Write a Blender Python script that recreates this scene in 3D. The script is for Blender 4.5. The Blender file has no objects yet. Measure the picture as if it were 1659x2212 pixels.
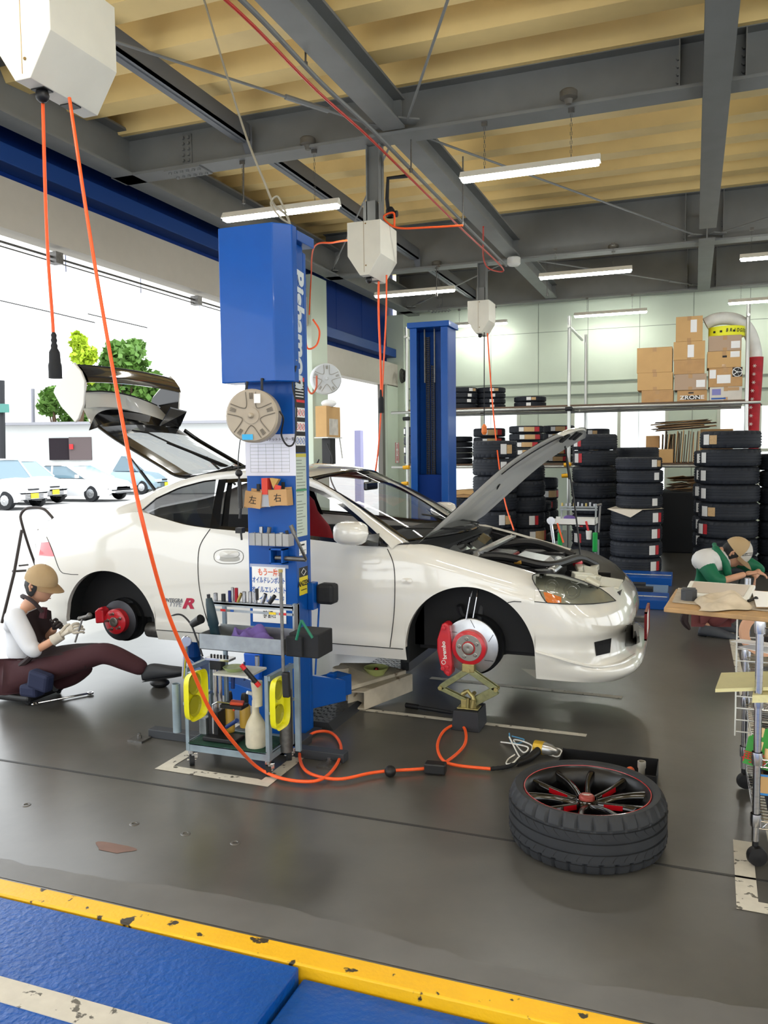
import bpy, bmesh, math, random
from mathutils import Vector as V, Matrix, Euler
R = math.radians; PI = math.pi; sin = math.sin; cos = math.cos
sc = bpy.context.scene; COL = sc.collection; rnd = random.Random(7)
# ---------------- camera ----------------
FPX = 1765.8; CH = 1.65; YAW, PIT, ROL = R(20.70), R(-4.096), R(-.6212)
_f = V((-sin(YAW)*cos(PIT), cos(YAW)*cos(PIT), sin(PIT))); _r0 = V((cos(YAW), sin(YAW), 0)); _u0 = _r0.cross(_f)
_r = cos(ROL)*_r0+sin(ROL)*_u0; _u = -sin(ROL)*_r0+cos(ROL)*_u0
cd = bpy.data.cameras.new('camera'); cam = bpy.data.objects.new('camera', cd); COL.objects.link(cam)
cam.matrix_world = Matrix(((_r.x, _u.x, -_f.x, 0), (_r.y, _u.y, -_f.y, 0), (_r.z, _u.z, -_f.z, CH), (0, 0, 0, 1)))
cd.sensor_fit = 'VERTICAL'; cd.sensor_height = 32; cd.lens = FPX/2212*32; cd.clip_start = .05; cd.clip_end = 400
sc.camera = cam
CO = V((0, 0, CH))
def ray(x, y): return (x-829.5)/FPX*_r-(y-1106)/FPX*_u+_f
def pY(x, y, Y): d = ray(x, y); return CO+d*(Y/d.y)      # measured image point -> place on the plane of that depth
def pX(x, y, X): d = ray(x, y); return CO+d*(X/d.x)
def pZ(x, y, z=0.): d = ray(x, y); return CO+d*((z-CH)/d.z)
# ---------------- light ----------------
sc.view_settings.view_transform = 'Standard'; sc.view_settings.look = 'None'; sc.view_settings.gamma = 1
sc.view_settings.use_curve_mapping = False; sc.view_settings.exposure = 1.6
try: sc.cycles.use_denoising = True; sc.cycles.max_bounces = 8; sc.cycles.transparent_max_bounces = 12; sc.cycles.sample_clamp_indirect = 6
except Exception: pass
w = bpy.data.worlds.new('sky'); sc.world = w; w.use_nodes = True; nt = w.node_tree
bg = nt.nodes['Background']; bg.inputs[0].default_value = (.93, .97, 1, 1); bg.inputs[1].default_value = 1.15
def sunlamp(d, e, ang):
    l = bpy.data.lights.new('sun', 'SUN'); l.energy = e; l.angle = R(ang); l.color = (1, .97, .92)
    o = bpy.data.objects.new('sun', l); COL.objects.link(o); o.rotation_euler = V(d).to_track_quat('-Z', 'Y').to_euler()
sunlamp((.27, -.10, -.96), 1.8, 1.2)
def areal(name, loc, rot, sx, sy, e, c=(1, 1, 1)):
    l = bpy.data.lights.new(name, 'AREA'); l.shape = 'RECTANGLE'; l.size = sx; l.size_y = sy; l.energy = e; l.color = c
    o = bpy.data.objects.new(name, l); COL.objects.link(o); o.location = loc; o.rotation_euler = rot; return o
# ---------------- materials ----------------
def lin(c): return tuple((v/255/12.92 if v/255 <= .04045 else ((v/255+.055)/1.055)**2.4) for v in c)
MT = {}
def mat(name, col, rough=.5, metal=0., noise=0., nscale=8., coat=0., emit=0., bump=0., bscale=60., trans=0., spec=.5, col2=None, ior=1.45, alpha=1., stretch=None):
    if name in MT: return MT[name]
    m = bpy.data.materials.new(name); m.use_nodes = True; nt = m.node_tree; b = nt.nodes['Principled BSDF']
    c = lin(col); b.inputs['Base Color'].default_value = (*c, 1); b.inputs['Roughness'].default_value = rough
    b.inputs['Metallic'].default_value = metal; b.inputs['Coat Weight'].default_value = coat; b.inputs['Coat Roughness'].default_value = .04
    b.inputs['Specular IOR Level'].default_value = spec; b.inputs['IOR'].default_value = ior
    if trans: b.inputs['Transmission Weight'].default_value = trans
    if alpha < 1: b.inputs['Alpha'].default_value = alpha
    if emit: b.inputs['Emission Color'].default_value = (*c, 1); b.inputs['Emission Strength'].default_value = emit
    def tex(scale):
        t = nt.nodes.new('ShaderNodeTexNoise'); t.inputs['Scale'].default_value = scale; t.inputs['Detail'].default_value = 6
        g = nt.nodes.new('ShaderNodeTexCoord'); mp = nt.nodes.new('ShaderNodeMapping')
        if stretch: mp.inputs['Scale'].default_value = stretch
        nt.links.new(g.outputs['Object'], mp.inputs[0]); nt.links.new(mp.outputs[0], t.inputs[0]); return t
    if noise or col2:
        t = tex(nscale); r = nt.nodes.new('ShaderNodeValToRGB'); r.color_ramp.elements[0].position = .35; r.color_ramp.elements[1].position = .68
        d = lin(col2) if col2 else tuple(v*(1-noise) for v in c)
        r.color_ramp.elements[0].color = (*d, 1); r.color_ramp.elements[1].color = (*c, 1)
        nt.links.new(t.outputs[0], r.inputs[0]); nt.links.new(r.outputs[0], b.inputs['Base Color'])
    if bump:
        t = tex(bscale); bp = nt.nodes.new('ShaderNodeBump'); bp.inputs['Strength'].default_value = bump; bp.inputs['Distance'].default_value = .01
        nt.links.new(t.outputs[0], bp.inputs['Height']); nt.links.new(bp.outputs[0], b.inputs['Normal'])
    MT[name] = m; return m
# ---------------- mesh building ----------------
LOC = {}
class MB:
    def __init__(s): s.v = []; s.f = []; s.m = []; s.mats = []
    def _mi(s, m):
        if m is None: return 0
        if m not in s.mats: s.mats.append(m)
        return s.mats.index(m)
    def add(s, vs, fs, m=None):
        o = len(s.v); s.v += [V(p) for p in vs]; k = s._mi(m)
        for f in fs: s.f.append([i+o for i in f]); s.m.append(k)
        return s
    def bx(s, x0, x1, y0, y1, z0, z1, m=None):
        return s.add([(x, y, z) for x in (x0, x1) for y in (y0, y1) for z in (z0, z1)],
                     [(0, 1, 3, 2), (4, 6, 7, 5), (0, 4, 5, 1), (2, 3, 7, 6), (0, 2, 6, 4), (1, 5, 7, 3)], m)
    def box(s, c, d, rot=None, m=None):
        M = Matrix.Translation(V(c)) @ (Euler(rot).to_matrix().to_4x4() if rot is not None else Matrix())
        vs = [M @ V((x*d[0]/2, y*d[1]/2, z*d[2]/2)) for x in (-1, 1) for y in (-1, 1) for z in (-1, 1)]
        return s.add(vs, [(0, 1, 3, 2), (4, 6, 7, 5), (0, 4, 5, 1), (2, 3, 7, 6), (0, 2, 6, 4), (1, 5, 7, 3)], m)
    def beam(s, a, b, w, h, m=None):                       # square bar from a to b
        a, b = V(a), V(b); d = (b-a).normalized(); up = V((0, 0, 1)) if abs(d.z) < .95 else V((0, 1, 0))
        x = d.cross(up).normalized()*w/2; y = x.cross(d).normalized()*h/2
        vs = [p+i*x+j*y for p in (a, b) for i, j in ((-1, -1), (1, -1), (1, 1), (-1, 1))]
        return s.add(vs, [(0, 3, 2, 1), (4, 5, 6, 7)]+[(i, (i+1) % 4, (i+1) % 4+4, i+4) for i in range(4)], m)
    def tube(s, pts, r, n=8, m=None, closed=False, cap=True):
        pts = [V(p) for p in pts]; N = len(pts); rr = r if isinstance(r, (list, tuple)) else [r]*N
        vs = []; prev = None
        for i in range(N):
            if closed: t = pts[(i+1) % N]-pts[i-1]
            else: t = pts[min(i+1, N-1)]-pts[max(i-1, 0)]
            if t.length < 1e-9: t = V((0, 0, 1))
            t.normalize()
            if prev is None: a = t.cross(V((0, 0, 1)) if abs(t.z) < .9 else V((1, 0, 0))).normalized()
            else: a = prev-t*prev.dot(t); a = a.normalized() if a.length > 1e-6 else t.orthogonal().normalized()
            prev = a; b = t.cross(a)
            vs += [pts[i]+(a*cos(2*PI*k/n)+b*sin(2*PI*k/n))*rr[i] for k in range(n)]
        fs = []
        for i in range(N if closed else N-1):
            j = (i+1) % N
            fs += [(i*n+k, i*n+(k+1) % n, j*n+(k+1) % n, j*n+k) for k in range(n)]
        if cap and not closed: fs += [tuple(range(n-1, -1, -1)), tuple((N-1)*n+k for k in range(n))]
        return s.add(vs, fs, m)
    def cyl(s, a, b, r, r2=None, n=20, m=None): return s.tube([a, b], [r, r if r2 is None else r2], n, m)
    def lathe(s, prof, o=(0, 0, 0), ax=(0, 0, 1), n=32, m=None, closed=False):  # prof: (radius, height)
        o = V(o); ax = V(ax).normalized(); a = ax.orthogonal().normalized(); b = ax.cross(a); N = len(prof)
        vs = [o+ax*h+(a*cos(2*PI*k/n)+b*sin(2*PI*k/n))*max(r, 1e-5) for r, h in prof for k in range(n)]
        fs = [(i*n+k, i*n+(k+1) % n, ((i+1) % N)*n+(k+1) % n, ((i+1) % N)*n+k) for i in range(N if closed else N-1) for k in range(n)]
        return s.add(vs, fs, m)
    def prism(s, poly, d, m=None):                          # closed 3-D polygon pushed along d
        d = V(d); p = [V(q) for q in poly]; n = len(p)
        return s.add(p+[q+d for q in p], [tuple(range(n-1, -1, -1)), tuple(range(n, 2*n))]+[(i, (i+1) % n, (i+1) % n+n, i+n) for i in range(n)], m)
    def sph(s, c, r, n=16, m=None):
        c = V(c); r = (r, r, r) if not isinstance(r, (tuple, list)) else r; k = n//2
        vs = [c+V((r[0]*sin(PI*i/k)*cos(2*PI*j/n), r[1]*sin(PI*i/k)*sin(2*PI*j/n), r[2]*cos(PI*i/k))) for i in range(k+1) for j in range(n)]
        return s.add(vs, [(i*n+j, (i+1)*n+j, (i+1)*n+(j+1) % n, i*n+(j+1) % n) for i in range(k) for j in range(n)], m)
    def grid(s, rows, m=None, closed=False):
        nr, nc = len(rows), len(rows[0])
        return s.add([p for r in rows for p in r], [(i*nc+j, i*nc+(j+1) % nc, (i+1)*nc+(j+1) % nc, (i+1)*nc+j) for i in range(nr-1) for j in range(nc if closed else nc-1)], m)
    def sheet(s, rows, th, m=None):                         # grid with thickness th along -z
        top = [[V(p) for p in r] for r in rows]; s.grid(top, m); s.grid([[p-V((0, 0, th)) for p in r][::-1] for r in top], m)
        edge = top[0]+[r[-1] for r in top[1:]]+top[-1][-2::-1]+[r[0] for r in top[-2:0:-1]]
        return s.grid([edge+[edge[0]], [p-V((0, 0, th)) for p in edge+[edge[0]]]], m)
    def build(s, name, m=None, parent=None, smooth=False, bevel=0., bseg=2, sub=0, ang=None):
        me = bpy.data.meshes.new(name); o = bpy.data.objects.new(name, me)
        org = LOC.get(parent.name, V()) if parent is not None else None
        if org is None:
            xs = [p.x for p in s.v]; ys = [p.y for p in s.v]; zs = [p.z for p in s.v]
            org = V(((min(xs)+max(xs))/2, (min(ys)+max(ys))/2, min(zs)))
        me.from_pydata([p-org for p in s.v], [], s.f)
        for mm in (s.mats or [m]): me.materials.append(mm)
        if s.mats: me.polygons.foreach_set('material_index', s.m)
        COL.objects.link(o)
        if parent is not None: o.parent = parent; LOC[o.name] = org
        else: o.location = org; LOC[o.name] = org
        bm = bmesh.new(); bm.from_mesh(me); bmesh.ops.recalc_face_normals(bm, faces=bm.faces); bm.to_mesh(me); bm.free()
        if bevel:
            b = o.modifiers.new('bevel', 'BEVEL'); b.width = bevel; b.segments = bseg; b.limit_method = 'ANGLE'; b.angle_limit = R(40)
        if sub: q = o.modifiers.new('sub', 'SUBSURF'); q.levels = sub; q.render_levels = sub
        if smooth:
            me.polygons.foreach_set('use_smooth', [True]*len(me.polygons))
            if ang is None: ang = 40
            try: me.set_sharp_from_angle(angle=R(ang))
            except Exception: pass
        return o
def props(o, label=None, cat=None, group=None, kind=None):
    if label: o['label'] = label
    if cat: o['category'] = cat
    if group: o['group'] = group
    if kind: o['kind'] = kind
    return o
def thing(name, label, cat, loc=(0, 0, 0), group=None):
    o = bpy.data.objects.new(name, None); o.empty_display_size = .1; COL.objects.link(o); o.location = loc; LOC[o.name] = V(loc)
    return props(o, label, cat, group)
def struct(o): o['kind'] = 'structure'; return o
def dup(root, loc, rot=None, label=None, group=None, scale=None):
    r = root.copy(); COL.objects.link(r); r.location = loc
    if rot is not None: r.rotation_euler = rot
    if scale is not None: r.scale = scale
    if label: r['label'] = label
    if group: r['group'] = group
    for ch in list(root.children):
        c = ch.copy(); COL.objects.link(c); c.parent = r
        for g in list(ch.children): d = g.copy(); COL.objects.link(d); d.parent = c
    return r
def text(s, loc, xdir, updir, size, m, parent=None, name='lettering', sx=1., bold=0., align='CENTER', shear=0., ext=.0008):
    c = bpy.data.curves.new(name, 'FONT'); c.body = s; c.size = size; c.align_x = align; c.align_y = 'CENTER'; c.extrude = ext; c.offset = bold; c.shear = shear
    t_ = bpy.data.objects.new(name, c); me = bpy.data.meshes.new_from_object(t_); bpy.data.objects.remove(t_); bpy.data.curves.remove(c)
    me.materials.clear(); me.materials.append(m); o = bpy.data.objects.new(name, me); COL.objects.link(o)
    x = V(xdir).normalized(); z = x.cross(V(updir)).normalized(); y = z.cross(x)
    M = Matrix((x*sx, y, z)).transposed().to_4x4(); M.translation = V(loc)-(LOC.get(parent.name, V()) if parent is not None else V())
    if parent is not None: o.parent = parent
    o.matrix_local = M; return o
def spl(pts, k=6, closed=False):                             # Catmull-Rom
    P = [V(p) for p in pts]; n = len(P); out = []
    g = (lambda i: P[i % n]) if closed else (lambda i: P[0]*2-P[1] if i < 0 else (P[-1]*2-P[-2] if i >= n else P[i]))
    for i in range(n if closed else n-1):
        a, b, c, d = g(i-1), g(i), g(i+1), g(i+2)
        for j in range(k):
            t = j/k; out.append(.5*((2*b)+(c-a)*t+(2*a-5*b+4*c-d)*t*t+(3*b-a-3*c+d)*t**3))
    if not closed: out.append(P[-1])
    return out
def itp(x, tab):                                             # piecewise-linear table
    if x <= tab[0][0]: return tab[0][1]
    for (a, p), (b, q) in zip(tab, tab[1:]):
        if x <= b: return p+(q-p)*(x-a)/(b-a) if b > a else q
    return tab[-1][1]
def sitp(x, tab):                                            # smooth table (monotone-ish cubic)
    if x <= tab[0][0]: return tab[0][1]
    if x >= tab[-1][0]: return tab[-1][1]
    n = len(tab)
    sl = [(tab[i+1][1]-tab[i][1])/(tab[i+1][0]-tab[i][0]) for i in range(n-1)]
    mm = [sl[0]]+[(0 if sl[i-1]*sl[i] <= 0 else 2*sl[i-1]*sl[i]/(sl[i-1]+sl[i])) for i in range(1, n-1)]+[sl[-1]]
    for i in range(n-1):
        if x <= tab[i+1][0]:
            h = tab[i+1][0]-tab[i][0]; t = (x-tab[i][0])/h
            return (2*t**3-3*t*t+1)*tab[i][1]+(t**3-2*t*t+t)*h*mm[i]+(-2*t**3+3*t*t)*tab[i+1][1]+(t**3-t*t)*h*mm[i+1]
# shared materials
STEEL = mat('grey_painted_steel', (122, 124, 123), .55, noise=.12, nscale=3)
BLK = mat('black_plastic', (22, 22, 24), .45); RUB = mat('rubber', (28, 30, 34), .72, noise=.25, nscale=30)
CHR = mat('chrome', (205, 205, 208), .18, 1.); IRON = mat('dull_steel', (120, 118, 115), .42, .8, noise=.3, nscale=40)
BLUE = mat('lift_blue', (8, 78, 160), .35, noise=.08, nscale=5, coat=.08, spec=.3); DBLUE = mat('navy_panel', (6, 46, 118), .55, spec=.15)
MINT = mat('mint_wall', (196, 208, 190), .6, noise=.07, nscale=1.3); WHT = mat('white_paint', (226, 226, 220), .5, noise=.08, nscale=6)
ORG = mat('orange_hose', (243, 92, 38), .4); CARD = mat('cardboard', (193, 152, 104), .8, noise=.12, nscale=9)
PAPER = mat('paper', (236, 236, 236), .6); RED = mat('red_print', (205, 40, 44), .5); INK = mat('black_ink', (25, 25, 28), .6); DARK = mat('dark_metal', (42, 43, 46), .5, .4)
YEL = mat('yellow_plastic', (232, 226, 20), .35, trans=.15); GALV = mat('galvanised', (172, 178, 180), .38, .75, noise=.25, nscale=14); INKB = mat('blue_ink', (50, 95, 170), .6)
# ================= setting =================
XW = -4.75; YB = 13.55
def floor_mat():
    m = mat('floor_paint', (98, 96, 93), .28, spec=.8); nt = m.node_tree; b = nt.nodes['Principled BSDF']
    g = nt.nodes.new('ShaderNodeTexCoord')
    def nz(s, d=8):
        t = nt.nodes.new('ShaderNodeTexNoise'); t.inputs['Scale'].default_value = s; t.inputs['Detail'].default_value = d; nt.links.new(g.outputs['Object'], t.inputs[0]); return t
    t1 = nz(.9); t2 = nz(7); r = nt.nodes.new('ShaderNodeValToRGB')
    r.color_ramp.elements[0].position = .3; r.color_ramp.elements[1].position = .75
    r.color_ramp.elements[0].color = (*lin((70, 69, 66)), 1); r.color_ramp.elements[1].color = (*lin((94, 92, 87)), 1)
    mx = nt.nodes.new('ShaderNodeMath'); mx.operation = 'MULTIPLY_ADD'; mx.inputs[1].default_value = .35; nt.links.new(t2.outputs[0], mx.inputs[0])
    m2 = nt.nodes.new('ShaderNodeMath'); m2.operation = 'MULTIPLY'; m2.inputs[1].default_value = .65; nt.links.new(t1.outputs[0], m2.inputs[0]); nt.links.new(m2.outputs[0], mx.inputs[2])
    nt.links.new(mx.outputs[0], r.inputs[0]); nt.links.new(r.outputs[0], b.inputs['Base Color'])
    r2 = nt.nodes.new('ShaderNodeMapRange'); r2.inputs[3].default_value = .2; r2.inputs[4].default_value = .42; nt.links.new(t1.outputs[0], r2.inputs[0]); r2.inputs[3].default_value = .22; r2.inputs[4].default_value = .34
    bp = nt.nodes.new('ShaderNodeBump'); bp.inputs['Strength'].default_value = .06; bp.inputs['Distance'].default_value = .004; t3 = nz(25); nt.links.new(t3.outputs[0], bp.inputs['Height']); nt.links.new(bp.outputs[0], b.inputs['Normal'])
    return m
FM = floor_mat(); YE = 2.27                                     # far edge of the sunken blue lift bed
b = MB(); b.bx(XW*1.28, 10, 2.34, YB*1.28, -.2, 0); b.bx(1.6, 10, -8, 2.34, -.2, 0); struct(b.build('floor', FM))
b = MB(); b.bx(XW*1.28, 1.6, -8, 2.36, -.25, -.075); struct(b.build('floor', FM))
CURB = mat('worn_yellow_paint', (250, 192, 20), .45, noise=.1, nscale=5, bump=.2); nt = CURB.node_tree
def wear(m, scale, lo, hi, c2):
    nt = m.node_tree; b = nt.nodes['Principled BSDF']; t = nt.nodes.new('ShaderNodeTexNoise'); t.inputs['Scale'].default_value = scale; t.inputs['Detail'].default_value = 10
    g = nt.nodes.new('ShaderNodeTexCoord'); nt.links.new(g.outputs['Object'], t.inputs[0])
    r = nt.nodes.new('ShaderNodeValToRGB'); r.color_ramp.elements[0].position = lo; r.color_ramp.elements[1].position = hi; nt.links.new(t.outputs[0], r.inputs[0])
    mx = nt.nodes.new('ShaderNodeMix'); mx.data_type = 'RGBA'; old = b.inputs['Base Color'].links
    if old: nt.links.new(old[0].from_socket, mx.inputs[7])
    else: mx.inputs[7].default_value = b.inputs['Base Color'].default_value
    mx.inputs[6].default_value = (*lin(c2), 1); nt.links.new(r.outputs[0], mx.inputs[0]); nt.links.new(mx.outputs[2], b.inputs['Base Color'])
wear(CURB, 14, .34, .37, (52, 44, 30))
b = MB(); b.bx(XW*1.28, 1.6, 2.27, 2.36, -.075, .004); struct(b.build('trim_1', CURB, bevel=.006))
TAPE = mat('floor_tape', (206, 201, 188), .6, noise=.1, nscale=20); wear(TAPE, 22, .36, .39, (96, 92, 84))
PAT = mat('floor_patch', (104, 103, 101), .4, noise=.2, nscale=4)
b = MB()                                                       # repaired concrete strip along the curb, ragged edge
fr = [V((XW+i*.08, 2.37, .0015)) for i in range(78)]; bk = [V((p.x, 2.52+.035*sin(p.x*3.1)+rnd.uniform(-.012, .012), .0015)) for p in fr]
b.grid([fr, bk]); struct(b.build('trim_2', PAT))
b = MB(); b.bx(XW*1.28, 10, 3.33, 3.345, 0, .002); struct(b.build('trim_3', mat('joint_filler', (46, 46, 46), .5)))
# blue scissor lift sunk in the near floor
BLF = mat('blue_deck_paint', (8, 80, 165), .34, noise=.12, nscale=6, bump=.5, bscale=45, spec=.35)
sl = thing('scissor_lift_platform', 'big blue steel lift platform sunk in the floor at the bottom left', 'vehicle lift', (-2.9, 1.4, -.075))
MB().bx(XW+.1, -1.165, -.6, 2.262, -.07, .0).build('deck_plate', BLF, sl, bevel=.006)
MB().bx(-1.15, 1.5, -.6, 2.262, -.07, -.035).build('ramp_plate', BLF, sl, bevel=.006)
a = pZ(0, 2055, .0).y; b = MB(); b.bx(XW+.1, -1.17, 1.80, 1.895, 0, .0025); b.build('white_stripe', TAPE, sl)
def tape(poly, w, closed=False, name='floor_marking', label='', z=.002):
    b = MB()
    for p, q in zip(poly, poly[1:]):
        p, q = V((*p, 0)), V((*q, 0)); d = (q-p).normalized(); n = V((-d.y, d.x, 0))*w/2; e = d*w/2
        vs = [p-n-e, q-n+e, q+n+e, p+n-e]; b.add([v+V((0, 0, z)) for v in vs], [(0, 1, 2, 3)]); z += .0002
    o = b.build(name, TAPE); return struct(o)
tape([(-2.02, 4.79), (-.58, 4.76)], .05, name='trim_4'); tape([(-1.75, 5.64), (-.45, 5.59)], .06, name='trim_5')
tape([(-3.05, 4.95), (-2.5, 4.93)], .05, name='trim_6')
tape([(-2.60, 4.25), (-2.60, 3.54), (-1.99, 3.53), (-1.99, 4.05)], .07, name='trim_7')
tape([(.345, 7.9), (.345, 3.66)], .05, name='trim_8'); tape([(.22, 3.62), (.21, 3.13), (1.2, 3.10)], .075, name='trim_9')
b = MB()                                                        # old anchor holes
for px, py in ((57, 1739), (290, 1780), (401, 1801), (508, 1821)):
    p = pZ(px, py); b.lathe([(.022, .0), (.020, .003), (.012, .004), (.010, .001)], p, n=14)
ah = b.build('trim_10', IRON); struct(ah)
STN = mat('rust_stain', (120, 88, 74), .45, noise=.2); p = pZ(245, 1832)
MB().add([p+V((.09*cos(a)*(1+.3*sin(3*a)), .045*sin(a)*(1+.25*cos(2*a)), .0012)) for a in [i*PI/12 for i in range(24)]], [tuple(range(24))]).build('trim_11', STN)['kind'] = 'structure'
# outdoors
GND = mat('sunlit_asphalt', (150, 150, 150), .9, noise=.2, nscale=2)
MB().bx(-120, XW*1.28, -60, 120, -.2, -.01).build('ground_outside', GND)['kind'] = 'structure'
# back wall with window openings
wins = [(-3.95, -2.72), (-1.83, -.39), (.36, 1.5), (2.6, 4.0), (5, 6.4)]
b = MB(); b.bx(XW-.1, 8, YB, YB+.15, 2.33, 4.95); b.bx(XW-.1, 8, YB, YB+.15, 0, .95); x = XW-.1
for a, c in wins: b.bx(x, a, YB, YB+.15, .95, 2.33); x = c
b.bx(x, 8, YB, YB+.15, .95, 2.33); struct(b.build('wall_back', MINT))
SEAM = mat('panel_seam', (120, 130, 118), .6); b = MB()
for x in (-3.18, -2.39, -1.60, -.81, -.02, .77, 1.56, 2.35): b.bx(x-.004, x+.004, YB-.003, YB, 0, 4.9)
b.bx(XW, 8, YB-.003, YB, 3.585, 3.593); b.bx(XW, 8, YB-.02, YB, 2.55, 2.575); b.bx(XW, 8, YB-.02, YB, 2.75, 2.775); struct(b.build('trim_12', SEAM))
FRST = mat('frosted_glass', (240, 244, 242), .6, trans=.9); FRM = mat('window_frame_paint', (200, 205, 190), .5)
for i, (a, c) in enumerate(wins):
    f = MB(); 
    for u in (a, c, (a+c)/2): f.bx(u-.025, u+.025, YB-.01, YB+.1, .95, 2.33)
    for z in (.95, 1.64, 2.33): f.bx(a, c, YB-.01, YB+.1, z-.025, z+.025)
    fo = struct(f.build('window_%d' % (i+1), FRM)); MB().bx(a, c, YB+.05, YB+.056, .95, 2.33).build('pane', FRST, fo)
# left wall: fascias above two open bays, columns, blue panels
LINT = mat('fascia_beige', (186, 180, 168), .6, noise=.04); b = MB()
b.bx(XW-.18, XW, -6, 9.82, 3.33, 3.70); b.bx(XW-.18, XW, 10.33, YB, 2.78, 3.16); struct(b.build('wall_left', LINT))
b = MB(); b.bx(XW-.25, XW-.2, -6, 9.9, 3.7, 4.9); b.bx(XW-.25, XW-.2, 9.9, YB+.1, 3.16, 4.9)
for y in (2.6, 3.6, 4.6, 5.6, 6.6, 7.6, 8.6, 11.2, 12.2, 13.): b.bx(XW-.2, XW-.197, y, y+.008, 3.2, 4.2, )
struct(b.build('wall_left_upper', DBLUE))
LEDG = mat('blue_ledge', (30, 66, 130), .5, spec=.2); b = MB(); b.bx(XW-.2, XW-.02, -6, 9.85, 3.82, 3.96); b.bx(XW-.2, XW-.02, 10.35, 13.3, 3.28, 3.42); struct(b.build('trim_13', LEDG, bevel=.008))
b = MB(); b.bx(XW-.25, XW+.05, 9.83, 10.32, 0, 4.0); b.bx(XW-.2, XW+.12, 13.3, YB, 0, 4.0); b.bx(XW-.2, XW, 1.5, 1.75, 0, 4.0); b.bx(XW-.2, XW, -6.2, -6, 0, 4.9)
b.bx(XW-.16, XW, 12.78, 13.32, 0, 2.8); struct(b.build('wall_left_columns', MINT, bevel=.01))
b = MB(); b.bx(XW-.1, XW-.02, 12.60, 12.72, 0, 2.8); struct(b.build('trim_14', mat('door_track', (96, 92, 84), .5)))
b = MB()                                                      # door track with brackets under the first fascia
b.tube([(XW-.08, 1.8, 3.25), (XW-.08, 9.8, 3.25)], .010); b.tube([(XW-.08, 1.8, 3.215), (XW-.08, 9.8, 3.215)], .006)
for y in (5.35, 7.35): b.bx(XW-.12, XW-.03, y-.04, y+.04, 3.2, 3.29)
struct(b.build('trim_15', IRON))
# right and front walls (behind the viewer), with openings that let daylight in
b = MB(); b.bx(8, 8.15, -6, YB+.15, 3.2, 4.95); b.bx(8, 8.15, -6, YB+.15, -.3, .6)
for y in (-6, -1.6, 2.8, 7.2, 11.6): b.bx(8, 8.15, y, y+.4, .6, 3.2)
struct(b.build('wall_right', MINT))
b = MB(); b.bx(XW-.2, 8, -6.15, -6, 3.35, 4.95)
for x in (XW, -.9, 3.3, 7.6): b.bx(x-.2, x+.2, -6.15, -6, -.4, 3.35)
struct(b.build('wall_front', MINT))
# folded-plate roof deck, rises away from the viewer
DECK = mat('cream_deck', (250, 220, 150), .6, noise=.08, nscale=3); 
def zd(y): return 4.33+(y-5.95)*.0565
b = MB(); prof = []; y = -6.2
while y < 14.2:
    prof += [(y, 0), (y+.22, 0), (y+.32, .17), (y+.50, .17)]; y += .6
b.grid([[V((x, yy, zd(yy)+h)) for yy, h in prof] for x in (XW-.3, -2.6, 0, 3, 8)]); struct(b.build('ceiling', DECK))
# steel frame
def ibeamx(b, x0, x1, y, z0, z1, w=.2, tf=.022):               # I-section running along x
    b.bx(x0, x1, y-w/2, y+w/2, z0, z0+tf); b.bx(x0, x1, y-w/2, y+w/2, z1-tf, z1); b.bx(x0, x1, y-.008, y+.008, z0+tf, z1-tf)
def ibeamy(b, y0, y1, x, z0, z1, w=.2, tf=.02, z0b=None):
    dz = 0 if z0b is None else z0b-z0
    for (xa, xb, za, zb) in ((x-w/2, x+w/2, 0, tf), (x-w/2, x+w/2, z1-z0-tf, z1-z0), (x-.007, x+.007, tf, z1-z0-tf)):
        b.add([(xx, yy, z0+zz+(dz if yy == y1 else 0)) for xx in (xa, xb) for yy in (y0, y1) for zz in (za, zb)], [(0, 1, 3, 2), (4, 6, 7, 5), (0, 4, 5, 1), (2, 3, 7, 6), (0, 2, 6, 4), (1, 5, 7, 3)])
def splice(b, x, y, z0, z1):                                    # bolted plates
    b.bx(x-.17, x+.17, y-.10, y+.10, z0-.012, z0); b.bx(x-.05, x+.05, y-.02, y+.02, z0+.05, z1-.05)
    for i in range(6):
        for j in (-.055, .055): b.cyl((x-.14+i*.056, y+j, z0-.028), (x-.14+i*.056, y+j, z0-.01), .013, n=6)
    for i in (-.025, .025):
        for j in range(5): b.cyl((x+i, y-.04, z0+.08+j*(z1-z0-.16)/4), (x+i, y-.02, z0+.08+j*(z1-z0-.16)/4), .013, n=6)
def cross_beam(y, z1, n):
    b = MB(); ibeamx(b, XW+.1, 8, y, 4.0, z1, .2); splice(b, -3.95, y, 4.0, z1)
    for x in (-.12, .28): b.bx(x-.004, x+.004, y-.1, y+.1, 4.02, z1-.02)
    for j in range(4):
        for x in (-.1, .3): b.cyl((x-.03, y-.03, 4.08+j*.05), (x-.03, y-.005, 4.08+j*.05), .014, n=6)
    return struct(b.build('ceiling_beam_%d' % n, STEEL))
cross_beam(1.70, 4.12, 1); cross_beam(5.95, 4.34, 2); cross_beam(10.22, 4.58, 3); cross_beam(13.15, 4.62, 4); cross_beam(-2.55, 4.1, 5)
b = MB(); ibeamy(b, -6, YB, XW+.22, 4.0, 4.36, .2); struct(b.build('ceiling_beam_6', STEEL))
b = MB()
for y0, y1 in ((-2.5, 1.6), (1.8, 5.85), (6.05, 10.12), (10.32, 13.05)):
    ibeamy(b, y0, y1, -2.1, 4.02, 4.24, .17, z0b=4.03)
    for yy in (y0+.03, y1-.03): b.bx(-2.17, -2.03, yy-.01, yy+.01, 4.03, 4.22)
struct(b.build('ceiling_beam_7', STEEL))
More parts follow.
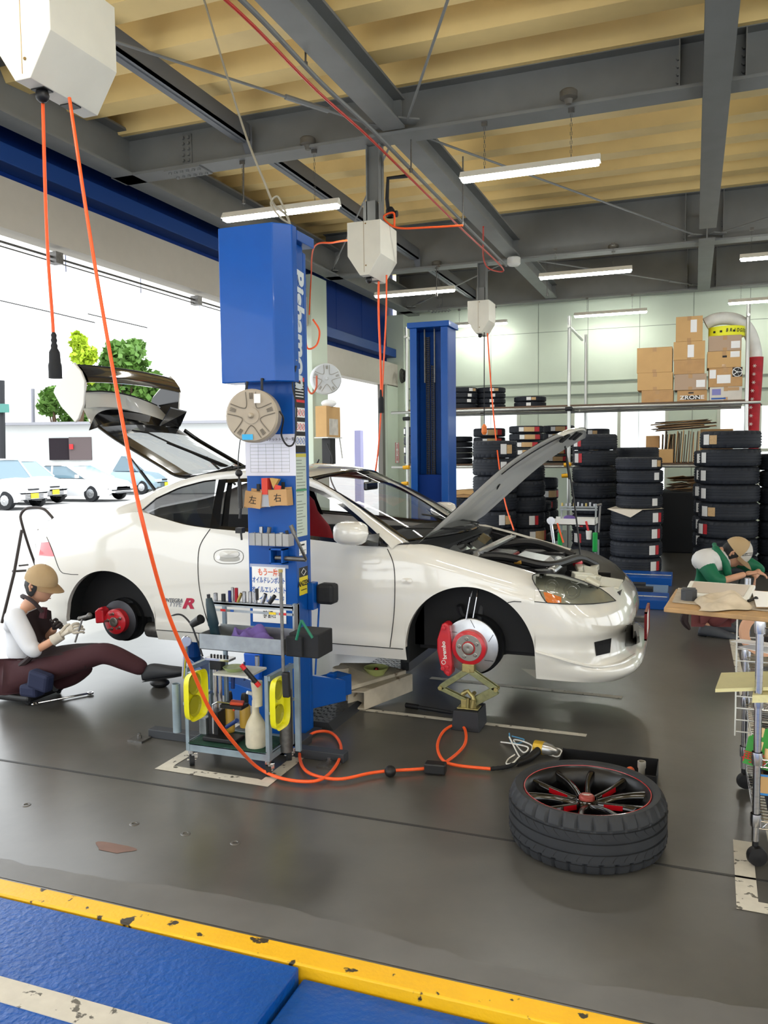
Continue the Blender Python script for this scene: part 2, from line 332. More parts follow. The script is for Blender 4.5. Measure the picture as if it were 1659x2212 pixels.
b = MB(); ibeamy(b, -6, 9.42, .11, 3.97, 4.28, .17); ibeamy(b, 10.0, 13.05, .11, 3.99, 4.3, .17); ibeamy(b, -6, 13.05, 4.4, 3.97, 4.28, .17); struct(b.build('ceiling_beam_8', STEEL))
b = MB()                                                       # light purlins
for y0, y1 in ((-2.5, 1.6), (1.8, 5.85), (6.05, 10.12), (10.32, 13.05)):
    for x in (-3.36, 2.2): b.bx(x+.03, x+.05, y0, y1, 4.12, 4.25); b.bx(x-.06, x+.05, y0, y1, 4.12, 4.135); b.bx(x-.06, x-.045, y0, y1, 4.135, 4.16); b.bx(x-.01, x+.0, y0, y1, 4.112, 4.12)
for y in (5.87, 10.14): b.add([(-3.42, y, 4.25), (-3.3, y, 4.25), (-3.3, y, 4.02), (-3.36, y, 4.02)], [(0, 1, 2, 3)])
struct(b.build('ceiling_beam_9', mat('dark_purlin', (104, 108, 114), .5)))
b = MB()
for px, y0, y1, Y in ((660, -30, 142, 4.6), (888, 296, 372, 6.0), (1000, 338, 488, 6.6), (943, 575, 640, 9.9), (526, 340, 440, 5.9), (1182, 470, 640, 11.0)): b.tube([pY(px, y0, Y), pY(px, y1, Y)], .006, 6); b.cyl(pY(px, y1-8, Y), pY(px, y1, Y), .014, n=8)
struct(b.build('ceiling_beam_21', IRON))
def brace(a, c, n):
    b = MB(); a, c = V(a), V(c); b.tube([a, c], .009, 6); m1 = a.lerp(c, .82); m2 = a.lerp(c, .9); b.tube([m1, m2], .018, 6)
    for p in (a, c): b.box(p, (.16, .1, .012), (0, 0, .6))
    return struct(b.build('ceiling_beam_%d' % (n+9), STEEL))
def hz(x, y, z): return pZ(x, y, z)
brace((XW+.35, 1.9, 4.06), (-2.22, 5.82, 4.06), 1); brace((-1.98, 5.8, 4.06), (.0, 1.9, 4.06), 2); brace((-1.98, 6.1, 4.06), (.0, 10.05, 4.06), 3)
brace((-2.2, 6.1, 4.06), (-4.5, 10.05, 4.06), 4); brace((.22, 10.05, 4.06), (4.2, 6.1, 4.06), 5); brace((-2.2, 10.4, 4.06), (-4.4, 13.0, 4.06), 6); brace((-2.0, 10.4, 4.06), (-.0, 13.0, 4.06), 7)
# ================= two post lift =================
HYD = mat('blue_box_paint', (8, 80, 165), .26, coat=.15, spec=.35, noise=.05)
lp = thing('lift_post', 'tall blue near lift post with big cover box, notices and lettering', 'car lift', (-2.25, 4.2, 0))
b = MB(); b.bx(-2.41, -2.10, 4.14, 4.29, 0, 2.83); b.bx(-2.41, -2.10, 4.29, 4.33, 0, 2.8); b.build('column', BLUE, lp, bevel=.006)
b = MB(); b.prism([(-2.476, 4.0, 2.05), (-2.14, 4.0, 2.05), (-2.06, 4.08, 2.05), (-2.06, 4.139, 2.05), (-2.476, 4.139, 2.05)], (0, 0, .85)); b.build('cover_box', HYD, lp, bevel=.006)
b = MB(); b.bx(-2.43, -2.06, 4.141, 4.36, 2.83, 2.885); b.build('top_cap', BLUE, lp, bevel=.004)
SIL = mat('pale_lettering', (200, 208, 212), .5)
t = text('Bishamon', (-2.0985, 4.225, 2.36), (0, 0, -1), (0, 1, 0), .165, SIL, lp, sx=1.05, bold=.007, shear=.1)
b = MB(); b.bx(-2.099, -2.098, 4.16, 4.2, 2.64, 2.71); b.build('lettering_patch', mat('light_blue_tape', (120, 160, 205), .5), lp)
def notice(name, x0, x1, z0, z1, y, m, parent, th=.001, **k): b = MB(); b.bx(x0, x1, y-th, y, z0, z1); return b.build(name, m, parent)
def sideplate(name, y0, y1, z0, z1, x, m, parent, th=.001): b = MB(); b.bx(x, x+th, y0, y1, z0, z1); return b.build(name, m, parent)
sp = sideplate('warning_label', 4.155, 4.28, 1.66, 2.09, -2.0995, INK, lp)
b = MB(); b.bx(-2.0983, -2.098, 4.158, 4.277, 2.065, 2.088, RED); b.bx(-2.0983, -2.098, 4.158, 4.277, 1.945, 1.96, RED)
for i in range(3): b.bx(-2.0983, -2.098, 4.158, 4.277, 1.70+i*.08, 1.755+i*.08, PAPER)
for i in range(3):
    for j in range(3):
        c = V((-2.0978, 4.18+j*.038, 1.727+i*.08)); b.tube([c+V((0, .014*cos(a), .018*sin(a))) for a in [k*PI/6 for k in range(12)]], .002, 4, RED if i else INKB, closed=True)
        b.beam(c+V((0, -.009, -.011)), c+V((0, .009, .011)), .001, .003, INK)
for i in range(5): b.bx(-2.0983, -2.098, 4.163, 4.265, 1.975+i*.017, 1.98+i*.017, PAPER)
b.build('pictograms', None, sp)
sp = sideplate('inspection_sheet', 4.15, 4.285, 1.18, 1.655, -2.0995, mat('label_green_white', (196, 208, 196), .5), lp)
b = MB(); b.bx(-2.0983, -2.098, 4.15, 4.285, 1.635, 1.655, mat('dull_yellow', (200, 190, 80), .6)); b.bx(-2.0983, -2.098, 4.15, 4.285, 1.44, 1.452, mat('dull_green', (80, 150, 110), .6))
for i in range(24):
    if i != 11: b.bx(-2.0983, -2.098, 4.157, 4.157+rnd.uniform(.06, .12), 1.2+i*.018, 1.204+i*.018, SEAM)
b.build('print', None, sp)
sideplate('white_sticker', 4.175, 4.27, 1.07, 1.15, -2.0995, PAPER, lp); MB().bx(-2.0985, -2.0982, 4.20, 4.245, 1.125, 1.135).bx(-2.0985, -2.0982, 4.18, 4.262, 1.095, 1.098).bx(-2.0985, -2.0982, 4.18, 4.25, 1.084, 1.087).build('sticker_print', INK, lp)
sp = sideplate('safety_plate', 4.17, 4.28, .84, 1.0, -2.0995, mat('plate_yellow', (225, 205, 50), .5), lp)
b = MB(); b.bx(-2.0983, -2.098, 4.17, 4.28, .945, 1.0, DARK); b.tube([(-2.0975, 4.225, .992), (-2.0975, 4.255, .972), (-2.0975, 4.225, .952), (-2.0975, 4.195, .972)], .002, 4, PAPER, closed=True); b.build('emblem', None, sp)
text('ANZEN', (-2.098, 4.225, .905), (0, 1, 0), (0, 0, 1), .042, INK, lp, bold=.001); MB().bx(-2.0983, -2.098, 4.19, 4.262, .866, .871).build('plate_print', INK, lp)
# paper notices on the face
pn = notice('torque_chart', -2.413, -2.09, 1.53, 1.765, 4.137, mat('glossy_paper', (214, 214, 226), .15), lp)
text('お客様用ホイルナットトルク一覧', (-2.25, 4.135, 1.735), (1, 0, 0), (0, 0, 1), .021, INK, lp, ext=.0003)
b = MB()
for i in range(9): b.bx(-2.38, -2.13, 4.1355, 4.136, 1.55+i*.02, 1.5515+i*.02, SEAM)
for i in range(6): b.bx(-2.38+i*.05, -2.379+i*.05, 4.1355, 4.136, 1.55, 1.71, SEAM)
b.build('ruling', None, pn)
pn = notice('handwritten_notice', -2.387, -2.17, .68, 1.005, 4.137, PAPER, lp)
for s, z, m in (('もう一度!', .972, mat('orange_marker', (225, 100, 60), .6)), ('オイルドレンボルト', .925, INKB), ('オイルエレメント', .87, INKB), ('オイルゲージ', .815, INKB), ('確認!!', .725, INK)): text(s, (-2.278, 4.135, z), (1, 0, 0), (0, 0, 1), .04 if len(s) > 7 else .046, m, lp, sx=.6 if len(s) > 8 else .72, bold=.0008, ext=.0003)
b = MB(); b.bx(-2.40, -2.15, 4.137, 4.1375, 1.0, 1.02); b.build('clear_tape', mat('clear_tape', (200, 210, 235), .2, alpha=.5), lp)
# pull handle bracket, switch box
b = MB(); b.bx(-2.235, -2.225, 4.07, 4.14, 1.035, 1.12); b.bx(-2.15, -2.16, 4.07, 4.14, 1.035, 1.12); b.bx(-2.235, -2.15, 4.07, 4.14, 1.03, 1.04); b.bx(-2.235, -2.15, 4.07, 4.14, 1.112, 1.122); lb = b.build('lever_bracket', BLUE, lp)
MB().tube([(-2.21, 4.10, 1.065), (-2.02, 4.10, 1.062)], .013, 12).tube(spl([(-2.02, 4.10, 1.062), (-2.03, 4.06, 1.13), (-2.07, 4.03, 1.24)], 4), .009, 10).tube([(-2.055, 4.035, 1.21), (-2.075, 4.03, 1.26)], .013, 10).build('release_lever', IRON, lp, smooth=True)
MB().bx(-2.10, -2.06, 4.27, 4.34, .74, .9).build('latch_housing', BLUE, lp, bevel=.005)
MB().bx(-2.06, -1.95, 4.30, 4.40, .77, .89).build('rubber_pad', RUB, lp, bevel=.02)
MB().tube([(-2.055, 4.34, .78), (-2.07, 4.30, .35)], .006, 8).build('linkage_rod', BLUE, lp)
b = MB(); b.bx(-2.46, -2.05, 4.10, 4.34, 0, .02); b.bx(-2.97, -1.72, 3.90, 3.97, 0, .05); b.bx(-2.5, -2.4, 3.9, 4.14, 0, .05); b.bx(-2.12, -2.02, 3.9, 4.14, 0, .05); b.build('foot_frame', mat('black_channel', (52, 55, 60), .5), lp, bevel=.004)
for x in (-2.99, -1.78): MB().bx(x-.05, x+.05, 3.80, 3.89, 0, .012).lathe([(.014, .012), (.014, .03), (.009, .032), (.009, .045), (0, .045)], (x, 3.845, 0), n=6).build('anchor_bolt', IRON, lp)
# arms
ARM = mat('scuffed_cream_paint', (196, 186, 166), .5, noise=.18, nscale=12); wear(ARM, 9, .33, .38, (120, 104, 84))
b = MB(); b.prism([(-2.22, 4.34, .34), (-2.22, 4.34, .12), (-2.06, 4.60, .12), (-2.06, 4.60, .25)], (.07, -.03, 0)); b.beam((-2.2, 4.42, .185), (-2.075, 4.74, .185), .13, .13); b.box((-2.10, 4.6, .265), (.05, .05, .03)); ar = b.build('arm', BLUE, lp, bevel=.005)
b = MB()                                                     # hollow square tube arm, open end toward the viewer
c0 = V((-2.005, 4.76, .066)); ux = V((.058, .008, 0)); uz = V((0, 0, .060)); dd = V((.19, .40, .03))
for s in (1, .84): pass
o = [c0-ux-uz, c0+ux-uz, c0+ux+uz, c0-ux+uz]; i_ = [c0-ux*.84-uz*.84, c0+ux*.84-uz*.84, c0+ux*.84+uz*.84, c0-ux*.84+uz*.84]
vs = o+[p+dd for p in o]+i_+[p+dd*.9 for p in i_]
b.add(vs, [(0, 1, 5, 4), (1, 2, 6, 5), (2, 3, 7, 6), (3, 0, 4, 7), (4, 5, 6, 7), (0, 8, 9, 1), (1, 9, 10, 2), (2, 10, 11, 3), (3, 11, 8, 0), (8, 12, 13, 9), (9, 13, 14, 10), (10, 14, 15, 11), (11, 15, 12, 8), (12, 15, 14, 13)])
b.prism([(-2.17, 4.72, .20), (-2.03, 4.74, .135), (-1.93, 4.95, .14), (-1.80, 5.16, .155), (-2.05, 5.22, .17), (-2.19, 4.94, .23)], (0, 0, .025)); b.prism([(-2.15, 4.74, .19), (-2.06, 4.76, .13), (-2.04, 4.80, .04), (-2.16, 4.80, .04)], (.02, .2, 0)); b.cyl((-2.14, 4.83, .14), (-2.14, 4.83, .255), .055, n=18)
b.build('arm_extension', ARM, lp, bevel=.006)
pd = MB(); pd.cyl((-1.86, 5.3, .14), (-1.86, 5.3, .3), .03); pd.cyl((-1.86, 5.3, .3), (-1.86, 5.3, .37), .06); pd.build('lift_pad', RUB, lp)
MB().beam((-2.2, 4.32, .12), (-3.1, 4.75, .12), .12, .11).beam((-3.0, 4.72, .1), (-3.45, 5.1, .12), .1, .09).cyl((-3.45, 5.1, .12), (-3.45, 5.1, .38), .05).build('rear_arm', BLUE, lp, bevel=.005)
# far post
fp = thing('lift_post', 'tall blue far lift post with open channel and chain, behind the white car', 'car lift', (-2.27, 7.4, 0))
b = MB(); y0 = 7.2
for x0, x1 in ((-2.45, -2.385), (-2.155, -2.09)): b.bx(x0, x1, y0, y0+.02, 0, 2.79)
b.bx(-2.45, -2.44, y0+.02, y0+.28, 0, 2.79); b.bx(-2.10, -2.09, y0+.02, y0+.28, 0, 2.79); b.bx(-2.44, -2.10, y0+.26, y0+.28, 0, 2.79)
b.build('column', BLUE, fp, bevel=.004); MB().bx(-2.47, -2.07, y0-.02, y0+.3, 2.79, 2.84).build('top_cap', BLUE, fp, bevel=.004)
MB().bx(-2.4, -2.14, y0+.05, y0+.3, .55, 1.45).build('carriage', DBLUE, fp, bevel=.005)
b = MB()
for x in (-2.315, -2.265):
    for i in range(150 if x < -2.3 else 135):
        z = .1+i*.0175; b.bx(x-.014, x+.014, y0+.12, y0+.13, z, z+.011); b.bx(x-.018, x-.013, y0+.115, y0+.135, z-.004, z+.014); b.bx(x+.013, x+.018, y0+.115, y0+.135, z-.004, z+.014)
b.build('lift_chain', DARK, fp)
MB().bx(-2.345, -2.335, y0+.1, y0+.12, 2.3, 2.79).bx(-2.25, -2.24, y0+.1, y0+.12, 2.3, 2.79).build('limit_rod', IRON, fp)
MB().beam((-2.2, 7.2, .12), (-1.6, 6.7, .12), .12, .11).beam((-2.34, 7.2, .12), (-3.0, 6.7, .12), .12, .11).build('arm', BLUE, fp)
# checker plate between the posts
CHK = mat('checker_plate', (74, 76, 80), .35, .55)
ck = MB(); ck.prism([(-2.30, 4.36, 0), (-2.30, 4.36, .045), (-2.02, 4.36, .045), (-1.985, 4.36, 0)], (0, 2.8, 0)); cp = ck.build('checker_plate_cover', CHK); props(cp, 'black checkered metal ramp plate on the floor between the lift posts', 'plate')
b = MB(); k = 0
for i in range(13):
    for j in range(100):
        x = -2.29+i*.0215; y = 4.38+j*.0278+(.0139 if i % 2 else 0); d = .007; s = 1 if (i+j) % 2 else -1
        b.add([(x-d, y-d*s*.9, .0452), (x+.002, y-.003, .0475), (x+d, y+d*s*.9, .0452), (x-.002, y+.003, .0475)], [(0, 1, 2, 3)])
o = b.build('raised_tread', mat('tread_metal', (120, 124, 130), .3, .7), cp)
# ================= hoses and reels =================
REEL = mat('reel_box_paint', (222, 219, 206), .5, noise=.06, nscale=5)
def reel_box(cx, y0, z0, label, sc_=1.):
    t = thing('cable_reel', label, 'reel', (cx, y0+.2, z0), 'ceiling cable reels'); W = .135; D = .36; Hh = .40
    x0, x1 = cx-W, cx+.135
    def poly(y): return [(x0, y, z0+.15), (x0, y, z0+Hh), (x1, y, z0+Hh), (x1, y, z0+.15), (x1-.1, y, z0), (x0+.1, y, z0)]
    b = MB(); b.prism(poly(y0), (0, D, 0)); b.build('housing', REEL, t, bevel=.003)
    b = MB(); b.bx(cx-.001, cx+.001, y0-.0015, y0, z0+.02, z0+Hh)
    for z in (z0+.07, z0+Hh-.02): b.sph((cx+.015, y0-.002, z), .006, 8)
    b.build('seam_and_screws', mat('brass', (150, 120, 70), .4, .7), t)
    MB().bx(cx-.03, cx+.03, y0+.22, y0+.27, z0-.004, z0+.001).build('cable_outlet', BLK, t)
    b = MB(); b.bx(cx-.03, cx+.03, y0+.07, y0+.12, z0-.004, z0+.001); b.sph((cx, y0+.095, z0-.02), .026, 12); b.build('cable_outlet', BLK, t, smooth=True)
    b = MB(); b.bx(cx-.09, cx+.13, y0+.08, y0+.28, z0+Hh, z0+Hh+.01); b.bx(cx-.05, cx+.05, y0+.12, y0+.22, z0+Hh, z0+Hh+.18); b.build('mounting_bracket', STEEL, t)
    return t
reel_box(-2.30, 2.42, 3.02, 'large white reel box in the top left corner, nearest of the ceiling reels')
reel_box(-2.35, 5.85, 3.0, 'white reel box hanging in the middle, right of the big blue cover')
reel_box(-2.52, 10.05, 3.13, 'small white reel box furthest away, above the far blue post')
b = MB()
for (x, y, z) in ((-2.30, 2.56, 3.6), (-2.32, 6.02, 3.58), (-2.5, 10.2, 3.7)):
    b.bx(x-.055, x+.055, y-.004, y+.004, z, 4.02); b.bx(x-.055, x-.047, y-.05, y+.05, z-.18, 4.02); b.bx(x+.047, x+.055, y-.05, y+.05, z-.18, 4.02)
struct(b.build('ceiling_beam_20', STEEL))
def cord(name, pts, r, m, label, cat, n=8, k=8, parent=None, smooth=True, group=None):
    b = MB(); b.tube(spl(pts, k), r, n); o = b.build(name, m, parent, smooth=smooth)
    if parent is None: props(o, label, cat, group)
    return o
# left cord of the near reel with a dark plug, right hose runs down to the cart
c1 = thing('power_cord', 'orange power cord hanging straight down at the far left with a black connector', 'cord', (-2.42, 2.5, 3.0))
pl = [pY(92, 200, 2.53), pY(98, 420, 2.53), pY(104, 560, 2.53), pY(113, 684, 2.53), pY(115, 718, 2.53)]
MB().tube(spl(pl, 5), .0065, 8).build('cable', ORG, c1, smooth=True)
q = pY(116, 718, 2.53); b = MB(); b.lathe([(.006, .0), (.011, -.01), (.009, -.02), (.012, -.03), (.009, -.04), (.013, -.05), (.012, -.06), (.02, -.075), (.022, -.115), (.025, -.125), (.025, -.175), (.0, -.175)], q, n=14); b.build('connector', RUB, c1, smooth=True)
hp = [pX(150, 212, -2.8), pX(190, 480, -2.6), pX(230, 720, -2.42), pX(272, 950, -2.2), pX(304, 1110, -2.035), pX(358, 1310, -2.03), pX(412, 1440, -2.03), pX(455, 1535, -2.02), pX(510, 1610, -2.0)]
fl = [(560, 1660), (620, 1684), (690, 1685), (728, 1650), (736, 1610), (715, 1583), (680, 1582), (653, 1605), (648, 1640), (668, 1670), (730, 1683), (800, 1670), (843, 1665), (925, 1659), (965, 1645), (1003, 1610), (1004, 1575), (985, 1565), (958, 1580), (945, 1610), (955, 1640), (985, 1653), (1060, 1661), (1100, 1655), (1130, 1636), (1148, 1625)]
zz = {8: .02}
pts = hp+[pZ(x, y, .022 if i > 0 else .05) for i, (x, y) in enumerate(fl)]
for i in (13, 14, 15, 24, 25): pts[i+9 if i < 20 else i+9-0] = pts[i+9]
ah = thing('air_hose', 'orange air hose hanging from the top left reel and looping across the floor', 'hose', (-2, 3.6, 0))
MB().tube(spl(pts[:-3], 8), .0085, 10).build('hose', ORG, ah, smooth=True)
MB().tube(spl(pts[-4:], 8), [.0105+.001*(i % 2) for i in range(25)], 10).build('strain_relief', RUB, ah, smooth=True)
q = pZ(843, 1666, .03); MB().sph(q, .03, 18).build('stopper_ball', BLK, ah, smooth=True)
q = pZ(940, 1659, .035); MB().beam(q-V((.055, 0, 0)), q+V((.055, .012, 0)), .06, .055).build('hose_clamp_block', BLK, ah, bevel=.008)
m1 = thing('power_cord', 'pair of orange cords hanging from the middle reel box, with a dark plug', 'cord', (-2.3, 6.0, 3.0))
MB().tube(spl([pY(818, 592, 6.1), pY(818, 680, 6.1), pY(822, 780, 6.1), pY(823, 842, 6.1)], 5), .009, 8).build('cable', ORG, m1, smooth=True)
MB().tube(spl([pY(835, 594, 6.1), pY(834, 680, 6.1), pY(828, 800, 6.1), pY(823, 890, 6.1), pY(816, 980, 6.1), pY(806, 1050, 6.1)], 5), .007, 8).build('hose', ORG, m1, smooth=True)
a = pY(823, 840, 6.1); MB().lathe([(.006, 0), (.012, -.02), (.013, -.06), (.022, -.08), (.022, -.19), (0, -.19)], a, n=12).build('connector', RUB, m1, smooth=True)
cord('hook_cord', [pY(1046, 718, 9.9), pY(1046, 920, 9.9)], .006, RUB, 'thin dark cord with orange plug hanging from the furthest reel', 'cord')
a = pY(1046, 916, 9.9); o = MB().lathe([(.01, 0), (.03, -.03), (.035, -.1), (.02, -.13), (0, -.13)], a, n=12).build('orange_plug', mat('orange_plastic', (225, 120, 50), .5)); props(o, 'orange plug at the end of the dark cord before the tyre racks', 'plug')
cord('air_hose', [pY(1053, 720, 9.9), pY(1062, 850, 9.7), pY(1075, 980, 9.2), pY(1090, 1080, 8.8), pY(1110, 1145, 8.4)], .008, ORG, 'thin orange hose from the furthest reel down behind the raised bonnet', 'hose')
# ceiling cable bundle with red hose
cp_ = [pZ(470, -30, 3.85), pZ(560, 55, 3.85), pZ(690, 190, 3.85), pZ(800, 290, 3.85), pZ(900, 390, 3.85), pZ(1000, 490, 3.85), pZ(1090, 578, 3.85)]
cord('conduit_pipe', [p+V((.02, 0, .02)) for p in cp_], .014, STEEL, 'grey ceiling pipe running away under the beams', 'pipe')
cord('ceiling_hose', [p+V((-.02, 0, -.01)) for p in cp_]+[pZ(1060, 582, 3.8), pZ(1045, 560, 3.85), pZ(1044, 490, 4.0)], .009, mat('red_hose', (190, 52, 36), .45), 'red hose strapped along the grey ceiling pipe', 'hose')
cord('ceiling_hose', [pY(1000, 487, 6.05), pY(930, 491, 6.05), pY(858, 492, 6.05), pY(828, 470, 6.05), pY(850, 460, 6.05), pY(852, 488, 6.05)], .008, ORG, 'orange hose curled on top of the middle reel box', 'hose')
cord('ceiling_wire', [pY(435, -20, 4.75), pY(480, 130, 4.65), pY(522, 265, 4.55), pY(545, 330, 4.45), pY(572, 395, 4.35), pY(592, 442, 4.28), pY(625, 480, 4.25), pY(628, 600, 4.12), pY(634, 760, 4.11), pY(640, 780, 4.11)], .007, mat('grey_cable', (150, 145, 130), .5), 'grey cable swinging from the roof to the top of the near blue post', 'cable')
cord('ceiling_wire', [pY(628, 485, 4.24), pY(606, 470, 4.2), pY(585, 440, 4.24), pY(600, 425, 4.26), pY(618, 460, 4.24)], .006, MT['grey_cable'], 'knotted loop of grey cable above the big blue cover', 'cable')
cord('power_cord', [pY(640, 790, 4.09), pY(632, 830, 4.09), pY(640, 880, 4.08), pY(637, 950, 4.08), pY(622, 963, 4.05), pY(608, 940, 4.03), pY(612, 905, 4.0), pY(604, 888, 3.98)], .005, BLK, 'black cord looping from the grey cable to the round reel', 'cord')
cord('ceiling_hose', [pY(760, 518, 6.0), pY(720, 524, 6.5), pY(678, 535, 7.5), pX(672, 600, XW+.15), pX(668, 680, XW+.15)], .008, ORG, 'orange hose sagging from the middle reel to the green column', 'hose')
cord('air_hose', [pX(676, 690, XW+.14), pX(690, 715, XW+.18), pX(684, 745, XW+.18), pX(664, 752, XW+.15), pX(660, 715, XW+.14)], .012, ORG, 'orange hose loop hanging on the green column', 'hose')
cord('air_hose', [pX(655, 715, XW+.13), pX(661, 800, XW+.13), pX(662, 830, XW+.13), pX(672, 850, XW+.2), pX(683, 838, XW+.25), pX(684, 812, XW+.25)], .012, mat('rust_hose', (190, 90, 60), .5), 'rust coloured hose running down the green column to the round reel', 'hose')
# round plastic reels
def drum(name, c, r, th, ax, m, label):
    t = thing(name, label, 'reel', c); ax = V(ax).normalized(); c = V(c)
    MB().lathe([(0, 0), (r*.93, 0), (r, r*.08), (r, th), (r*.9, th+.02), (0, th+.02)], c, ax, 40).build('drum', m, t, smooth=True)
    b = MB(); a1 = V((0, 0, 1)); a2 = ax.cross(a1).normalized()
    for k in range(5):                                       # embossed star
        t0 = k*2*PI/5+PI/2; t1 = t0+PI/5; t2 = t0+2*PI/5
        e = [c-ax*.003+(a1*sin(t)+a2*cos(t))*rr for t, rr in ((t0+.22, r*.9), (t0+.42, r*.42), (t1+.2, r*.42), (t1+.42, r*.9))]
        b.tube(spl(e, 4), r*.016, 5)
        for j in range(3):
            tt = t0+.02+j*.07-.1; b.beam(c-ax*.003+(a1*sin(tt)+a2*cos(tt))*r*.62, c-ax*.003+(a1*sin(tt)+a2*cos(tt))*r*.85, r*.02, .004)
    b.build('embossed_star', mat('drum_shadow_line', (112, 104, 92), .5) if r < .17 else MT['grey_cable'], t)
    MB().lathe([(r*.3, 0), (r*.3, -.006), (r*.1, -.006), (r*.1, -.02), (r*.05, -.03), (0, -.03)], c, ax, 20, m).build('hub', None, t, smooth=True)
    return t
DRM = mat('drum_plastic', (176, 164, 146), .45, noise=.1)
c = pY(543, 898, 3.92); d1 = drum('cord_reel', c, .146, .095, (-.25, .96, 0), DRM, 'round beige cord reel hanging on the near blue post under the cover box')
b = MB(); b.box(c+V((-.02, -.012, -.115)), (.06, .002, .03), (0, 0, .25)); b.build('sticker', mat('cyan_sticker', (50, 170, 225), .4), d1)
MB().box(c+V((-.055, .008, .075)), (.035, .004, .045), (0, 0, .25)).build('spec_label', PAPER, d1); MB().box(c+V((.05, -.022, .09)), (.035, .004, .05), (0, 0, .25)).build('spec_label', PAPER, d1)
MB().tube([c+V((.03, .07, .14)), c+V((.03, .07, .2)), (-2.2, 4.12, 2.07)], .008, 8).tube([c+V((-.06, .05, .13)), c+V((-.05, .05, .19))], .008, 8).build('hanger', DARK, d1)
cord('lamp_cord', [pY(519, 950, 4.02), pY(515, 985, 4.02), pY(514, 1022, 4.02)], .003, BLK, 'thin black cord hanging from the round reel', 'cord')
wl = thing('work_light', 'slim black inspection lamp hanging left of the near blue post', 'lamp', (-2.45, 4.02, 1.2))
a = pY(516, 1022, 4.02); MB().sph(a, .021, 14).build('stopper_ball', BLK, wl, smooth=True)
b = MB(); b.tube([a, pY(517, 1042, 4.02)], .006); b.tube([pY(517, 1040, 4.02), pY(520, 1098, 4.02)], .012, 10); b.tube([pY(520, 1098, 4.02), pY(518, 1120, 4.02)], .008, 8); b.bx(a.x-.02, a.x+.02, 4.0, 4.04, 1.21, 1.24); b.tube([(a.x+.005, 4.02, 1.21), (a.x+.008, 4.02, 1.17)], .006); b.build('handle', BLK, wl)
c = pX(706, 818, XW+.3); d2 = drum('hose_reel', c, .20, .13, (-.6, .8, 0), mat('reel_grey', (196, 200, 202), .4), 'pale grey round hose reel mounted high on the green column')
# ================= ceiling lights =================
LED = mat('led_tube', (255, 255, 250), .3, emit=20.); CASE = mat('lamp_case', (232, 230, 220), .5)
lights = [((995, 388), (1298, 352), 3.62, 'hanging by chains right of the middle, nearest'), ((483, 474), (730, 440), 3.56, 'hanging just above the big blue cover box'),
          ((810, 640), (982, 625), 3.68, 'behind the middle reel, left of the raised bonnet'), ((1165, 600), (1365, 582), 3.68, 'in the second row, above the tyre racks'),
          ((1598, 560), (1740, 546), 3.68, 'cut by the right edge of the picture, in the second row'), ((970, 705), (1092, 694), 3.73, 'half hidden behind the furthest reel'),
          ((1240, 683), (1397, 669), 3.73, 'in the back row, left of the cardboard boxes'), ((1573, 655), (1730, 642), 3.73, 'in the back row, at the right edge')]
for i, (p, q, z, d) in enumerate(lights):
    a = pZ(*p, z); c = pZ(*q, z); c.y = a.y; L = c.x-a.x; t = thing('ceiling_light', 'slim white tube light '+d, 'lamp', ((a.x+c.x)/2, a.y, z), 'tube lights on chains')
    b = MB(); b.prism([(a.x, a.y-.045, z), (a.x, a.y+.045, z), (a.x, a.y+.012, z+.05), (a.x, a.y-.012, z+.05)], (L, 0, 0)); b.build('housing', CASE, t)
    b = MB(); b.bx(a.x+.01, c.x-.01, a.y-.036, a.y+.036, z-.022, z-.001); b.build('tube', LED, t, bevel=.01)
    for x in (a.x+L*.18, c.x-L*.2):
        b = MB()
        n = 0; zz = z+.05
        while zz < 3.98:
            e = V((.006, 0, 0)) if n % 2 else V((0, .006, 0)); b.tube([V((x, a.y, zz))+e, V((x, a.y, zz+.022))+e, V((x, a.y, zz+.022))-e, V((x, a.y, zz))-e], .0018, 4, closed=True); zz += .03; n += 1
        b.bx(x-.02, x+.02, a.y-.01, a.y+.01, 3.97, 4.0)
        b.build('chain', IRON, t)
for yy in (1.75, -2.5):                                       # unseen tube lamps added to brighten the near floor and car, continuing the rows
    for xx in (-3.3, -1.5, .4, 2.3, 4.2, 6.1):
        o = MB().bx(xx, xx+1., yy-.045, yy+.045, 3.62, 3.66, CASE).bx(xx, xx+1., yy-.036, yy+.036, 3.598, 3.62, LED).build('ceiling_light'); props(o, 'added unseen slim white tube light over and behind the viewer', 'lamp', 'added unseen tube lights behind the viewer')
for i, (x, y) in enumerate([(1228, 215), (665, 315), (1325, 540), (943, 575)]):
    c = pZ(x, y, 4.02); o = MB().lathe([(.05, .06), (.06, .05), (.06, .01), (.03, 0), (.02, -.03), (0, -.03)], c, n=16).build('junction_socket', mat('old_plastic', (92, 88, 80), .5), smooth=True)
    props(o, 'small dark ceiling socket on the beam '+('above the nearest tube light', 'left of the grey upright', 'above the tube light over the tyre racks', 'over the light behind the middle reel')[i], 'socket')
o = MB().lathe([(.07, .05), (.08, .04), (.08, -.03), (.06, -.05), (0, -.055)], pZ(1110, 565, 3.95), n=24).build('smoke_detector', WHT, smooth=True); props(o, 'round white detector under the second beam', 'detector')
b = MB(); a = pY(838, 385, 6.3); b.tube([pY(880, 380, 6.3), a, pY(836, 430, 6.3), pY(840, 465, 6.3)], .016, 8); b.lathe([(.03, 0), (.035, .02), (.035, .06), (.02, .08)], pY(843, 470, 6.2), n=12); b.cyl(pY(848, 462, 6.15), pY(858, 462, 6.15), .025); o = b.build('air_regulator', DARK, smooth=True); props(o, 'dark air pipe and regulator above the middle reel', 'regulator')
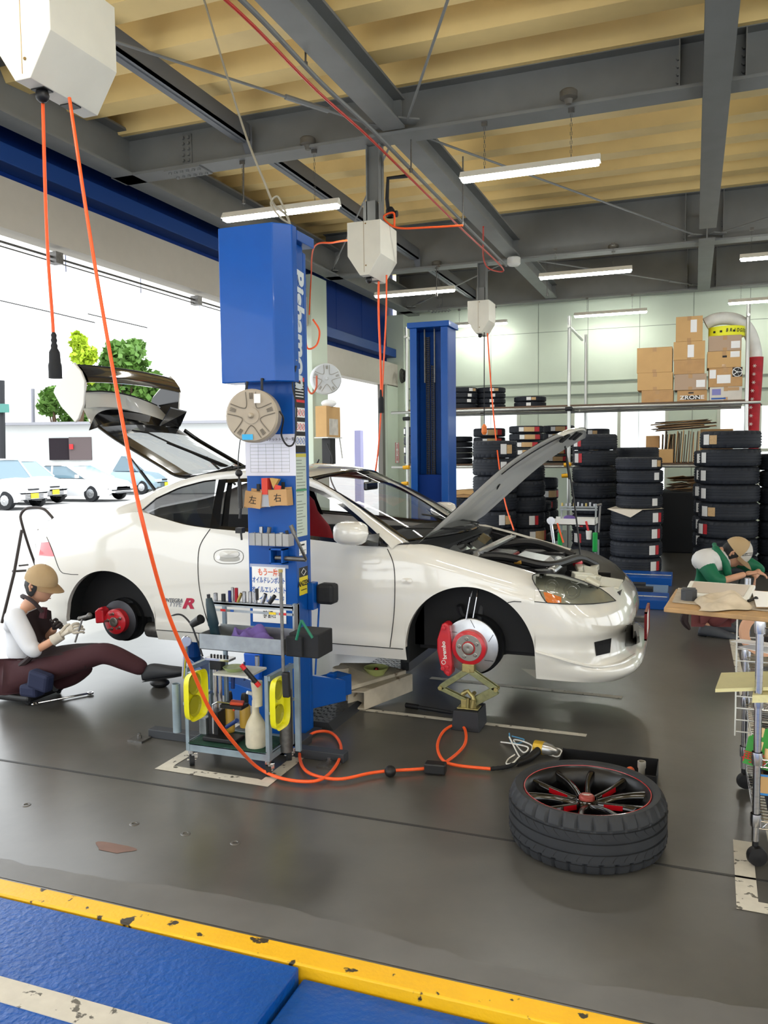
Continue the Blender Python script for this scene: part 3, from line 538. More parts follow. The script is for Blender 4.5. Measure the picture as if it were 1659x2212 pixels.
# ================= the white coupe =================
from mathutils.bvhtree import BVHTree
CY = 5.48
CW = mat('white_car_paint', (219, 217, 210), .14, coat=1., spec=.5); CBK = mat('gloss_black_trim', (14, 14, 16), .12, coat=.6); WELL = mat('wheel_well_black', (20, 24, 26), .8)
GLS = mat('car_glass', (225, 238, 234), .02, trans=1., ior=1.02 + .43, alpha=.28); TINT = mat('tinted_glass', (30, 32, 34), .03, spec=.7, alpha=.86); CABIN = mat('cabin_black', (20, 21, 24), .75)
SEAT = mat('red_seat_cloth', (168, 28, 44), .85, noise=.1, nscale=20); GAP = mat('panel_gap', (38, 38, 38), .7); SILV = mat('bare_aluminium', (188, 190, 192), .3, .9, noise=.2, nscale=18)
car = thing('car', 'white two-door sports coupe on the lift with bonnet and tailgate open and wheels off', 'car', (-2.5, CY, .3))
# half width of the lower body, by station and height
TX = [-4.62, -4.55, -4.42, -4.2, -3.84, -3.42, -3.0, -2.4, -1.75, -1.23, -.95, -.835]
WM = [.70, .755, .80, .838, .862, .848, .845, .846, .845, .858, .852, .845]
def wm(X): return sitp(X, list(zip(TX, WM)))
def ztop(X): return sitp(X, [(-4.62, 1.10), (-4.4, 1.13), (-4.1, 1.18), (-3.8, 1.235), (-3.6, 1.262), (-3.4, 1.222), (-3.19, 1.18), (-3.0, 1.162), (-2.74, 1.147), (-2.28, 1.109), (-1.82, 1.080), (-1.66, 1.09), (-1.559, 1.092), (-1.312, 1.046), (-1.12, 1.0), (-.93, .952), (-.835, .925)])
def wtop(X): return sitp(X, [(-4.62, .66), (-4.4, .74), (-4.0, .775), (-3.6, .775), (-3.0, .80), (-1.82, .80), (-1.66, .775), (-1.55, .73), (-1.3, .70), (-.835, .66)])
def ws(X, z):
    zt, wt, m = ztop(X), wtop(X), wm(X); zs = zt-sitp(X, [(-3.4, .16), (-1.8, .16), (-1.4, .13), (-.835, .11)])
    bul = sitp(X, [(-4.3, 0), (-3.84, .0), (-3.3, 0), (-1.8, 0), (-1.23, .0)])
    if z > zs:
        t = (z-zs)/max(zt-zs, 1e-4); t = min(t, 1); k = sitp(X, [(-1.85, 0), (-1.6, 1)])
        soft = m-.012-(m-.012-wt)*t**1.7; rnd_ = wt+(m-.012-wt)*math.sqrt(max(0, 1-t*t)); return soft*(1-k)+rnd_*k
    base = m-.012*max(0, (z-.80)/(zs-.80))**2 if z > .8 else m-.016*((.8-z)/.4)**2
    if .50 < z < .60: base -= .006*sin((z-.5)/.1*PI)
    if z < .463: base -= .02*((.463-z)/.08)
    elif z < .475: base += 0.0
    return base+bul
ARC = [(-1.23, .467, .395), (-3.835, .462, .390)]
def zbot(X): return sitp(X, [(-4.62, .47), (-4.45, .43), (-4.225, .43), (-4.22, .385), (-1.625, .383), (-.84, .383), (-.835, .33)])
def P3(X, w, z, s=1): return V((X, CY-s*w, z))
st = []                                                       # stations, doubled at the wheel arch ends
def run(a, b, n): return [a+(b-a)*i/n for i in range(n+1)]
segs = []
aR = ARC[1]; aF = ARC[0]
def lowb(X, arch):
    if not arch: return zbot(X)
    c = arch; return c[1]+math.sqrt(max(0, c[2]**2-(X-c[0])**2))
stations = [(X, None) for X in run(-4.62, aR[0]-aR[2], 12)]+[(aR[0]-aR[2]*cos(PI*i/36), aR) for i in range(37)]+[(X, None) for X in run(aR[0]+aR[2], aF[0]-aF[2], 60)]+[(aF[0]-aF[2]*cos(PI*i/40), aF) for i in range(41)]
def colz(X, arch):
    lo = lowb(X, arch); mid = .875; hi = ztop(X); zs = [lo+(mid-lo)*i/14 for i in range(14)]
    return zs+[mid+(hi-mid)*i/16 for i in range(17)]
body = MB(); bvv = []
for s in (1, -1):
    rows = []
    for X, a in stations: rows.append([P3(X, ws(X, z), z, s) for z in colz(X, a)])
    rows.append([P3(-.835, ws(-.835, z), z, s) for z in [.33+(.875-.33)*i/14 for i in range(14)]+[.875+(ztop(-.835)-.875)*i/16 for i in range(17)]])
    body.grid(rows); 
    if s == 1: bvv = rows
    for c in ARC:                                             # arch return lip
        r = [[P3(c[0]-c[2]*cos(PI*i/36), ws(c[0]-c[2]*cos(PI*i/36), c[1]+c[2]*sin(PI*i/36))-d, c[1]+c[2]*sin(PI*i/36), s) for i in range(37)] for d in (0, .035)]
        body.grid(r)
# greenhouse side: half width leans in with height
def wg(X, z): return .800-(z-1.1)*.50-max(0, -3.5-X)*.06
def pG(x, y):
    p = pY(x, y, 4.8)
    for _ in range(12): p = pY(x, y, CY-wg(p.x, p.z))
    return p
gi = [(846, 1186), (839, 1177), (812, 1150), (779, 1119), (741, 1087), (698, 1061), (663, 1048), (640, 1043), (590, 1036), (531, 1033), (488, 1035), (472, 1036), (439, 1040.5), (388, 1054), (338, 1077), (309, 1101)]
G = [pG(*p) for p in gi]
# outer line: A pillar foot, windscreen side, roof rail, tailgate rim
OUT = [(-1.625, .735, 1.100), (-1.66, .70, 1.113), (-1.80, .675, 1.190), (-1.98, .66, 1.303), (-2.14, .64, 1.395), (-2.30, .615, 1.472), (-2.42, .60, 1.515), (-2.52, .595, 1.532), (-2.68, .59, 1.543), (-2.88, .585, 1.545), (-3.0, .58, 1.54), (-3.08, .58, 1.533), (-3.2, .58, 1.518), (-3.36, .585, 1.482), (-3.55, .59, 1.425), (-3.72, .60, 1.365)]
rear_in = [(X, ztop(X)) for X in (-3.66, -3.8, -4.0, -4.2, -4.42, -4.6)]; rear_out = [(-3.80, .60, 1.33), (-3.92, .60, 1.30), (-4.06, .61, 1.272), (-4.2, .61, 1.25), (-4.42, .62, 1.21), (-4.58, .60, 1.14)]
for s in (1, -1):
    rows = []
    for g, o in list(zip(G, OUT))+[(None, None)]*0:
        a = V((g.x, g.y if s > 0 else 2*CY-g.y, g.z)); b_ = P3(*o, s); m_ = a.lerp(b_, .5)+V((0, -s*.012, .016)); rows.append([a, a.lerp(m_, .5)+V((0, -s*.004, .005)), m_, m_.lerp(b_, .5)+V((0, 0, .004)), b_, b_+V((0, s*.04, -.02))])
    for (X, z), o in zip(rear_in, rear_out):
        a = P3(X, wtop(X), z, s); b_ = P3(*o, s); m_ = a.lerp(b_, .5)+V((0, -s*.03, .022)); rows.append([a, a.lerp(m_, .5)+V((0, -s*.012, .006)), m_, m_.lerp(b_, .5)+V((0, 0, .012)), b_, b_+V((0, s*.04, -.02))])
    body.grid(rows)
    q = [P3(X, wtop(X), ztop(X), s) for X in (-3.66, -3.58, -3.5, -3.42)]; g2 = [V((G[-1].x, G[-1].y if s > 0 else 2*CY-G[-1].y, G[-1].z))]
    body.add([q[0], q[1], q[2], g2[0]], [(0, 1, 3), (1, 2, 3)])
# roof skin
rr = []
for i in range(13):
    X = -2.36-.66*i/12; row = []
    for j in range(21):
        f = -1+2*j/20; ze = sitp(-X, [(2.30, 1.472), (2.42, 1.515), (2.68, 1.543), (3.02, 1.538)])
        XX = X+(.085*(1-f*f) if i == 0 else .085*(1-f*f)*(1-i/12)); row.append(V((XX, CY-f*(.60-.02*i/12), ze+(.036+.0*i)*(1-f*f)+.004)))
    rr.append(row)
body.grid(rr)
body.grid([[P3(X, w, z) for w in (.66, .3, -.3, -.66)] for X, z in ((-4.62, .47), (-4.64, .8), (-4.62, 1.1), (-4.58, 1.15))])   # tail panel
bo = body.build('body_shell', CW, car, smooth=True, ang=50)
# nose: bumper that wraps from one front wheel arch to the other
XC = [(.30, -.345), (.33, -.285), (.365, -.262), (.40, -.272), (.43, -.31), (.47, -.345), (.55, -.35), (.62, -.318), (.70, -.330), (.77, -.372), (.856, -.451), (.945, -.56), (1.0, -.66)]
NW = [(.30, -.035), (.345, -.004), (.37, .0), (.40, -.006), (.43, -.022), (.50, -.02), (.58, -.008), (.70, .0), (.95, 0)]
def nose(th, lev):
    zt = .925-.115*sin(th)**1.6; z = .332-.02*sin(th)+(zt-.332+.02*sin(th))*lev; xc = sitp(z, XC); w0 = ws(-.835, max(z, .34))+sitp(z, NW)*sitp(th, [(0, 0), (.4, 1)])
    n = 3.5-1.2*max(0, min(1, (z-.4)/.4)); return V((-.835+(xc+.835)*sin(th)**(2/n), CY-w0*cos(th)**(2/n), z))
lv = [i/44 for i in range(45)]; nz = MB(); TH = [PI/2*i/40 for i in range(41)]
half = [[nose(th, l) for l in lv] for th in TH]
full = half+[[V((p.x, 2*CY-p.y, p.z)) for p in r] for r in half[-2::-1]]
nz.grid(full); nz.grid([[r[0] for r in full], [V((min(r[0].x, -.5)-.12, CY+(r[0].y-CY)*.8, r[0].z+.01)) for r in full]])
nz.build('front_bumper', CW, car, smooth=True, ang=60)
def bvh(rows): vs = [p for r in rows for p in r]; nc = len(rows[0]); return BVHTree.FromPolygons(vs, [(i*nc+j, i*nc+j+1, (i+1)*nc+j+1, (i+1)*nc+j) for i in range(len(rows)-1) for j in range(nc-1)], epsilon=1e-5)
BN = bvh(half); BS = bvh(bvv)
def cast(t, x, y, off=.0, fb=4.64):
    d = ray(x, y).normalized(); h = t.ray_cast(CO, d)
    if h[0] is None: return pY(x, y, fb)-d*off
    n = h[1]; n = -n if n.dot(d) > 0 else n
    return h[0]+n*off
def lerp2(a, b, t): return (a[0]+(b[0]-a[0])*t, a[1]+(b[1]-a[1])*t)
def resamp(pts, n):
    L = [0]
    for p, q in zip(pts, pts[1:]): L.append(L[-1]+math.hypot(q[0]-p[0], q[1]-p[1]))
    out = []
    for i in range(n+1):
        s = L[-1]*i/n
        for k in range(len(pts)-1):
            if s <= L[k+1]+1e-9: out.append(lerp2(pts[k], pts[k+1], (s-L[k])/max(L[k+1]-L[k], 1e-9))); break
    return out
def patch(t, top, bot, n, k, off, name, m, parent=car, mb=None):
    A, B = resamp(top, n), resamp(bot, n); b = mb or MB(); b.grid([[cast(t, *lerp2(p, q, j/k), off) for j in range(k+1)] for p, q in zip(A, B)], None)
    return b.build(name, m, parent, smooth=True)
def seam(t, pts, w=.0022, off=.0012, name='panel_gap', n=24):
    b = MB(); q = [cast(t, *p, off) for p in resamp(pts, n)]; b.tube(q, w, 5); return b
sm = MB()
def addm(a, b): o = len(a.v); a.v += b.v; a.f += [[i+o for i in f] for f in b.f]; a.m += [0]*len(b.f)
def csp(pts, k=5): return [(p.x, p.y) for p in spl([(x, y, 0) for x, y in pts], k)]
addm(sm, seam(BS, csp([(454, 1143), (435, 1172), (428.7, 1196), (428, 1236), (432, 1277), (442, 1321), (449, 1344), (456, 1366)]), .003))
addm(sm, seam(BS, csp([(837, 1186), (848, 1211), (852.6, 1240), (852.6, 1298), (849.7, 1341.6), (842.5, 1398)]), .003))
addm(sm, seam(BS, [(338, 1360.5), (520, 1374), (695, 1388), (871, 1402)], .003))
addm(sm, seam(BS, csp([(101, 1160), (112, 1185), (118, 1202), (131, 1234), (150, 1240), (169, 1241)]), .0025))
addm(sm, seam(BS, [(1096, 1302), (1110, 1299), (1126, 1300)], .0025)); addm(sm, seam(BN, [(1126, 1300), (1150, 1299), (1181, 1302)], .0025))
sm.build('panel_gaps', GAP, car)
# glass
MGI = [G[i] for i in range(1, 11)]                             # door glass upper edge
def belt(X): return P3(X, ws(X, ztop(X)-.002)-.004, ztop(X)-.004)
def both(fn):
    for s in (1, -1): fn(s)
def mir(p, s): return p if s > 0 else V((p.x, 2*CY-p.y, p.z))
for s in (1, -1):
    blk = MB(); gl = MB(); qg = MB()
    up = spl(MGI, 4); lo = [belt(min(p.x, -1.76)) for p in up]
    for A, B in ((0, .055), ): 
        blk.grid([[mir(p.lerp(q, t)+V((0, 0, 0)), s) for t in (0, min(.5, .03/max((p-q).length, .01)))] for p, q in zip(up, lo)])
        blk.grid([[mir(q.lerp(p, t)+V((0, -.003, 0)), s) for t in (-.02, min(.4, .03/max((p-q).length, .01)))] for p, q in zip(up, lo)])
    if s < 0: gl.grid([[mir(p.lerp(q, t)+V((0, .012, 0)), s) for t in (0, 1)] for p, q in zip(up, lo)])
    tri = [(-1.735, 1.078), (-1.83, 1.082), (-1.90, 1.083), (-2.0, 1.20), (-1.90, 1.13), (-1.78, 1.09)]
    blk.add([mir(P3(X, wg(X, z)+.006, z), s) for X, z in tri], [(0, 1, 2, 3, 4, 5)])
    bp = [(473, 1036), (490, 1034.5), (481, 1080), (473, 1147), (453, 1146), (462, 1090)]; blk.add([mir(pG(x, y)+V((0, -.004, 0)), s) for x, y in bp], [(0, 1, 2, 3, 4, 5)])
    bq = [(490, 1034.5), (500, 1036), (494, 1080), (488, 1148), (473, 1147), (481, 1080)]; blk.add([mir(pG(x, y)+V((0, .02, 0)), s) for x, y in bq], [(0, 1, 2, 3, 4, 5)])
    qt = [(466, 1037), (439, 1040.5), (388, 1054), (338, 1077), (309, 1101)]; qb = [(455, 1142), (405, 1135), (354, 1121), (317, 1108), (308, 1102)]
    T_, B_ = resamp(qt, 14), resamp(qb, 14); qg.grid([[mir(pG(*lerp2(p, q, j/4))+V((0, .002, 0)), s) for j in range(5)] for p, q in zip(T_, B_)])
    blk.tube([mir(pG(*p)+V((0, -.002, 0)), s) for p in T_]+[mir(pG(*p)+V((0, -.002, 0)), s) for p in B_[::-1]], .006, 6)
    blk.build('window_trim', CBK, car); qg.build('quarter_window', TINT, car, smooth=True)
    if s < 0: gl.build('side_window', GLS, car, smooth=True)
wsc = MB(); wb = MB(); rows = []
for i in range(9):
    t = i/8; row = []
    for j in range(21):
        f = -1+2*j/20; X = -2.335+t*.68+(1-f*f)*(.075+.17*t); z = 1.483-t*.375+(1-f*f)*(.045-.03*t)+.02*sin(PI*t); row.append(V((X, CY-f*(.605+.095*t), z)))
    rows.append(row)
wsc.grid(rows); wsc.build('windscreen', GLS, car, smooth=True)
wb.tube([r[0]+V((0, -.004, .002)) for r in rows]+[p for p in rows[-1]]+[r[-1] for r in rows[::-1]]+rows[0][::-1], .009, 6, closed=True)
wb.grid([[p+V((-.015*k, 0, .003+.008*k)) for k in (0, 1)] for p in rows[0]]); wb.build('windscreen_seal', CBK, car)
wp = MB(); wp.tube([rows[8][4]+V((.02, 0, .015)), rows[6][15]+V((0, 0, .012))], .006); wp.tube([rows[8][12]+V((.02, 0, .015)), rows[7][19]+V((0, 0, .012))], .006); wp.build('wiper', BLK, car)
# cabin
b = MB(); b.bx(-3.5, -1.7, CY-.74, CY+.74, .42, .5); b.bx(-3.5, -1.7, CY-.80, CY-.755, .5, 1.06); b.bx(-3.5, -1.7, CY+.755, CY+.80, .5, 1.06); b.bx(-4.3, -3.4, CY-.66, CY-.62, .5, 1.14); b.bx(-4.3, -3.4, CY+.62, CY+.66, .5, 1.14); b.bx(-4.45, -3.4, CY-.6, CY+.6, .6, .66); b.bx(-1.72, -1.66, CY-.75, CY+.75, .45, 1.05)
b.prism([(-1.70, CY-.74, 1.02), (-1.66, CY-.74, 1.07), (-1.9, CY-.74, 1.10), (-2.05, CY-.74, 1.08), (-2.08, CY-.74, .85), (-1.7, CY-.74, .85)], (0, 1.48, 0)); b.prism([(-1.95, CY-.55, 1.09), (-2.1, CY-.55, 1.16), (-2.12, CY-.55, 1.08)], (0, .4, 0))
b.bx(-3.35, -2.4, CY-.55, CY+.55, 1.49, 1.51); b.build('cabin_lining', CABIN, car)
def seat(x, y, name='front_seat', h=.62):
    b = MB(); rows = []
    for z, w_, xo, d in ((0, .22, 0, .07), (.12, .25, -.01, .1), (.3, .26, -.05, .11), (.45, .24, -.09, .1), (.53, .16, -.12, .08), (.58, .11, -.135, .07), (.66, .11, -.155, .06), (.70, .06, -.165, .04)):
        rows.append([V((x+xo+d*sin(a)*(1 if sin(a) > 0 else .6), y+w_*cos(a)*.92, .62+z)) for a in [k*PI/8 for k in range(16)]])
    b.grid(rows, closed=True); b.add(rows[-1], [tuple(range(16))]); b.box((x+.26, y, .62), (.52, .5, .14)); b.tube([(x+.03, y-.24, .62), (x+.5, y-.24, .64)], .07, 10); b.tube([(x+.03, y+.24, .62), (x+.5, y+.24, .64)], .07, 10)
    return b.build(name, SEAT, car, smooth=True)
seat(-2.72, CY-.37); seat(-2.72, CY+.37); b = MB(); b.box((-3.3, CY, .78), (.14, 1.1, .45), (0, -.3, 0)); b.box((-3.1, CY, .6), (.4, 1.1, .12)); b.build('rear_seat', CABIN, car, bevel=.03)
b = MB(); c = V((-2.16, CY-.37, 1.0)); ax = V((-.9, 0, .42)).normalized(); a1 = V((0, 1, 0)); a2 = ax.cross(a1); b.tube([c+(a1*cos(t)+a2*sin(t))*.18 for t in [k*PI/12 for k in range(24)]], .014, 8, closed=True)
for t in (0, PI, -PI/2): b.tube([c, c+(a1*cos(t)+a2*sin(t))*.18], .012, 6)
b.cyl(c, c-ax*.2, .04); b.build('steering_wheel', CBK, car, smooth=True); b = MB(); b.box((-2.17, CY, 1.42), (.03, .22, .06)); b.cyl((-2.17, CY, 1.44), (-2.2, CY, 1.5), .01); b.build('rear_view_mirror', CBK, car, bevel=.01)
# mirror
b = MB(); c = (-1.915, 4.50, 1.175); rows = []
for k in range(11):
    t = -1+2*k/10; e = math.sqrt(max(0, 1-abs(t)**3.2)); rows.append([V((c[0]+t*.115, c[1]+.075*e*(.9*cos(a)), c[2]+.072*e*sin(a)+.0)) if False else V((c[0]+t*.115, c[1]+.075*e*cos(a), c[2]+.073*e*(abs(sin(a))**.7)*(1 if sin(a) > 0 else -1))) for a in [j*PI/12 for j in range(24)]])
b.grid(rows, closed=True); b.build('door_mirror', CW, car, smooth=True); MB().prism([(-1.90, 4.55, 1.115), (-1.80, 4.66, 1.10), (-1.80, 4.68, 1.16), (-1.9, 4.56, 1.15)], (.0, 0, -.02)).add([(-1.84, 4.5, 1.16), (-1.74, 4.672, 1.08), (-1.83, 4.675, 1.084), (-1.95, 4.69, 1.10), (-1.98, 4.72, 1.19)], [(1, 2, 3, 4)]).build('mirror_mount', CBK, car)
b = MB(); b.grid([[V((p.x, 2*CY-p.y, p.z)) for p in r] for r in rows], closed=True); b.build('door_mirror', CW, car, smooth=True)
# handle, marker, lamps
t = BS; E = lambda cx_, cy_, a, b_, n=20, k=2.6: [(cx_+a*abs(cos(u))**(2/k)*(1 if cos(u) > 0 else -1), cy_+b_*abs(sin(u))**(2/k)*(1 if sin(u) > 0 else -1)) for u in [2*PI*i/n for i in range(n)]]
def disc(t, c, a, b_, off, name, m, parent=car, k=2.6, rings=3, out=0.):
    mb = MB(); R_ = [[cast(t, c[0]+(x-c[0])*f, c[1]+(y-c[1])*f, off+out*(1-f)) for x, y in E(*c, a, b_, 24, k)] for f in [1-i/rings*.98 for i in range(rings+1)]]
    R0 = [[cast(t, *p, -.002) for p in E(*c, a, b_, 24, k)]]; mb.grid(R0+R_, closed=True); return mb.build(name, m, parent, smooth=True)
dh = MB(); dh.tube([cast(t, *p, .001) for p in E(494, 1202, 32, 16)], .0022, 5, closed=True); dh.build('handle_rim', mat('soft_shadow_gap', (120, 118, 112), .5), car)
disc(t, (496, 1207), 22, 6.5, .002, 'handle_recess', mat('handle_recess', (170, 168, 160), .4)); disc(t, (496, 1197), 21, 8, .006, 'door_handle', CW, out=.012); disc(t, (472, 1204), 3.6, 3.6, .003, 'door_lock', CHR)
disc(t, (879, 1254.6), 11.5, 6.2, .006, 'side_marker', mat('clear_lens', (215, 212, 205), .1, coat=1), out=.006)
x0 = cast(t, 362, 1302, .002); x1 = cast(t, 395, 1303, .002); d = (x1-x0).normalized(); up = V((0, 0, 1))
GREYL = mat('decal_grey', (96, 98, 106), .4)
text('INTEGRA', cast(t, 375, 1297, .003), d, up, .036, GREYL, car, 'lettering', sx=.95, bold=.0006, shear=.3); text('TYPE', cast(t, 378, 1306, .003), d, up, .045, mat('decal_light', (150, 152, 160), .4), car, 'lettering', sx=1.0, bold=.0005, shear=.3)
text('R', cast(t, 405, 1304.5, .003), d, up, .095, mat('decal_red', (170, 22, 60), .4), car, 'lettering', sx=1.5, bold=.004, shear=.35)
TL = mat('tail_lamp_red', (215, 30, 48), .15, coat=1); patch(BS, [(90, 1172), (106, 1171)], [(85, 1200), (118, 1202)], 6, 6, .004, 'tail_lamp', TL)
# headlight
HT = [(1150, 1250), (1150, 1243), (1154, 1240), (1164, 1238.5), (1190, 1238.5), (1214, 1241), (1258, 1254.7), (1295, 1271.6), (1314, 1285), (1329, 1298.6)]
HB = [(1150, 1250), (1156, 1263), (1164, 1275), (1172, 1291), (1181, 1302), (1214, 1304.6), (1250, 1306), (1282, 1305), (1310, 1302), (1329, 1298.6)]
HL = mat('aged_headlamp_lens', (128, 128, 112), .12, coat=1, noise=.15, nscale=9); hl = patch(BN, HT, HB, 26, 10, .004, 'headlamp', HL)
b = MB(); b.tube([cast(BN, *p, .005) for p in resamp(HT, 30)], .003, 5); b.tube([cast(BN, *p, .005) for p in resamp(HB, 30)], .003, 5); b.build('headlamp_rim', GAP, hl)
b = MB(); A, B = resamp([(1174, 1280), (1180, 1280), (1212, 1290)], 8), resamp([(1180, 1301), (1196, 1303), (1212, 1302)], 8); b.grid([[cast(BN, *lerp2(p, q, j/3), .0055) for j in range(4)] for p, q in zip(A, B)]); b.build('amber_indicator', mat('amber_lens', (196, 104, 40), .2, coat=1), hl)
b = MB(); LR = mat('lamp_reflector', (172, 172, 158), .12, .6, coat=1)
for c, r in (((1192, 1268), 15), ((1235, 1278), 18)):
    for rr_ in (r, r*.6): b.tube([cast(BN, c[0]+rr_*cos(u), c[1]+rr_*.95*sin(u), .006) for u in [k*PI/12 for k in range(24)]], .0022, 5, closed=True)
b.build('lamp_ring', LR, hl)
b = MB(); A, B = resamp([(1283, 1387), (1320, 1378)], 6), resamp([(1287, 1417), (1317, 1410)], 6); b.grid([[cast(BN, *lerp2(p, q, j/3), .003) for j in range(4)] for p, q in zip(A, B)]); b.build('bumper_duct', mat('duct_black', (12, 12, 14), .8), car)
b = MB(); b.tube([cast(BN, *p, .0) for p in resamp(csp([(1157, 1408), (1200, 1420), (1240, 1432), (1290, 1441), (1340, 1433), (1372, 1415)]), 30)], .010, 8); b.build('lip_crease', CW, car, smooth=True)
# radiator opening and plate
b = MB(); A, B = resamp([(1352, 1350), (1366, 1350), (1379, 1345)], 8), resamp([(1350, 1397), (1365, 1396), (1382, 1388)], 8); b.grid([[cast(BN, *lerp2(p, q, j/3), .002) for j in range(4)] for p, q in zip(A, B)]); b.build('radiator_opening', mat('recess_grey', (96, 94, 88), .5), car)
b = MB(); b.box((-.262, CY-.02, .555), (.008, .33, .165)); pl_ = b.build('number_plate', WHT, car); b = MB()
for y0, y1, z0, z1 in ((-.175, .175, -.09, -.08), (-.175, .175, .08, .09), (-.175, -.165, -.09, .09), (.165, .175, -.09, .09)): b.bx(-.268, -.252, CY-.02+y0, CY-.02+y1, .555+z0, .555+z1)
b.build('plate_frame', mat('red_chrome', (150, 50, 52), .2, .7), pl_); MB().box((-.30, CY, .56), (.08, .05, .03)).build('plate_bracket', IRON, pl_)
# wheel wells, arches, underbody
b = MB()
for c in ARC:
    for s in (1, -1):
        r = [[P3(c[0]-(c[2]+.01)*cos(PI*i/24), w_, c[1]+(c[2]+.01)*sin(PI*i/24), s) for i in range(25)] for w_ in (.80, .36)]
        b.grid(r); cen = [P3(c[0]-(c[2]+.01)*cos(PI*i/24), .36, c[1]+(c[2]+.01)*sin(PI*i/24), s) for i in range(25)]; b.add(cen+[P3(c[0]+c[2], .36, .36, s), P3(c[0]-c[2], .36, .36, s)], [tuple(range(27))])
b.bx(-1.66, -1.62, CY-.78, CY-.3, .36, .75); b.bx(-1.62, -.85, CY-.35, CY+.35, .36, .42); b.bx(-3.42, -1.64, CY-.76, CY+.76, .38, .43); b.bx(-4.5, -4.25, CY-.6, CY+.6, .42, .5); b.build('wheel_well', WELL, car)
b = MB(); b.tube(spl([(-1.5, CY, .4), (-2.5, CY+.05, .38), (-3.3, CY+.1, .40), (-3.7, CY+.2, .42)], 6), .035, 10); b.lathe([(0, 0), (.11, 0), (.12, .03), (.12, .45), (.1, .48), (0, .48)], (-4.45, CY-.15, .47), (0, 1, 0), 20); b.tube([(-3.66, CY-.62, .40), (-3.40, CY-.64, .40)], .055, 14); b.build('exhaust', IRON, car, smooth=True)
# brakes
ROT = mat('brake_disc_steel', (186, 188, 192), .3, .85, noise=.08, nscale=30); ROTD = mat('worn_disc_steel', (70, 70, 74), .4, .8); BRD = mat('brake_red', (190, 30, 42), .35, coat=.4); BOLT = mat('bolt_steel', (150, 146, 138), .3, .9)
def hub(hx, hz, yw, r, hat, disc_m, front):
    h = MB(); h.lathe([(r+.012, .03), (r+.012, .09), (.05, .10)], (hx+.01, yw, hz), (0, 1, 0), 40); h.build('dust_shield', DARK, car, smooth=True); h = MB(); h.lathe([(r-.004, .012), (r, .008), (r, -.012), (r-.004, -.014), (.02, -.014)], (hx, yw, hz), (0, 1, 0), 48); d = h.lathe([(r-.006, -.0135), (hat+.002, -.0135)], (hx, yw, hz), (0, 1, 0), 48).build('brake_disc', disc_m, car, smooth=True)
    if front:
        b = MB()
        for k in range(6):
            a = k*PI/3+.3; p = lambda rr_, da: V((hx+rr_*cos(a+da), yw-.0145, hz+rr_*sin(a+da))); b.beam(p(hat+.012, 0), p(r-.008, .22), .002, .003)
        b.build('slot', INK, d)
    b = MB(); b.lathe([(hat, 0), (hat, -.045), (hat-.006, -.05), (.03, -.05)], (hx, yw-.012, hz), (0, 1, 0), 40); hb = b.build('hub_bell', BRD, car, smooth=True); b = MB(); y = yw-.064
    b.lathe([(.034, .012), (.034, -.012), (.028, -.014), (0, -.010)], (hx, y, hz), (0, 1, 0), 24)
    for k in range(5):
        a = k*2*PI/5+.5; c = V((hx+.057*cos(a), y, hz+.057*sin(a))); b.cyl(c+V((0, .01, 0)), c-V((0, .032 if not front else .008, 0)), .007, n=10); b.lathe([(.012, .003), (.012, -.003), (.008, -.004)], c, (0, 1, 0), 12)
    b.build('wheel_stud', BOLT, hb, smooth=True)
    if front:
        fr = MB(); fr.lathe([(.080, -.0508), (.078, -.0525), (.042, -.0525), (.040, -.0508)], (hx, yw-.012, hz), (0, 1, 0), 40); fo = fr.build('hub_face', BOLT, hb, smooth=True)
    return d
hub(-1.232, .49, 4.72, .168, .104, ROT, True); hub(-3.835, .475, 4.76, .145, .090, ROTD, False); hub(-1.235, .49, 2*CY-4.72, .168, .104, ROT, True)
# front caliper
cal = [(-.175, .10), (-.165, .135), (-.145, .15), (-.118, .135), (-.108, .06), (-.105, -.03), (-.10, -.11), (-.105, -.165), (-.125, -.185), (-.15, -.165), (-.175, -.12), (-.195, -.03), (-.195, .04)]
b = MB(); hx, hz_ = -1.235, .485; b.prism([(hx+x*1.0, 4.66, hz_+z) for x, z in cal], (0, .09, 0)); co_ = b.build('caliper', BRD, car, bevel=.012, bseg=3); b = MB()
for x, z in ((-.15, .115), (-.125, -.155), (-.13, -.12), (-.155, -.13)): b.lathe([(.013, 0), (.013, -.012), (0, -.013)], (hx+x, 4.66, hz_+z), (0, 1, 0), 8)
b.build('caliper_bolt', BRD, co_); text('brembo', (hx-.148, 4.6585, hz_-.02), (-.1, 0, 1), (-1, 0, -.1), .034, WHT, co_, bold=.0008); MB().tube([(hx-.152+.012*cos(a), 4.658, hz_-.094+.012*sin(a)) for a in [k*PI/8 for k in range(16)]], .0022, 5, closed=True).build('emblem', WHT, co_)
b = MB(); hx2, hz2 = -3.835, .475; b.prism([(hx2-.155, 4.68, hz2-.02), (hx2-.16, 4.68, hz2+.07), (hx2-.12, 4.68, hz2+.10), (hx2-.085, 4.68, hz2+.08), (hx2-.085, 4.68, hz2-.01)], (0, .08, 0)); b.cyl((hx2-.1, 4.67, hz2+.09), (hx2-.07, 4.67, hz2+.10), .012); b.build('caliper', BRD, car, bevel=.01)
b = MB()                                                       # suspension
b.tube(spl([(-1.32, 4.78, .72), (-1.3, 4.8, .66), (-1.2, 4.82, .6)], 4), .02, 8); b.tube([(-1.18, 4.9, .9), (-1.21, 4.8, .55)], .028, 12); b.tube([(-1.5, 5.1, .42), (-1.24, 4.8, .40), (-.95, 5.1, .42)], .022, 8)
for k in range(8): b.tube([(-1.2+.05*cos(a), 4.95+.05*sin(a), .62+k*.03+a*.0045) for a in [j*PI/6 for j in range(13)]], .007, 6)
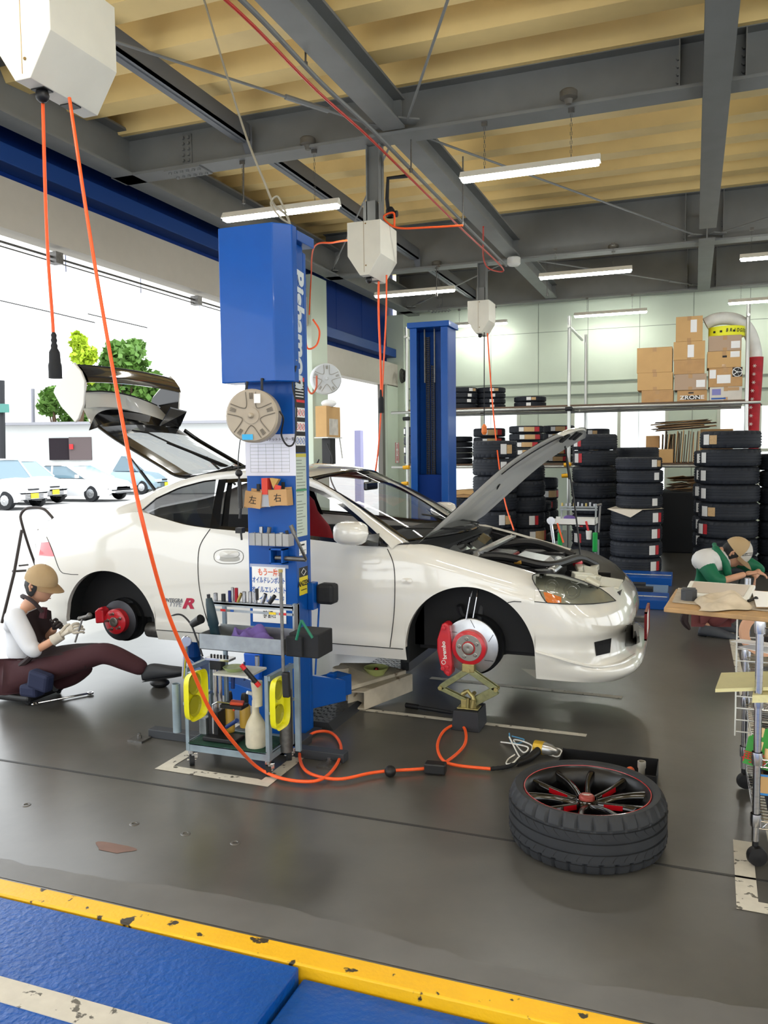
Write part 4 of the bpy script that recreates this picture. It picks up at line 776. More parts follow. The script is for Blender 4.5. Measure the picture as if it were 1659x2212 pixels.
b.tube([(-3.84, 4.8, .47), (-3.84, 6.1, .47)], .03, 8); b.tube([(-3.84, 4.85, .43), (-3.5, 5.0, .40)], .022, 8); b.tube([(-3.7, 4.9, .55), (-3.6, 5.0, .8)], .022, 8)
for k in range(7): b.tube([(-3.66+.055*cos(a), 5.0+.055*sin(a), .48+k*.035+a*.005) for a in [j*PI/6 for j in range(13)]], .008, 6)
b.tube([(-3.75, 4.82, .6), (-3.95, 4.85, .56), (-4.02, 4.9, .58)], .016, 6); b.build('suspension', DARK, car, smooth=True)
MB().tube([pY(1020, 1275, 4.72), pY(1016, 1290, 4.70), pY(1007, 1338, 4.69)], .005, 6).build('steel_line', CHR, car); MB().tube([pY(1032, 1275, 4.72), pY(1030, 1290, 4.70), pY(1022, 1335, 4.69)], .005, 6).build('steel_line', CHR, car)
# engine bay
b = MB(); b.bx(-1.62, -.80, CY-.66, CY-.62, .45, .90); b.bx(-1.62, -.80, CY+.62, CY+.66, .45, .90); b.bx(-1.62, -1.56, CY-.66, CY+.66, .45, 1.0); b.bx(-.56, -.52, CY-.5, CY+.5, .45, .74); b.bx(-.82, -.54, CY-.54, CY-.5, .45, .78); b.bx(-.82, -.54, CY+.5, CY+.54, .45, .78); b.bx(-1.6, -.5, CY-.62, CY+.62, .42, .46)
for s in (1, -1): b.grid([[P3(X, wtop(X)-d, ztop(X)-e, s) for d, e in ((0, .0), (.025, .03), (.07, .035), (.08, .1))] for X in (-1.62, -1.5, -1.3, -1.1, -.95, -.84)]+[])
for s in (1, -1): MB().grid([[P3(X, wtop(X)-d, ztop(X)-e+.002, s) for d, e in ((0, .0), (.03, .012))] for X in (-1.62, -1.5, -1.3, -1.1, -.95, -.84)]).build('fender_flange', CW, car, smooth=True)
b.prism([(-1.62, CY-.7, 1.09), (-1.44, CY-.7, 1.07), (-1.44, CY-.7, 1.03), (-1.62, CY-.7, 1.03)], (0, 1.4, 0)); b.build('engine_bay', CABIN, car, smooth=True, ang=30)
b = MB(); rows_ = [[P3(X, w_, z+.02*sin(k*1.7)) for k, w_ in enumerate((-.6, -.4, -.2, 0, .2, .4, .6))] for X, z in ((-1.56, 1.04), (-1.45, 1.045), (-1.38, 1.0), (-1.35, .93))]; b.grid(rows_)
for k in range(16): b.tube([(-1.54, CY-.3+k*.04, 1.062), (-1.43, CY-.3+k*.04, 1.056)], .004, 4)
b.build('cowl_grille', CBK, car)
b = MB(); b.bx(-1.22, -.82, CY-.36, CY+.32, .62, .92); b.bx(-1.1, -.9, CY-.48, CY+.2, .55, .88); b.build('engine_block', DARK, car, bevel=.02)
b = MB(); b.prism([(-1.06, CY-.34, .985), (-.88, CY-.34, .955), (-.80, CY-.34, .88), (-1.1, CY-.34, .90)], (0, .34, 0)); b.tube([(-.82, CY-.36, .90), (-.80, CY-.1, .915), (-.84, CY+.05, .92)], .03, 12); b.build('cylinder_head_cover', SILV, car, bevel=.012)
b = MB(); b.box((-1.17, CY-.16, .965), (.16, .34, .035), (0, .06, 0)); b.build('red_engine_cover', mat('crackle_red', (130, 26, 34), .6), car, bevel=.01); b = MB()
for k in range(7): b.box((-1.17, CY-.30+k*.045, .986), (.14, .014, .012), (0, .06, 0))
b.build('cover_rib', SILV, car); b = MB(); b.tube([(-1.28, CY-.60, .98), (-1.25, CY-.5, 1.02), (-1.25, CY+.5, 1.02), (-1.28, CY+.6, .98)], .022, 4); b.box((-1.28, CY-.58, .975), (.14, .1, .012)); b.box((-1.28, CY+.58, .975), (.14, .1, .012)); b.beam((-1.25, CY-.52, 1.025), (-1.25, CY+.52, 1.025), .06, .014); b.build('strut_brace', SILV, car)
b = MB(); b.tube(spl([(-1.3, CY-.50, 1.0), (-1.1, CY-.42, .99), (-.85, CY-.3, .93), (-.72, CY+.1, .93), (-.62, CY+.3, .86)], 6), .028, 10); b.tube(spl([(-1.3, CY-.4, .93), (-1.15, CY-.35, .94), (-.95, CY-.42, .9), (-.8, CY-.40, .84)], 6), .018, 8); b.tube(spl([(-.75, CY-.1, .85), (-.68, CY+.1, .83), (-.62, CY+.25, .82)], 6), .025, 8); b.tube(spl([(-1.35, CY+.3, .97), (-1.1, CY+.45, .99), (-.8, CY+.48, .9)], 6), .03, 8)
b.box((-1.0, CY+.45, .84), (.3, .2, .18)); b.box((-.72, CY-.48, .80), (.2, .16, .12)); b.lathe([(.06, 0), (.06, .1), (.04, .12), (0, .12)], (-1.33, CY-.45, .9), n=16); b.lathe([(.05, 0), (.05, .08), (0, .08)], (-.85, CY-.5, .85), n=14); b.build('hoses_and_reservoirs', BLK, car, smooth=True, ang=30)
MB().sph((-.72, CY+.12, .90), (.035, .035, .04), 12).build('red_cap', BRD, car, smooth=True); MB().box((-1.16, CY-.42, .985), (.08, .05, .03)).box((-1.02, CY-.40, .96), (.05, .04, .03)).build('brass_fitting', mat('gold_zinc', (170, 130, 60), .35, .8), car, bevel=.008)
b = MB()                                                      # front panel of the bay, bare bracketry
b.box((-.62, CY-.15, .85), (.05, .9, .04)); b.box((-.62, CY-.38, .87), (.13, .12, .06), (0, .1, .3)); b.box((-.56, CY-.3, .83), (.05, .05, .11), (0, .3, 0)); b.box((-.60, CY-.2, .875), (.09, .14, .05), (.2, .2, .2)); b.box((-.68, CY-.05, .88), (.05, .3, .03), (0, 0, .2)); b.box((-.49, CY-.18, .82), (.16, .34, .012), (0, .12, 0)); b.cyl((-.6, CY-.42, .87), (-.52, CY-.42, .83), .03)
b.build('radiator_support', mat('pale_primer', (205, 204, 190), .35, .3), car, bevel=.008); MB().box((-.47, CY-.18, .785), (.14, .38, .03), (0, .12, 0)).build('black_shelf', BLK, car)
# bonnet, propped open
prof = [(-1.598, 1.091), (-1.44, 1.232), (-1.281, 1.372), (-1.133, 1.502), (-1.02, 1.590), (-.899, 1.668), (-.80, 1.722), (-.735, 1.752), (-.715, 1.748)]
HN = 14; HP = [(p.x, p.z) for p in spl([(x, 0, z) for x, z in prof], 3)]
def hood_pt(i, f, off):
    X, z = HP[i]; t = i/(len(HP)-1); w_ = .665-.05*t-.12*max(0, t-.75)**1.2*3; c = 1-f*f; nx, nz_ = -.62, .78
    return V((X+nx*(.035*c+off)+(.07*c-.03*(1-c))*t*t+.62*.02*c*(1-t)*0, CY-f*w_, z+nz_*(.035*c+off)+.03*c*t))
hd = MB(); hd.grid([[hood_pt(i, -1+2*j/22, 0) for j in range(23)] for i in range(len(HP))]); ho = hd.build('bonnet', CW, car, smooth=True, ang=60)
hi = MB(); inn = [[hood_pt(i, (-1+2*j/22), -.004-(.022 if 1 <= j <= 21 and 1 < i < len(HP)-2 else 0)-(.014 if (2 < i < 8 or 10 < i < len(HP)-5) and (3 < j < 10 or 12 < j < 19) else 0)) for j in range(23)] for i in range(len(HP))]; hi.grid(inn)
hi.build('bonnet_inner_panel', mat('satin_white_paint', (206, 205, 198), .38), ho, smooth=True, ang=60)
b = MB(); N = len(HP)-1; b.tube([hood_pt(i, .94, -.03) for i in range(10, N)], .004, 6); b.build('bonnet_edge_seal', RUB, ho)
for i, f in ((N-5, -.2), (N-5, .1), (N-6, .35), (N-5, .6)): p = hood_pt(i, f, -.045); MB().box(p, (.07, .09, .012), (0, -.7, 0)).build('access_hole', CABIN, ho, bevel=.004)
b = MB(); b.tube([hood_pt(i, -1+2*j/22, -.028) for i, j in ((3, 18), (4, 15), (6, 14), (7, 11), (6, 9), (5, 6))], .006, 6); b.build('washer_hose', BLK, ho)
b = MB(); a = hood_pt(N-8, -.55, -.03); e = V((-.71, CY+.22, .9)); b.tube(spl([a, a.lerp(e, .5)+V((.01, 0, 0)), e], 5), .006, 8); b.tube([a.lerp(e, .12), a.lerp(e, .3)], .009, 8); b.build('prop_rod', BLK, car)
# tailgate with spoiler, open
HT_ = [(-2.98, 1.56), (-3.15, 1.515), (-3.32, 1.488), (-3.45, 1.503), (-3.56, 1.56), (-3.73, 1.648), (-3.96, 1.768), (-4.11, 1.862)]
TP = [(p.x, p.z) for p in spl([(x, 0, z) for x, z in HT_], 3)]
def tg(i, f, o=0): X, z = TP[i]; t = i/(len(TP)-1); return V((X+.03*(1-f*f)*t, CY+.0-f*(.56-.0*t), z+.035*(1-f*f)+o))
g = MB(); n_ = len(TP); fr_ = MB()
for i in range(n_-1):
    for j in range(20):
        f0, f1 = -1+j/10, -1+(j+1)/10; q = [tg(i, f0), tg(i+1, f0), tg(i+1, f1), tg(i, f1)]
        (g if 3 <= j < 17 and 4 <= i < n_-3 else fr_).add(q, [(0, 1, 2, 3)])
tgo = fr_.build('tailgate_frame', CBK, car, smooth=True); g.build('rear_window', mat('rear_glass', (70, 78, 80), .02, alpha=.62, spec=.9), tgo, smooth=True)
b = MB(); b.tube([tg(n_-3, .55, .02), tg(n_-4, .35, .03), tg(9, -.05, .03), tg(5, -.3, .02)], .007, 6); b.tube([tg(n_-6, .3, .035), tg(8, -.12, .035)], .012, 6); b.build('rear_wiper', BLK, tgo); MB().tube([tg(i, .985, .008) for i in range(n_)], .012, 8).build('tailgate_side_edge', CBK, tgo); MB().tube([tg(i, -.985, .008) for i in range(n_)], .012, 8).build('tailgate_side_edge', CBK, tgo)
dt = [pY(184, 846, 4.9), pY(222, 845, 5.15), pY(262, 850, 5.42), pY(300, 860, 5.7), pY(339, 876, 5.98)]; dm = [pY(180, 884, 4.88), pY(215, 873, 5.15), pY(260, 872, 5.42), pY(310, 884, 5.7), pY(366, 905, 6.0)]; db = [pY(196, 918, 4.9), pY(212, 892, 5.12), pY(252, 884, 5.42), pY(318, 896, 5.72), pY(388, 921, 6.02)]
b = MB(); S_ = [spl(x, 4) for x in (dt, dm, db)]; b.grid(S_); b.grid([[p+V((0, 0, -.02)) for p in S_[0]], [p+V((.0, 0, -.12)) for p in S_[0]]]); dk = b.build('tailgate_deck', CW, tgo, smooth=True)
b = MB(); e = [tg(n_-1, 1-2*k/16) for k in range(17)]; b.grid([S_[2], [p.lerp(q, .5)+V((-.05, 0, -.03)) for p, q in zip(S_[2], e)], e]); b.build('tailgate_recess', CBK, tgo, smooth=True); b = MB(); b.tube(spl(dt, 4), .006, 6); b.build('rubber_seal', RUB, tgo)
b = MB(); b.grid([[pY(x, y, 5.45) for x, y in r] for r in (((262, 889), (292, 892), (326, 898)), ((268, 903), (295, 908), (322, 912)))]); b.build('high_brake_lamp', mat('smoked_silver', (150, 150, 150), .15, .5), tgo)
ep = [(-4.227, 2.337), (-4.165, 2.27), (-4.133, 2.199), (-4.15, 2.03), (-4.205, 1.925), (-4.235, 1.90), (-4.36, 2.02), (-4.425, 2.126), (-4.41, 2.16)]
for Y0, nm in ((4.83, 'near'), (6.0, 'far')):
    b = MB(); b.prism([(X, Y0, z) for X, z in ep], (0, .022, 0)); b.build('spoiler_end_plate', CW, tgo, bevel=.006, smooth=True)
wg_ = [(-4.235, 2.325), (-4.18, 2.30), (-4.13, 2.235), (-4.115, 2.19), (-4.14, 2.19), (-4.21, 2.25), (-4.25, 2.30)]
b = MB(); b.grid([[V((X, Y, z+.02*(1-((Y-5.43)/.57)**2))) for X, z in wg_] for Y in [4.852+1.148*k/12 for k in range(13)]], closed=True); b.build('spoiler_wing', mat('gloss_dark_wing', (34, 30, 28), .08, coat=1), tgo, smooth=True)
b = MB(); b.prism([(X*.985-.064, 5.996, 2.11+(z-2.11)*.86) for X, z in ep], (0, .003, 0)); b.build('end_plate_inner_face', CBK, tgo); b = MB(); b.prism([(-4.13, 5.86, 2.05), (-4.05, 5.98, 2.02), (-4.12, 5.98, 1.9), (-4.2, 5.8, 1.9)], (0, 0, .01)); b.build('spoiler_bracket', CBK, tgo)
b = MB(); s0, s1 = pY(335, 1059, 4.95), pY(283, 990, 4.98); b.tube([s0, s0.lerp(s1, .6)], .012, 8); b.tube([s0.lerp(s1, .55), s1], .006, 8); b.tube([V((s0.x+.05, CY+.5, s0.z)), V((s1.x, CY+.5, s1.z))], .01, 8); b.build('gas_strut', BLK, car)
# ---- the building shell was measured at a nominal distance; bring it to its true size about the viewpoint ----
S = 1.28
for o in list(COL.objects):
    if o.parent is None and (o.name.split('.')[0] in ('cable_reel', 'power_cord', 'hook_cord', 'orange_plug', 'air_hose', 'conduit_pipe', 'ceiling_hose', 'hose_reel', 'ceiling_light', 'junction_socket', 'smoke_detector', 'air_regulator') or o.name.startswith(('wall_', 'window_', 'ceiling')) or o.name in ('trim_12', 'trim_13', 'trim_14', 'trim_15')):
        if o.name in ('air_hose', 'power_cord.002') or o.name.startswith('ceiling_wire'): continue
        for q in [o]+list(o.children_recursive):
            if q.type == 'MESH': q.data.transform(Matrix.Scale(S, 4))
            if q is o: q.location = CO+(q.location-CO)*S; LOC[q.name] = q.location.copy()
XW *= S; YB *= S
# ================= tyres =================
TYR = mat('tyre_rubber', (38, 42, 50), .62, noise=.15, nscale=12, spec=.35)
def tyre_mesh(b, r=.33, w=.2, ri=.205, n=96, sip=2):
    prof = [(ri, .012), (ri+.012, .0), (r-.03, .002), (r-.008, .014), (r-.0, .032)]; g = [.052, .085, .115, .148]
    for z in g: prof += [(r+.004, z-.007), (r-.004, z-.0055), (r-.004, z+.0055), (r+.004, z+.007)] if True else []
    prof += [(r-.0, w-.032), (r-.008, w-.014), (r-.03, w-.002), (ri+.012, w), (ri, w-.012)]; N = len(prof); vs = []
    for i, (rr, z) in enumerate(prof):
        for k in range(n):
            sh = (i in (3, 4, 5) or i in (N-6, N-5, N-4)); d = .009 if sh and k % 4 == 0 else 0; d += .003 if (8 < i < N-9 and (k+i) % 4 == 0) else 0
            a = 2*PI*k/n+(.10*(z-w/2)/w); vs.append(V(((rr-d)*cos(a), (rr-d)*sin(a), z)))
    fs = [(i*n+k, i*n+(k+1) % n, (i+1)*n+(k+1) % n, (i+1)*n+k) for i in range(N-1) for k in range(n)]
    inner = [(ri, w-.012), (ri+.04, w-.03), (r-.03, w/2), (ri+.04, .03), (ri, .012)]; b.add(vs, fs); b.lathe(inner, n=48); return b
STK = mat('sticker_white', (222, 222, 220), .55, noise=.1, nscale=120); STR = mat('sticker_red', (196, 44, 52), .5, noise=.3, nscale=150); STT = mat('sticker_tan', (206, 170, 120), .6, noise=.3, nscale=120)
base = tyre_mesh(MB()); proto = {}
def sticker(t, a0, a1, z0, z1, m, r=.336):
    b = MB(); b.grid([[V((r*cos(a), r*sin(a), z)) for a in [a0+(a1-a0)*k/5 for k in range(6)]] for z in (z0, z1)]); return b.build('tyre_label', m, t)
tm = None
def mk(kind):
    global tm
    o = base.build('tyre', TYR, None, smooth=True, ang=35) if tm is None else None
    if o is None: o = bpy.data.objects.new('tyre', tm); COL.objects.link(o)
    tm = o.data; o.location = (0, 0, 0); LOC[o.name] = V()
    if kind in 'wrtb': sticker(o, -.14, .14, .045, .16, STK)
    if kind == 'r': sticker(o, .16, .34, .045, .16, STR)
    if kind == 't': sticker(o, .16, .44, .05, .15, STT)
    if kind == 'b': sticker(o, .15, .75, .04, .165, STT); sticker(o, .76, 1.1, .04, .165, STR)
    return o
for k in 'nwrtb': proto[k] = mk(k)
protos_used = set(); ORD = ['bottom', 'second', 'third', 'fourth', 'fifth', 'sixth', 'seventh', 'eighth', 'ninth', 'tenth', 'eleventh']
def tyre(loc, r, h, ang, kind, label, group):
    p = proto[kind]; sc_ = (r/.33, r/.33, h/.2); rot = (0, 0, ang)
    if kind in protos_used: return dup(p, loc, rot, label, group, sc_)
    protos_used.add(kind); p.location = loc; p.rotation_euler = rot; p.scale = sc_; return props(p, label, 'tyre', group)
for p in proto.values(): p['category'] = 'tyre'
FS = []
def stack(xc, yt, yb, wpx, n, dia, desc, kinds, group, z0=None, first=0, da=0., gap=.0):
    dep = dia*FPX/wpx
    for _ in range(60):
        d = ray(xc, yb); b_ = CO+d*dep; hit = z0 == 0 and any((V((q[0]-b_.x, q[1]-b_.y))).length < q[2]+dia/2 for q in FS)
        if not hit: break
        dep += .05; dia = min(dia*1.003, .8)
    if z0 == 0: FS.append((b_.x, b_.y, dia/2))
    zt = (CO+ray(xc, yt)*dep).z
    zb = b_.z if z0 is None else z0; h = (zt-zb)/n; out = []
    if first < 0: first = 0
    for i in range(n):
        pos = 'topmost' if i == n-1 else (ORD[i]+' up' if i else 'bottom one'); to = math.atan2(-b_.y, -b_.x)
        k = kinds[(n-1-i) % len(kinds)]; tyre((b_.x+rnd.uniform(-.012, .012), b_.y+rnd.uniform(-.012, .012), zb+i*h), dia/2, h*.985, to+da+rnd.uniform(-.1, .1), k, 'tyre, %s of %s' % (pos, desc), group)
    return b_, zb, zt
def lower(xc, wpx, dia, hpx, yt):                              # number of tyres from the floor up to yt
    dep = dia*FPX/wpx; zt = (CO+ray(xc, yt)*dep).z; return max(1, round(zt/(hpx/FPX*dep)))
GF = 'tyres stacked on the floor'; GS = 'tyres on the racks'
A1 = stack(1373, 1097, 1228, 107, 4, .68, 'the stack with a paper sheet on it, by the gap', 'r', GF, 0, da=.75)
stack(1380, 987, 1096, 96, 4, .61, 'the four set on the papered stack', 'twnw', GF, A1[2]+.006, da=.8)
stack(1372, 966, 1228, 94, 8, .68, 'the stack just behind the papered one', 'n', GF, 0, da=.8)
stack(1571, 931, 1236, 121, 8, .76, 'the big stack behind the crouching worker', 'twwwtrnn', GF, 0, da=-.95)
stack(1700, 979, 1236, 121, 7, .76, 'the stack cut by the right edge', 'n', GF, 0)
stack(1548, 972, 1200, 98, 7, .66, 'the labelled stack left of the big one', 'trbwrw', GF, 0, da=-.9)
stack(1283, 938, 1215, 94, 8, .66, 'the tall stack right of the rack pole', 'rrnnn', GF, 0, da=-.9)
stack(1275, 1009, 1222, 78, 7, .56, 'the smaller stack in front of the rack pole', 'w', GF, 0, da=-1.2)
stack(1069, 952, 1205, 94, 7, .66, 'the tall stack left of the open bonnet', 'twwn', GF, 0, da=.4)
stack(1132, 1003, 1200, 90, 6, .64, 'the stack behind the open bonnet', 'nnnrb', GF, 0, da=.3)
stack(1168, 1031, 1190, 72, 6, .62, 'the short stack at the far side of the bonnet', 'nbr', GF, 0, da=.3)
SE = stack(1147, 1080, 1225, 84, 5, .58, 'the labelled stack above the engine', 'wtww', GF, 0, da=.2)
stack(1085, 1080, 1225, 92, 4, .62, 'the low stack beside the raised bonnet', 'wwn', GF, 0, da=.5)
SL = stack(1000, 1072, 1190, 74, 4, .62, 'the low stack right of the far blue post', 'n', GF, 0)
# racks
YR = 14.1; PIPE = mat('rack_pipe', (190, 192, 188), .3, .7); BRD_ = mat('shelf_board', (104, 80, 62), .7, noise=.2, nscale=6); YC = mat('yellow_clamp', (236, 176, 30), .45)
zs_t = pY(1400, 872, YR).z; zs_m = pY(1400, 1003, YR).z; xl, xm, xr = pY(880, 900, YR).x, pY(1229, 900, YR).x, pY(1612, 900, YR).x; ztp = pY(1229, 683, YR).z
rk = thing('pipe_rack', 'tall pipe shelving rack along the back wall loaded with tyres and boxes', 'rack', (xm, YR, 0))
for x in (xl, xm, xr):
    MB().tube([(x, YR, 0), (x, YR, ztp)], .03, 12).build('upright', PIPE, rk, smooth=True); MB().tube([(x+.08, YR+1.6, 0), (x+.08, YR+1.6, ztp-.1)], .025, 10).build('upright', PIPE, rk, smooth=True)
    MB().tube([(x, YR-.1, ztp-.18), (x, YR+1.7, ztp-.18)], .024, 10).build('end_rail', PIPE, rk, smooth=True)
for z in (zs_t, zs_m):
    MB().tube([(xl-.3, YR-.03, z-.03), (xr+.2, YR-.03, z-.03)], .025, 10).build('shelf_rail', PIPE, rk, smooth=True); MB().tube([(xl, YR+1.5, z-.03), (xr, YR+1.5, z-.03)], .025, 10).build('shelf_rail', PIPE, rk, smooth=True)
    for x0, x1 in ((xl, xm-.02), (xm, xr)): MB().bx(x0, x1, YR-.02, YR+1.5, z, z+.02).build('shelf_board', BRD_, rk)
for px, py in ((880, 1010), (1228, 1004), (1223, 1028), (877, 1045), (880, 905), (1231, 884)):
    p = pY(px, py, YR-.04); MB().lathe([(.03, -.03), (.05, -.02), (.05, .03), (.03, .04)], p, (0, 0, 1), 12).tube([p+V((-.07, -.03, 0)), p+V((.04, -.03, .01))], .035, 10).build('pipe_clamp', YC if py > 950 else DARK, rk, smooth=True)
FT = [(q[0], q[1], q[2], zs_m+.021) for q in FS]
def shelf_stack(xc, yt, wpx, n, dia, z, desc, kinds, da=0.):
    dep = dia*FPX/wpx
    for _ in range(60):
        d = ray(xc, yt); t_ = CO+d*dep
        if not any(abs(q[3]-z) < .3 and V((q[0]-t_.x, q[1]-t_.y)).length < q[2]+dia/2 for q in FT): break
        dep += .05
    FT.append((t_.x, t_.y, dia/2, z)); h = (t_.z-z)/n; to = math.atan2(-t_.y, -t_.x)
    for i in range(n):
        pos = 'top' if i == n-1 else ('bottom' if i == 0 else ['second', 'third', 'fourth'][i-1]+' up'); tyre((t_.x, t_.y, z+i*h), dia/2, h*.97, to+da+rnd.uniform(-.12, .12), kinds[(n-1-i) % len(kinds)], 'tyre, %s one of %s' % (pos, desc), GS)
zt_, zm_ = zs_t+.021, zs_m+.021
shelf_stack(998, 838, 66, 4, .56, zt_, 'the top shelf four by the far blue post', 'twwn', .5); shelf_stack(1060, 838, 64, 4, .54, zt_, 'the top shelf four under the furthest reel', 'twww', .15); shelf_stack(1145, 857, 68, 2, .56, zt_, 'the top shelf pair left of the rack pole', 'tw', .0)
shelf_stack(987, 943, 70, 5, .58, zm_, 'the lower shelf five by the blue post', 'wwwwn', -.9); shelf_stack(1057, 925, 70, 4, .58, zm_, 'the lower shelf stack behind the orange plug', 'b', -.2); shelf_stack(1137, 920, 74, 5, .60, zm_, 'the lower shelf stack behind the bonnet edge', 'b', -.3)
shelf_stack(1206, 919, 72, 5, .60, zm_, 'the lower shelf stack at the bonnet tip', 'b', -.4); shelf_stack(905, 922, 66, 4, .58, zm_, 'the lower shelf stack left of the far blue post', 'wn', -1.2); shelf_stack(1283, 926, 66, 4, .56, zm_, 'the lower shelf stack right of the pole', 't', -.2)
# ---- cardboard boxes on the top shelf ----
BX2 = mat('cardboard_light', (206, 166, 112), .8, noise=.08, nscale=4); TAPM = mat('packing_tape', (180, 140, 92), .3, coat=.3); BXW = mat('white_carton', (214, 208, 198), .7, noise=.08, nscale=8)
cb = {}
def carton(key, x0, x1, y0, y1, below, label, m=None, dy=0., dp=.5, extra=None, rot=0.):
    Y = YR+.05+dy; a = pY(x0, y1, Y); c = pY(x1, y0, Y); z0 = cb[below][1] if below else zs_t+.021; z1 = c.z; z1 = max(z1, z0+.1)
    cx_, w_ = (a.x+c.x)/2, (c.x-a.x); t = thing('cardboard_box', label, 'box', (cx_, Y, z0), 'cartons on the top shelf'); b = MB(); b.bx(a.x+.004, c.x-.004, Y, Y+dp, z0, z1-.002); b.build('carton', m or CARD, t, bevel=.004)
    MB().bx(cx_-.03, cx_+.03, Y-.001, Y, z1-.07, z1-.002).build('tape_strip', TAPM, t); MB().bx(cx_-.03, cx_+.03, Y-.001, Y, z0, z0+.05).build('tape_strip', TAPM, t)
    cb[key] = (a, z1, c, Y, t, z0); return t
def on(key, fx0, fx1, fz0, fz1, m, name='paper_label', off=.002):
    a, z1, c, Y, t, z0 = cb[key]; w_ = c.x-a.x; h = z1-z0; return MB().bx(a.x+fx0*w_, a.x+fx1*w_, Y-off, Y-.0005, z0+fz0*h, z0+fz1*h).build(name, m, t)
carton('b5', 1385, 1455, 841, 872, None, 'plain orange-brown carton at the bottom left of the box pile'); carton('b4', 1376, 1454, 803, 845, 'b5', 'plain wide carton, second from the board in the left column', BX2); carton('b3', 1375, 1453, 748, 807, 'b4', 'tall plain carton on top of the left column', BX2)
carton('b8', 1462, 1528, 841, 872, None, 'carton with black wheel-maker panel and a hand slot, bottom of the middle column', dy=.02); carton('b7', 1456, 1527, 806, 844, 'b8', 'greyish taped carton with white label, middle column second from the board', mat('grey_carton', (178, 152, 128), .6)); carton('b6', 1455, 1523, 775, 809, 'b7', 'narrow orange-brown carton, middle column third from the board'); carton('b2', 1454, 1524, 735, 778, 'b6', 'carton with one tall white label, top of the middle column', BX2)
carton('b1', 1459, 1519, 681, 737, 'b2', 'largest carton, set askew on top of the whole pile', BX2, dp=1.0)
carton('b12', 1532, 1604, 834, 870, None, 'white printed carton at the bottom right of the box pile', BXW); carton('b11', 1530, 1605, 792, 836, 'b12', 'carton with a wheel picture, right column second from the board'); carton('b10', 1527, 1602, 756, 795, 'b11', 'carton with black hand hole, right column third from the board', BX2); carton('b9', 1530, 1603, 722, 758, 'b10', 'greyish carton under the yellow ring', MT['grey_carton'])
on('b1', .55, .78, .35, .85, PAPER); on('b2', .45, .65, .12, .8, PAPER); on('b7', .68, .95, .15, .6, PAPER); on('b9', .68, .95, .15, .6, PAPER); on('b10', .68, .95, .6, .95, PAPER); on('b11', .03, .22, .45, .9, PAPER); on('b11', .25, .65, .18, .62, PAPER); k = on('b11', .7, .98, .5, .98, INK, 'wheel_picture')
a, z1, c, Y, t, z0 = cb['b11']; q = V((a.x+.84*(c.x-a.x), Y-.003, z0+.74*(z1-z0))); b = MB(); b.tube([q+V((.07*cos(u), 0, .07*sin(u))) for u in [j*PI/10 for j in range(20)]], .006, 4, closed=True)
for j in range(5): b.beam(q, q+V((.07*cos(j*1.257), 0, .07*sin(j*1.257))), .003, .012)
b.build('wheel_print', PAPER, k)
on('b10', .45, .58, .6, .72, INK, 'hand_hole'); on('b8', .38, .55, .68, .8, INK, 'hand_hole'); on('b8', .22, .78, .15, .5, INK, 'printed_panel'); a, z1, c, Y, t, z0 = cb['b8']; text('ZRONE', ((a.x+c.x)/2, Y-.003, z0+.33*(z1-z0)), (1, 0, 0), (0, 0, 1), .085, PAPER, t, sx=1.3, bold=.002)
on('b12', .08, .35, .4, .85, mat('lilac_print', (130, 130, 190), .6), 'print_block'); on('b12', .06, .5, .08, .2, INKB, 'print_block'); on('b12', .5, .9, .7, .95, TAPM, 'tape_strip')
a, z1, c, Y, t, z0 = cb['b9']; cx_ = pY(1571, 712, Y).x; R_ = (pY(1612, 712, Y).x-pY(1531, 712, Y).x)/2; zt = pY(1571, 703, Y).z
rg = thing('tyre_display_ring', 'bright yellow round tyre display ring on top of the right box column', 'ring', (cx_, Y+R_, z1)); MB().lathe([(R_, 0), (R_, zt-z1), (R_-.04, zt-z1), (R_-.04, 0)], (cx_, Y+R_, z1), (0, 0, 1), 48, closed=True).build('band', mat('ring_yellow', (240, 240, 40), .5), rg, smooth=True)
for i, ch in enumerate('BRIDGEST'):
    u = -PI/2-.02+i*.21; p = V((cx_+(R_+.003)*cos(u), Y+R_+(R_+.003)*sin(u), (z1+zt)/2)); text(ch, p, (-sin(u), cos(u), 0), (0, 0, 1), (zt-z1)*.5, INK, rg, bold=.002, shear=.2, sx=.8)
b = MB()
for u in (-2.3, -1.9, -1.2): b.box((cx_+(R_+.002)*cos(u), Y+R_+(R_+.002)*sin(u), (z1+zt)/2-.01), (.03, .03, .03), (0, 0, u))
b.build('dark_square', INK, rg)
# festive fabric tube at the right
zz_ = YR+.35; pts = [pY(x, y, zz_) for x, y in ((1524, 700), (1545, 690), (1575, 688), (1602, 697), (1620, 720), (1630, 752), (1632, 775))]
ft = thing('fabric_tube', 'tall arched white and red snowflake fabric tube behind the right box column', 'decoration', pY(1630, 1000, zz_)); MB().tube(spl(pts, 4), .10, 14).build('white_sleeve', mat('white_fabric', (232, 232, 228), .8, noise=.12, nscale=7), ft, smooth=True)
MB().tube(spl([pY(x, y, zz_) for x, y in ((1632, 772), (1631, 830), (1629, 890), (1627, 1000))], 4), [.12-.004*i for i in range(13)], 14).build('red_sleeve', mat('red_fabric', (186, 18, 36), .6, noise=.35, nscale=9), ft, smooth=True)
b = MB()
for i in range(9):
    p = pY(1624+rnd.uniform(-3, 8), 790+i*18, zz_-.14)
    for u in (0, PI/3, 2*PI/3): b.beam(p-V((.028*cos(u), 0, .028*sin(u))), p+V((.028*cos(u), 0, .028*sin(u))), .004, .006)
b.build('snowflake_print', WHT, ft)
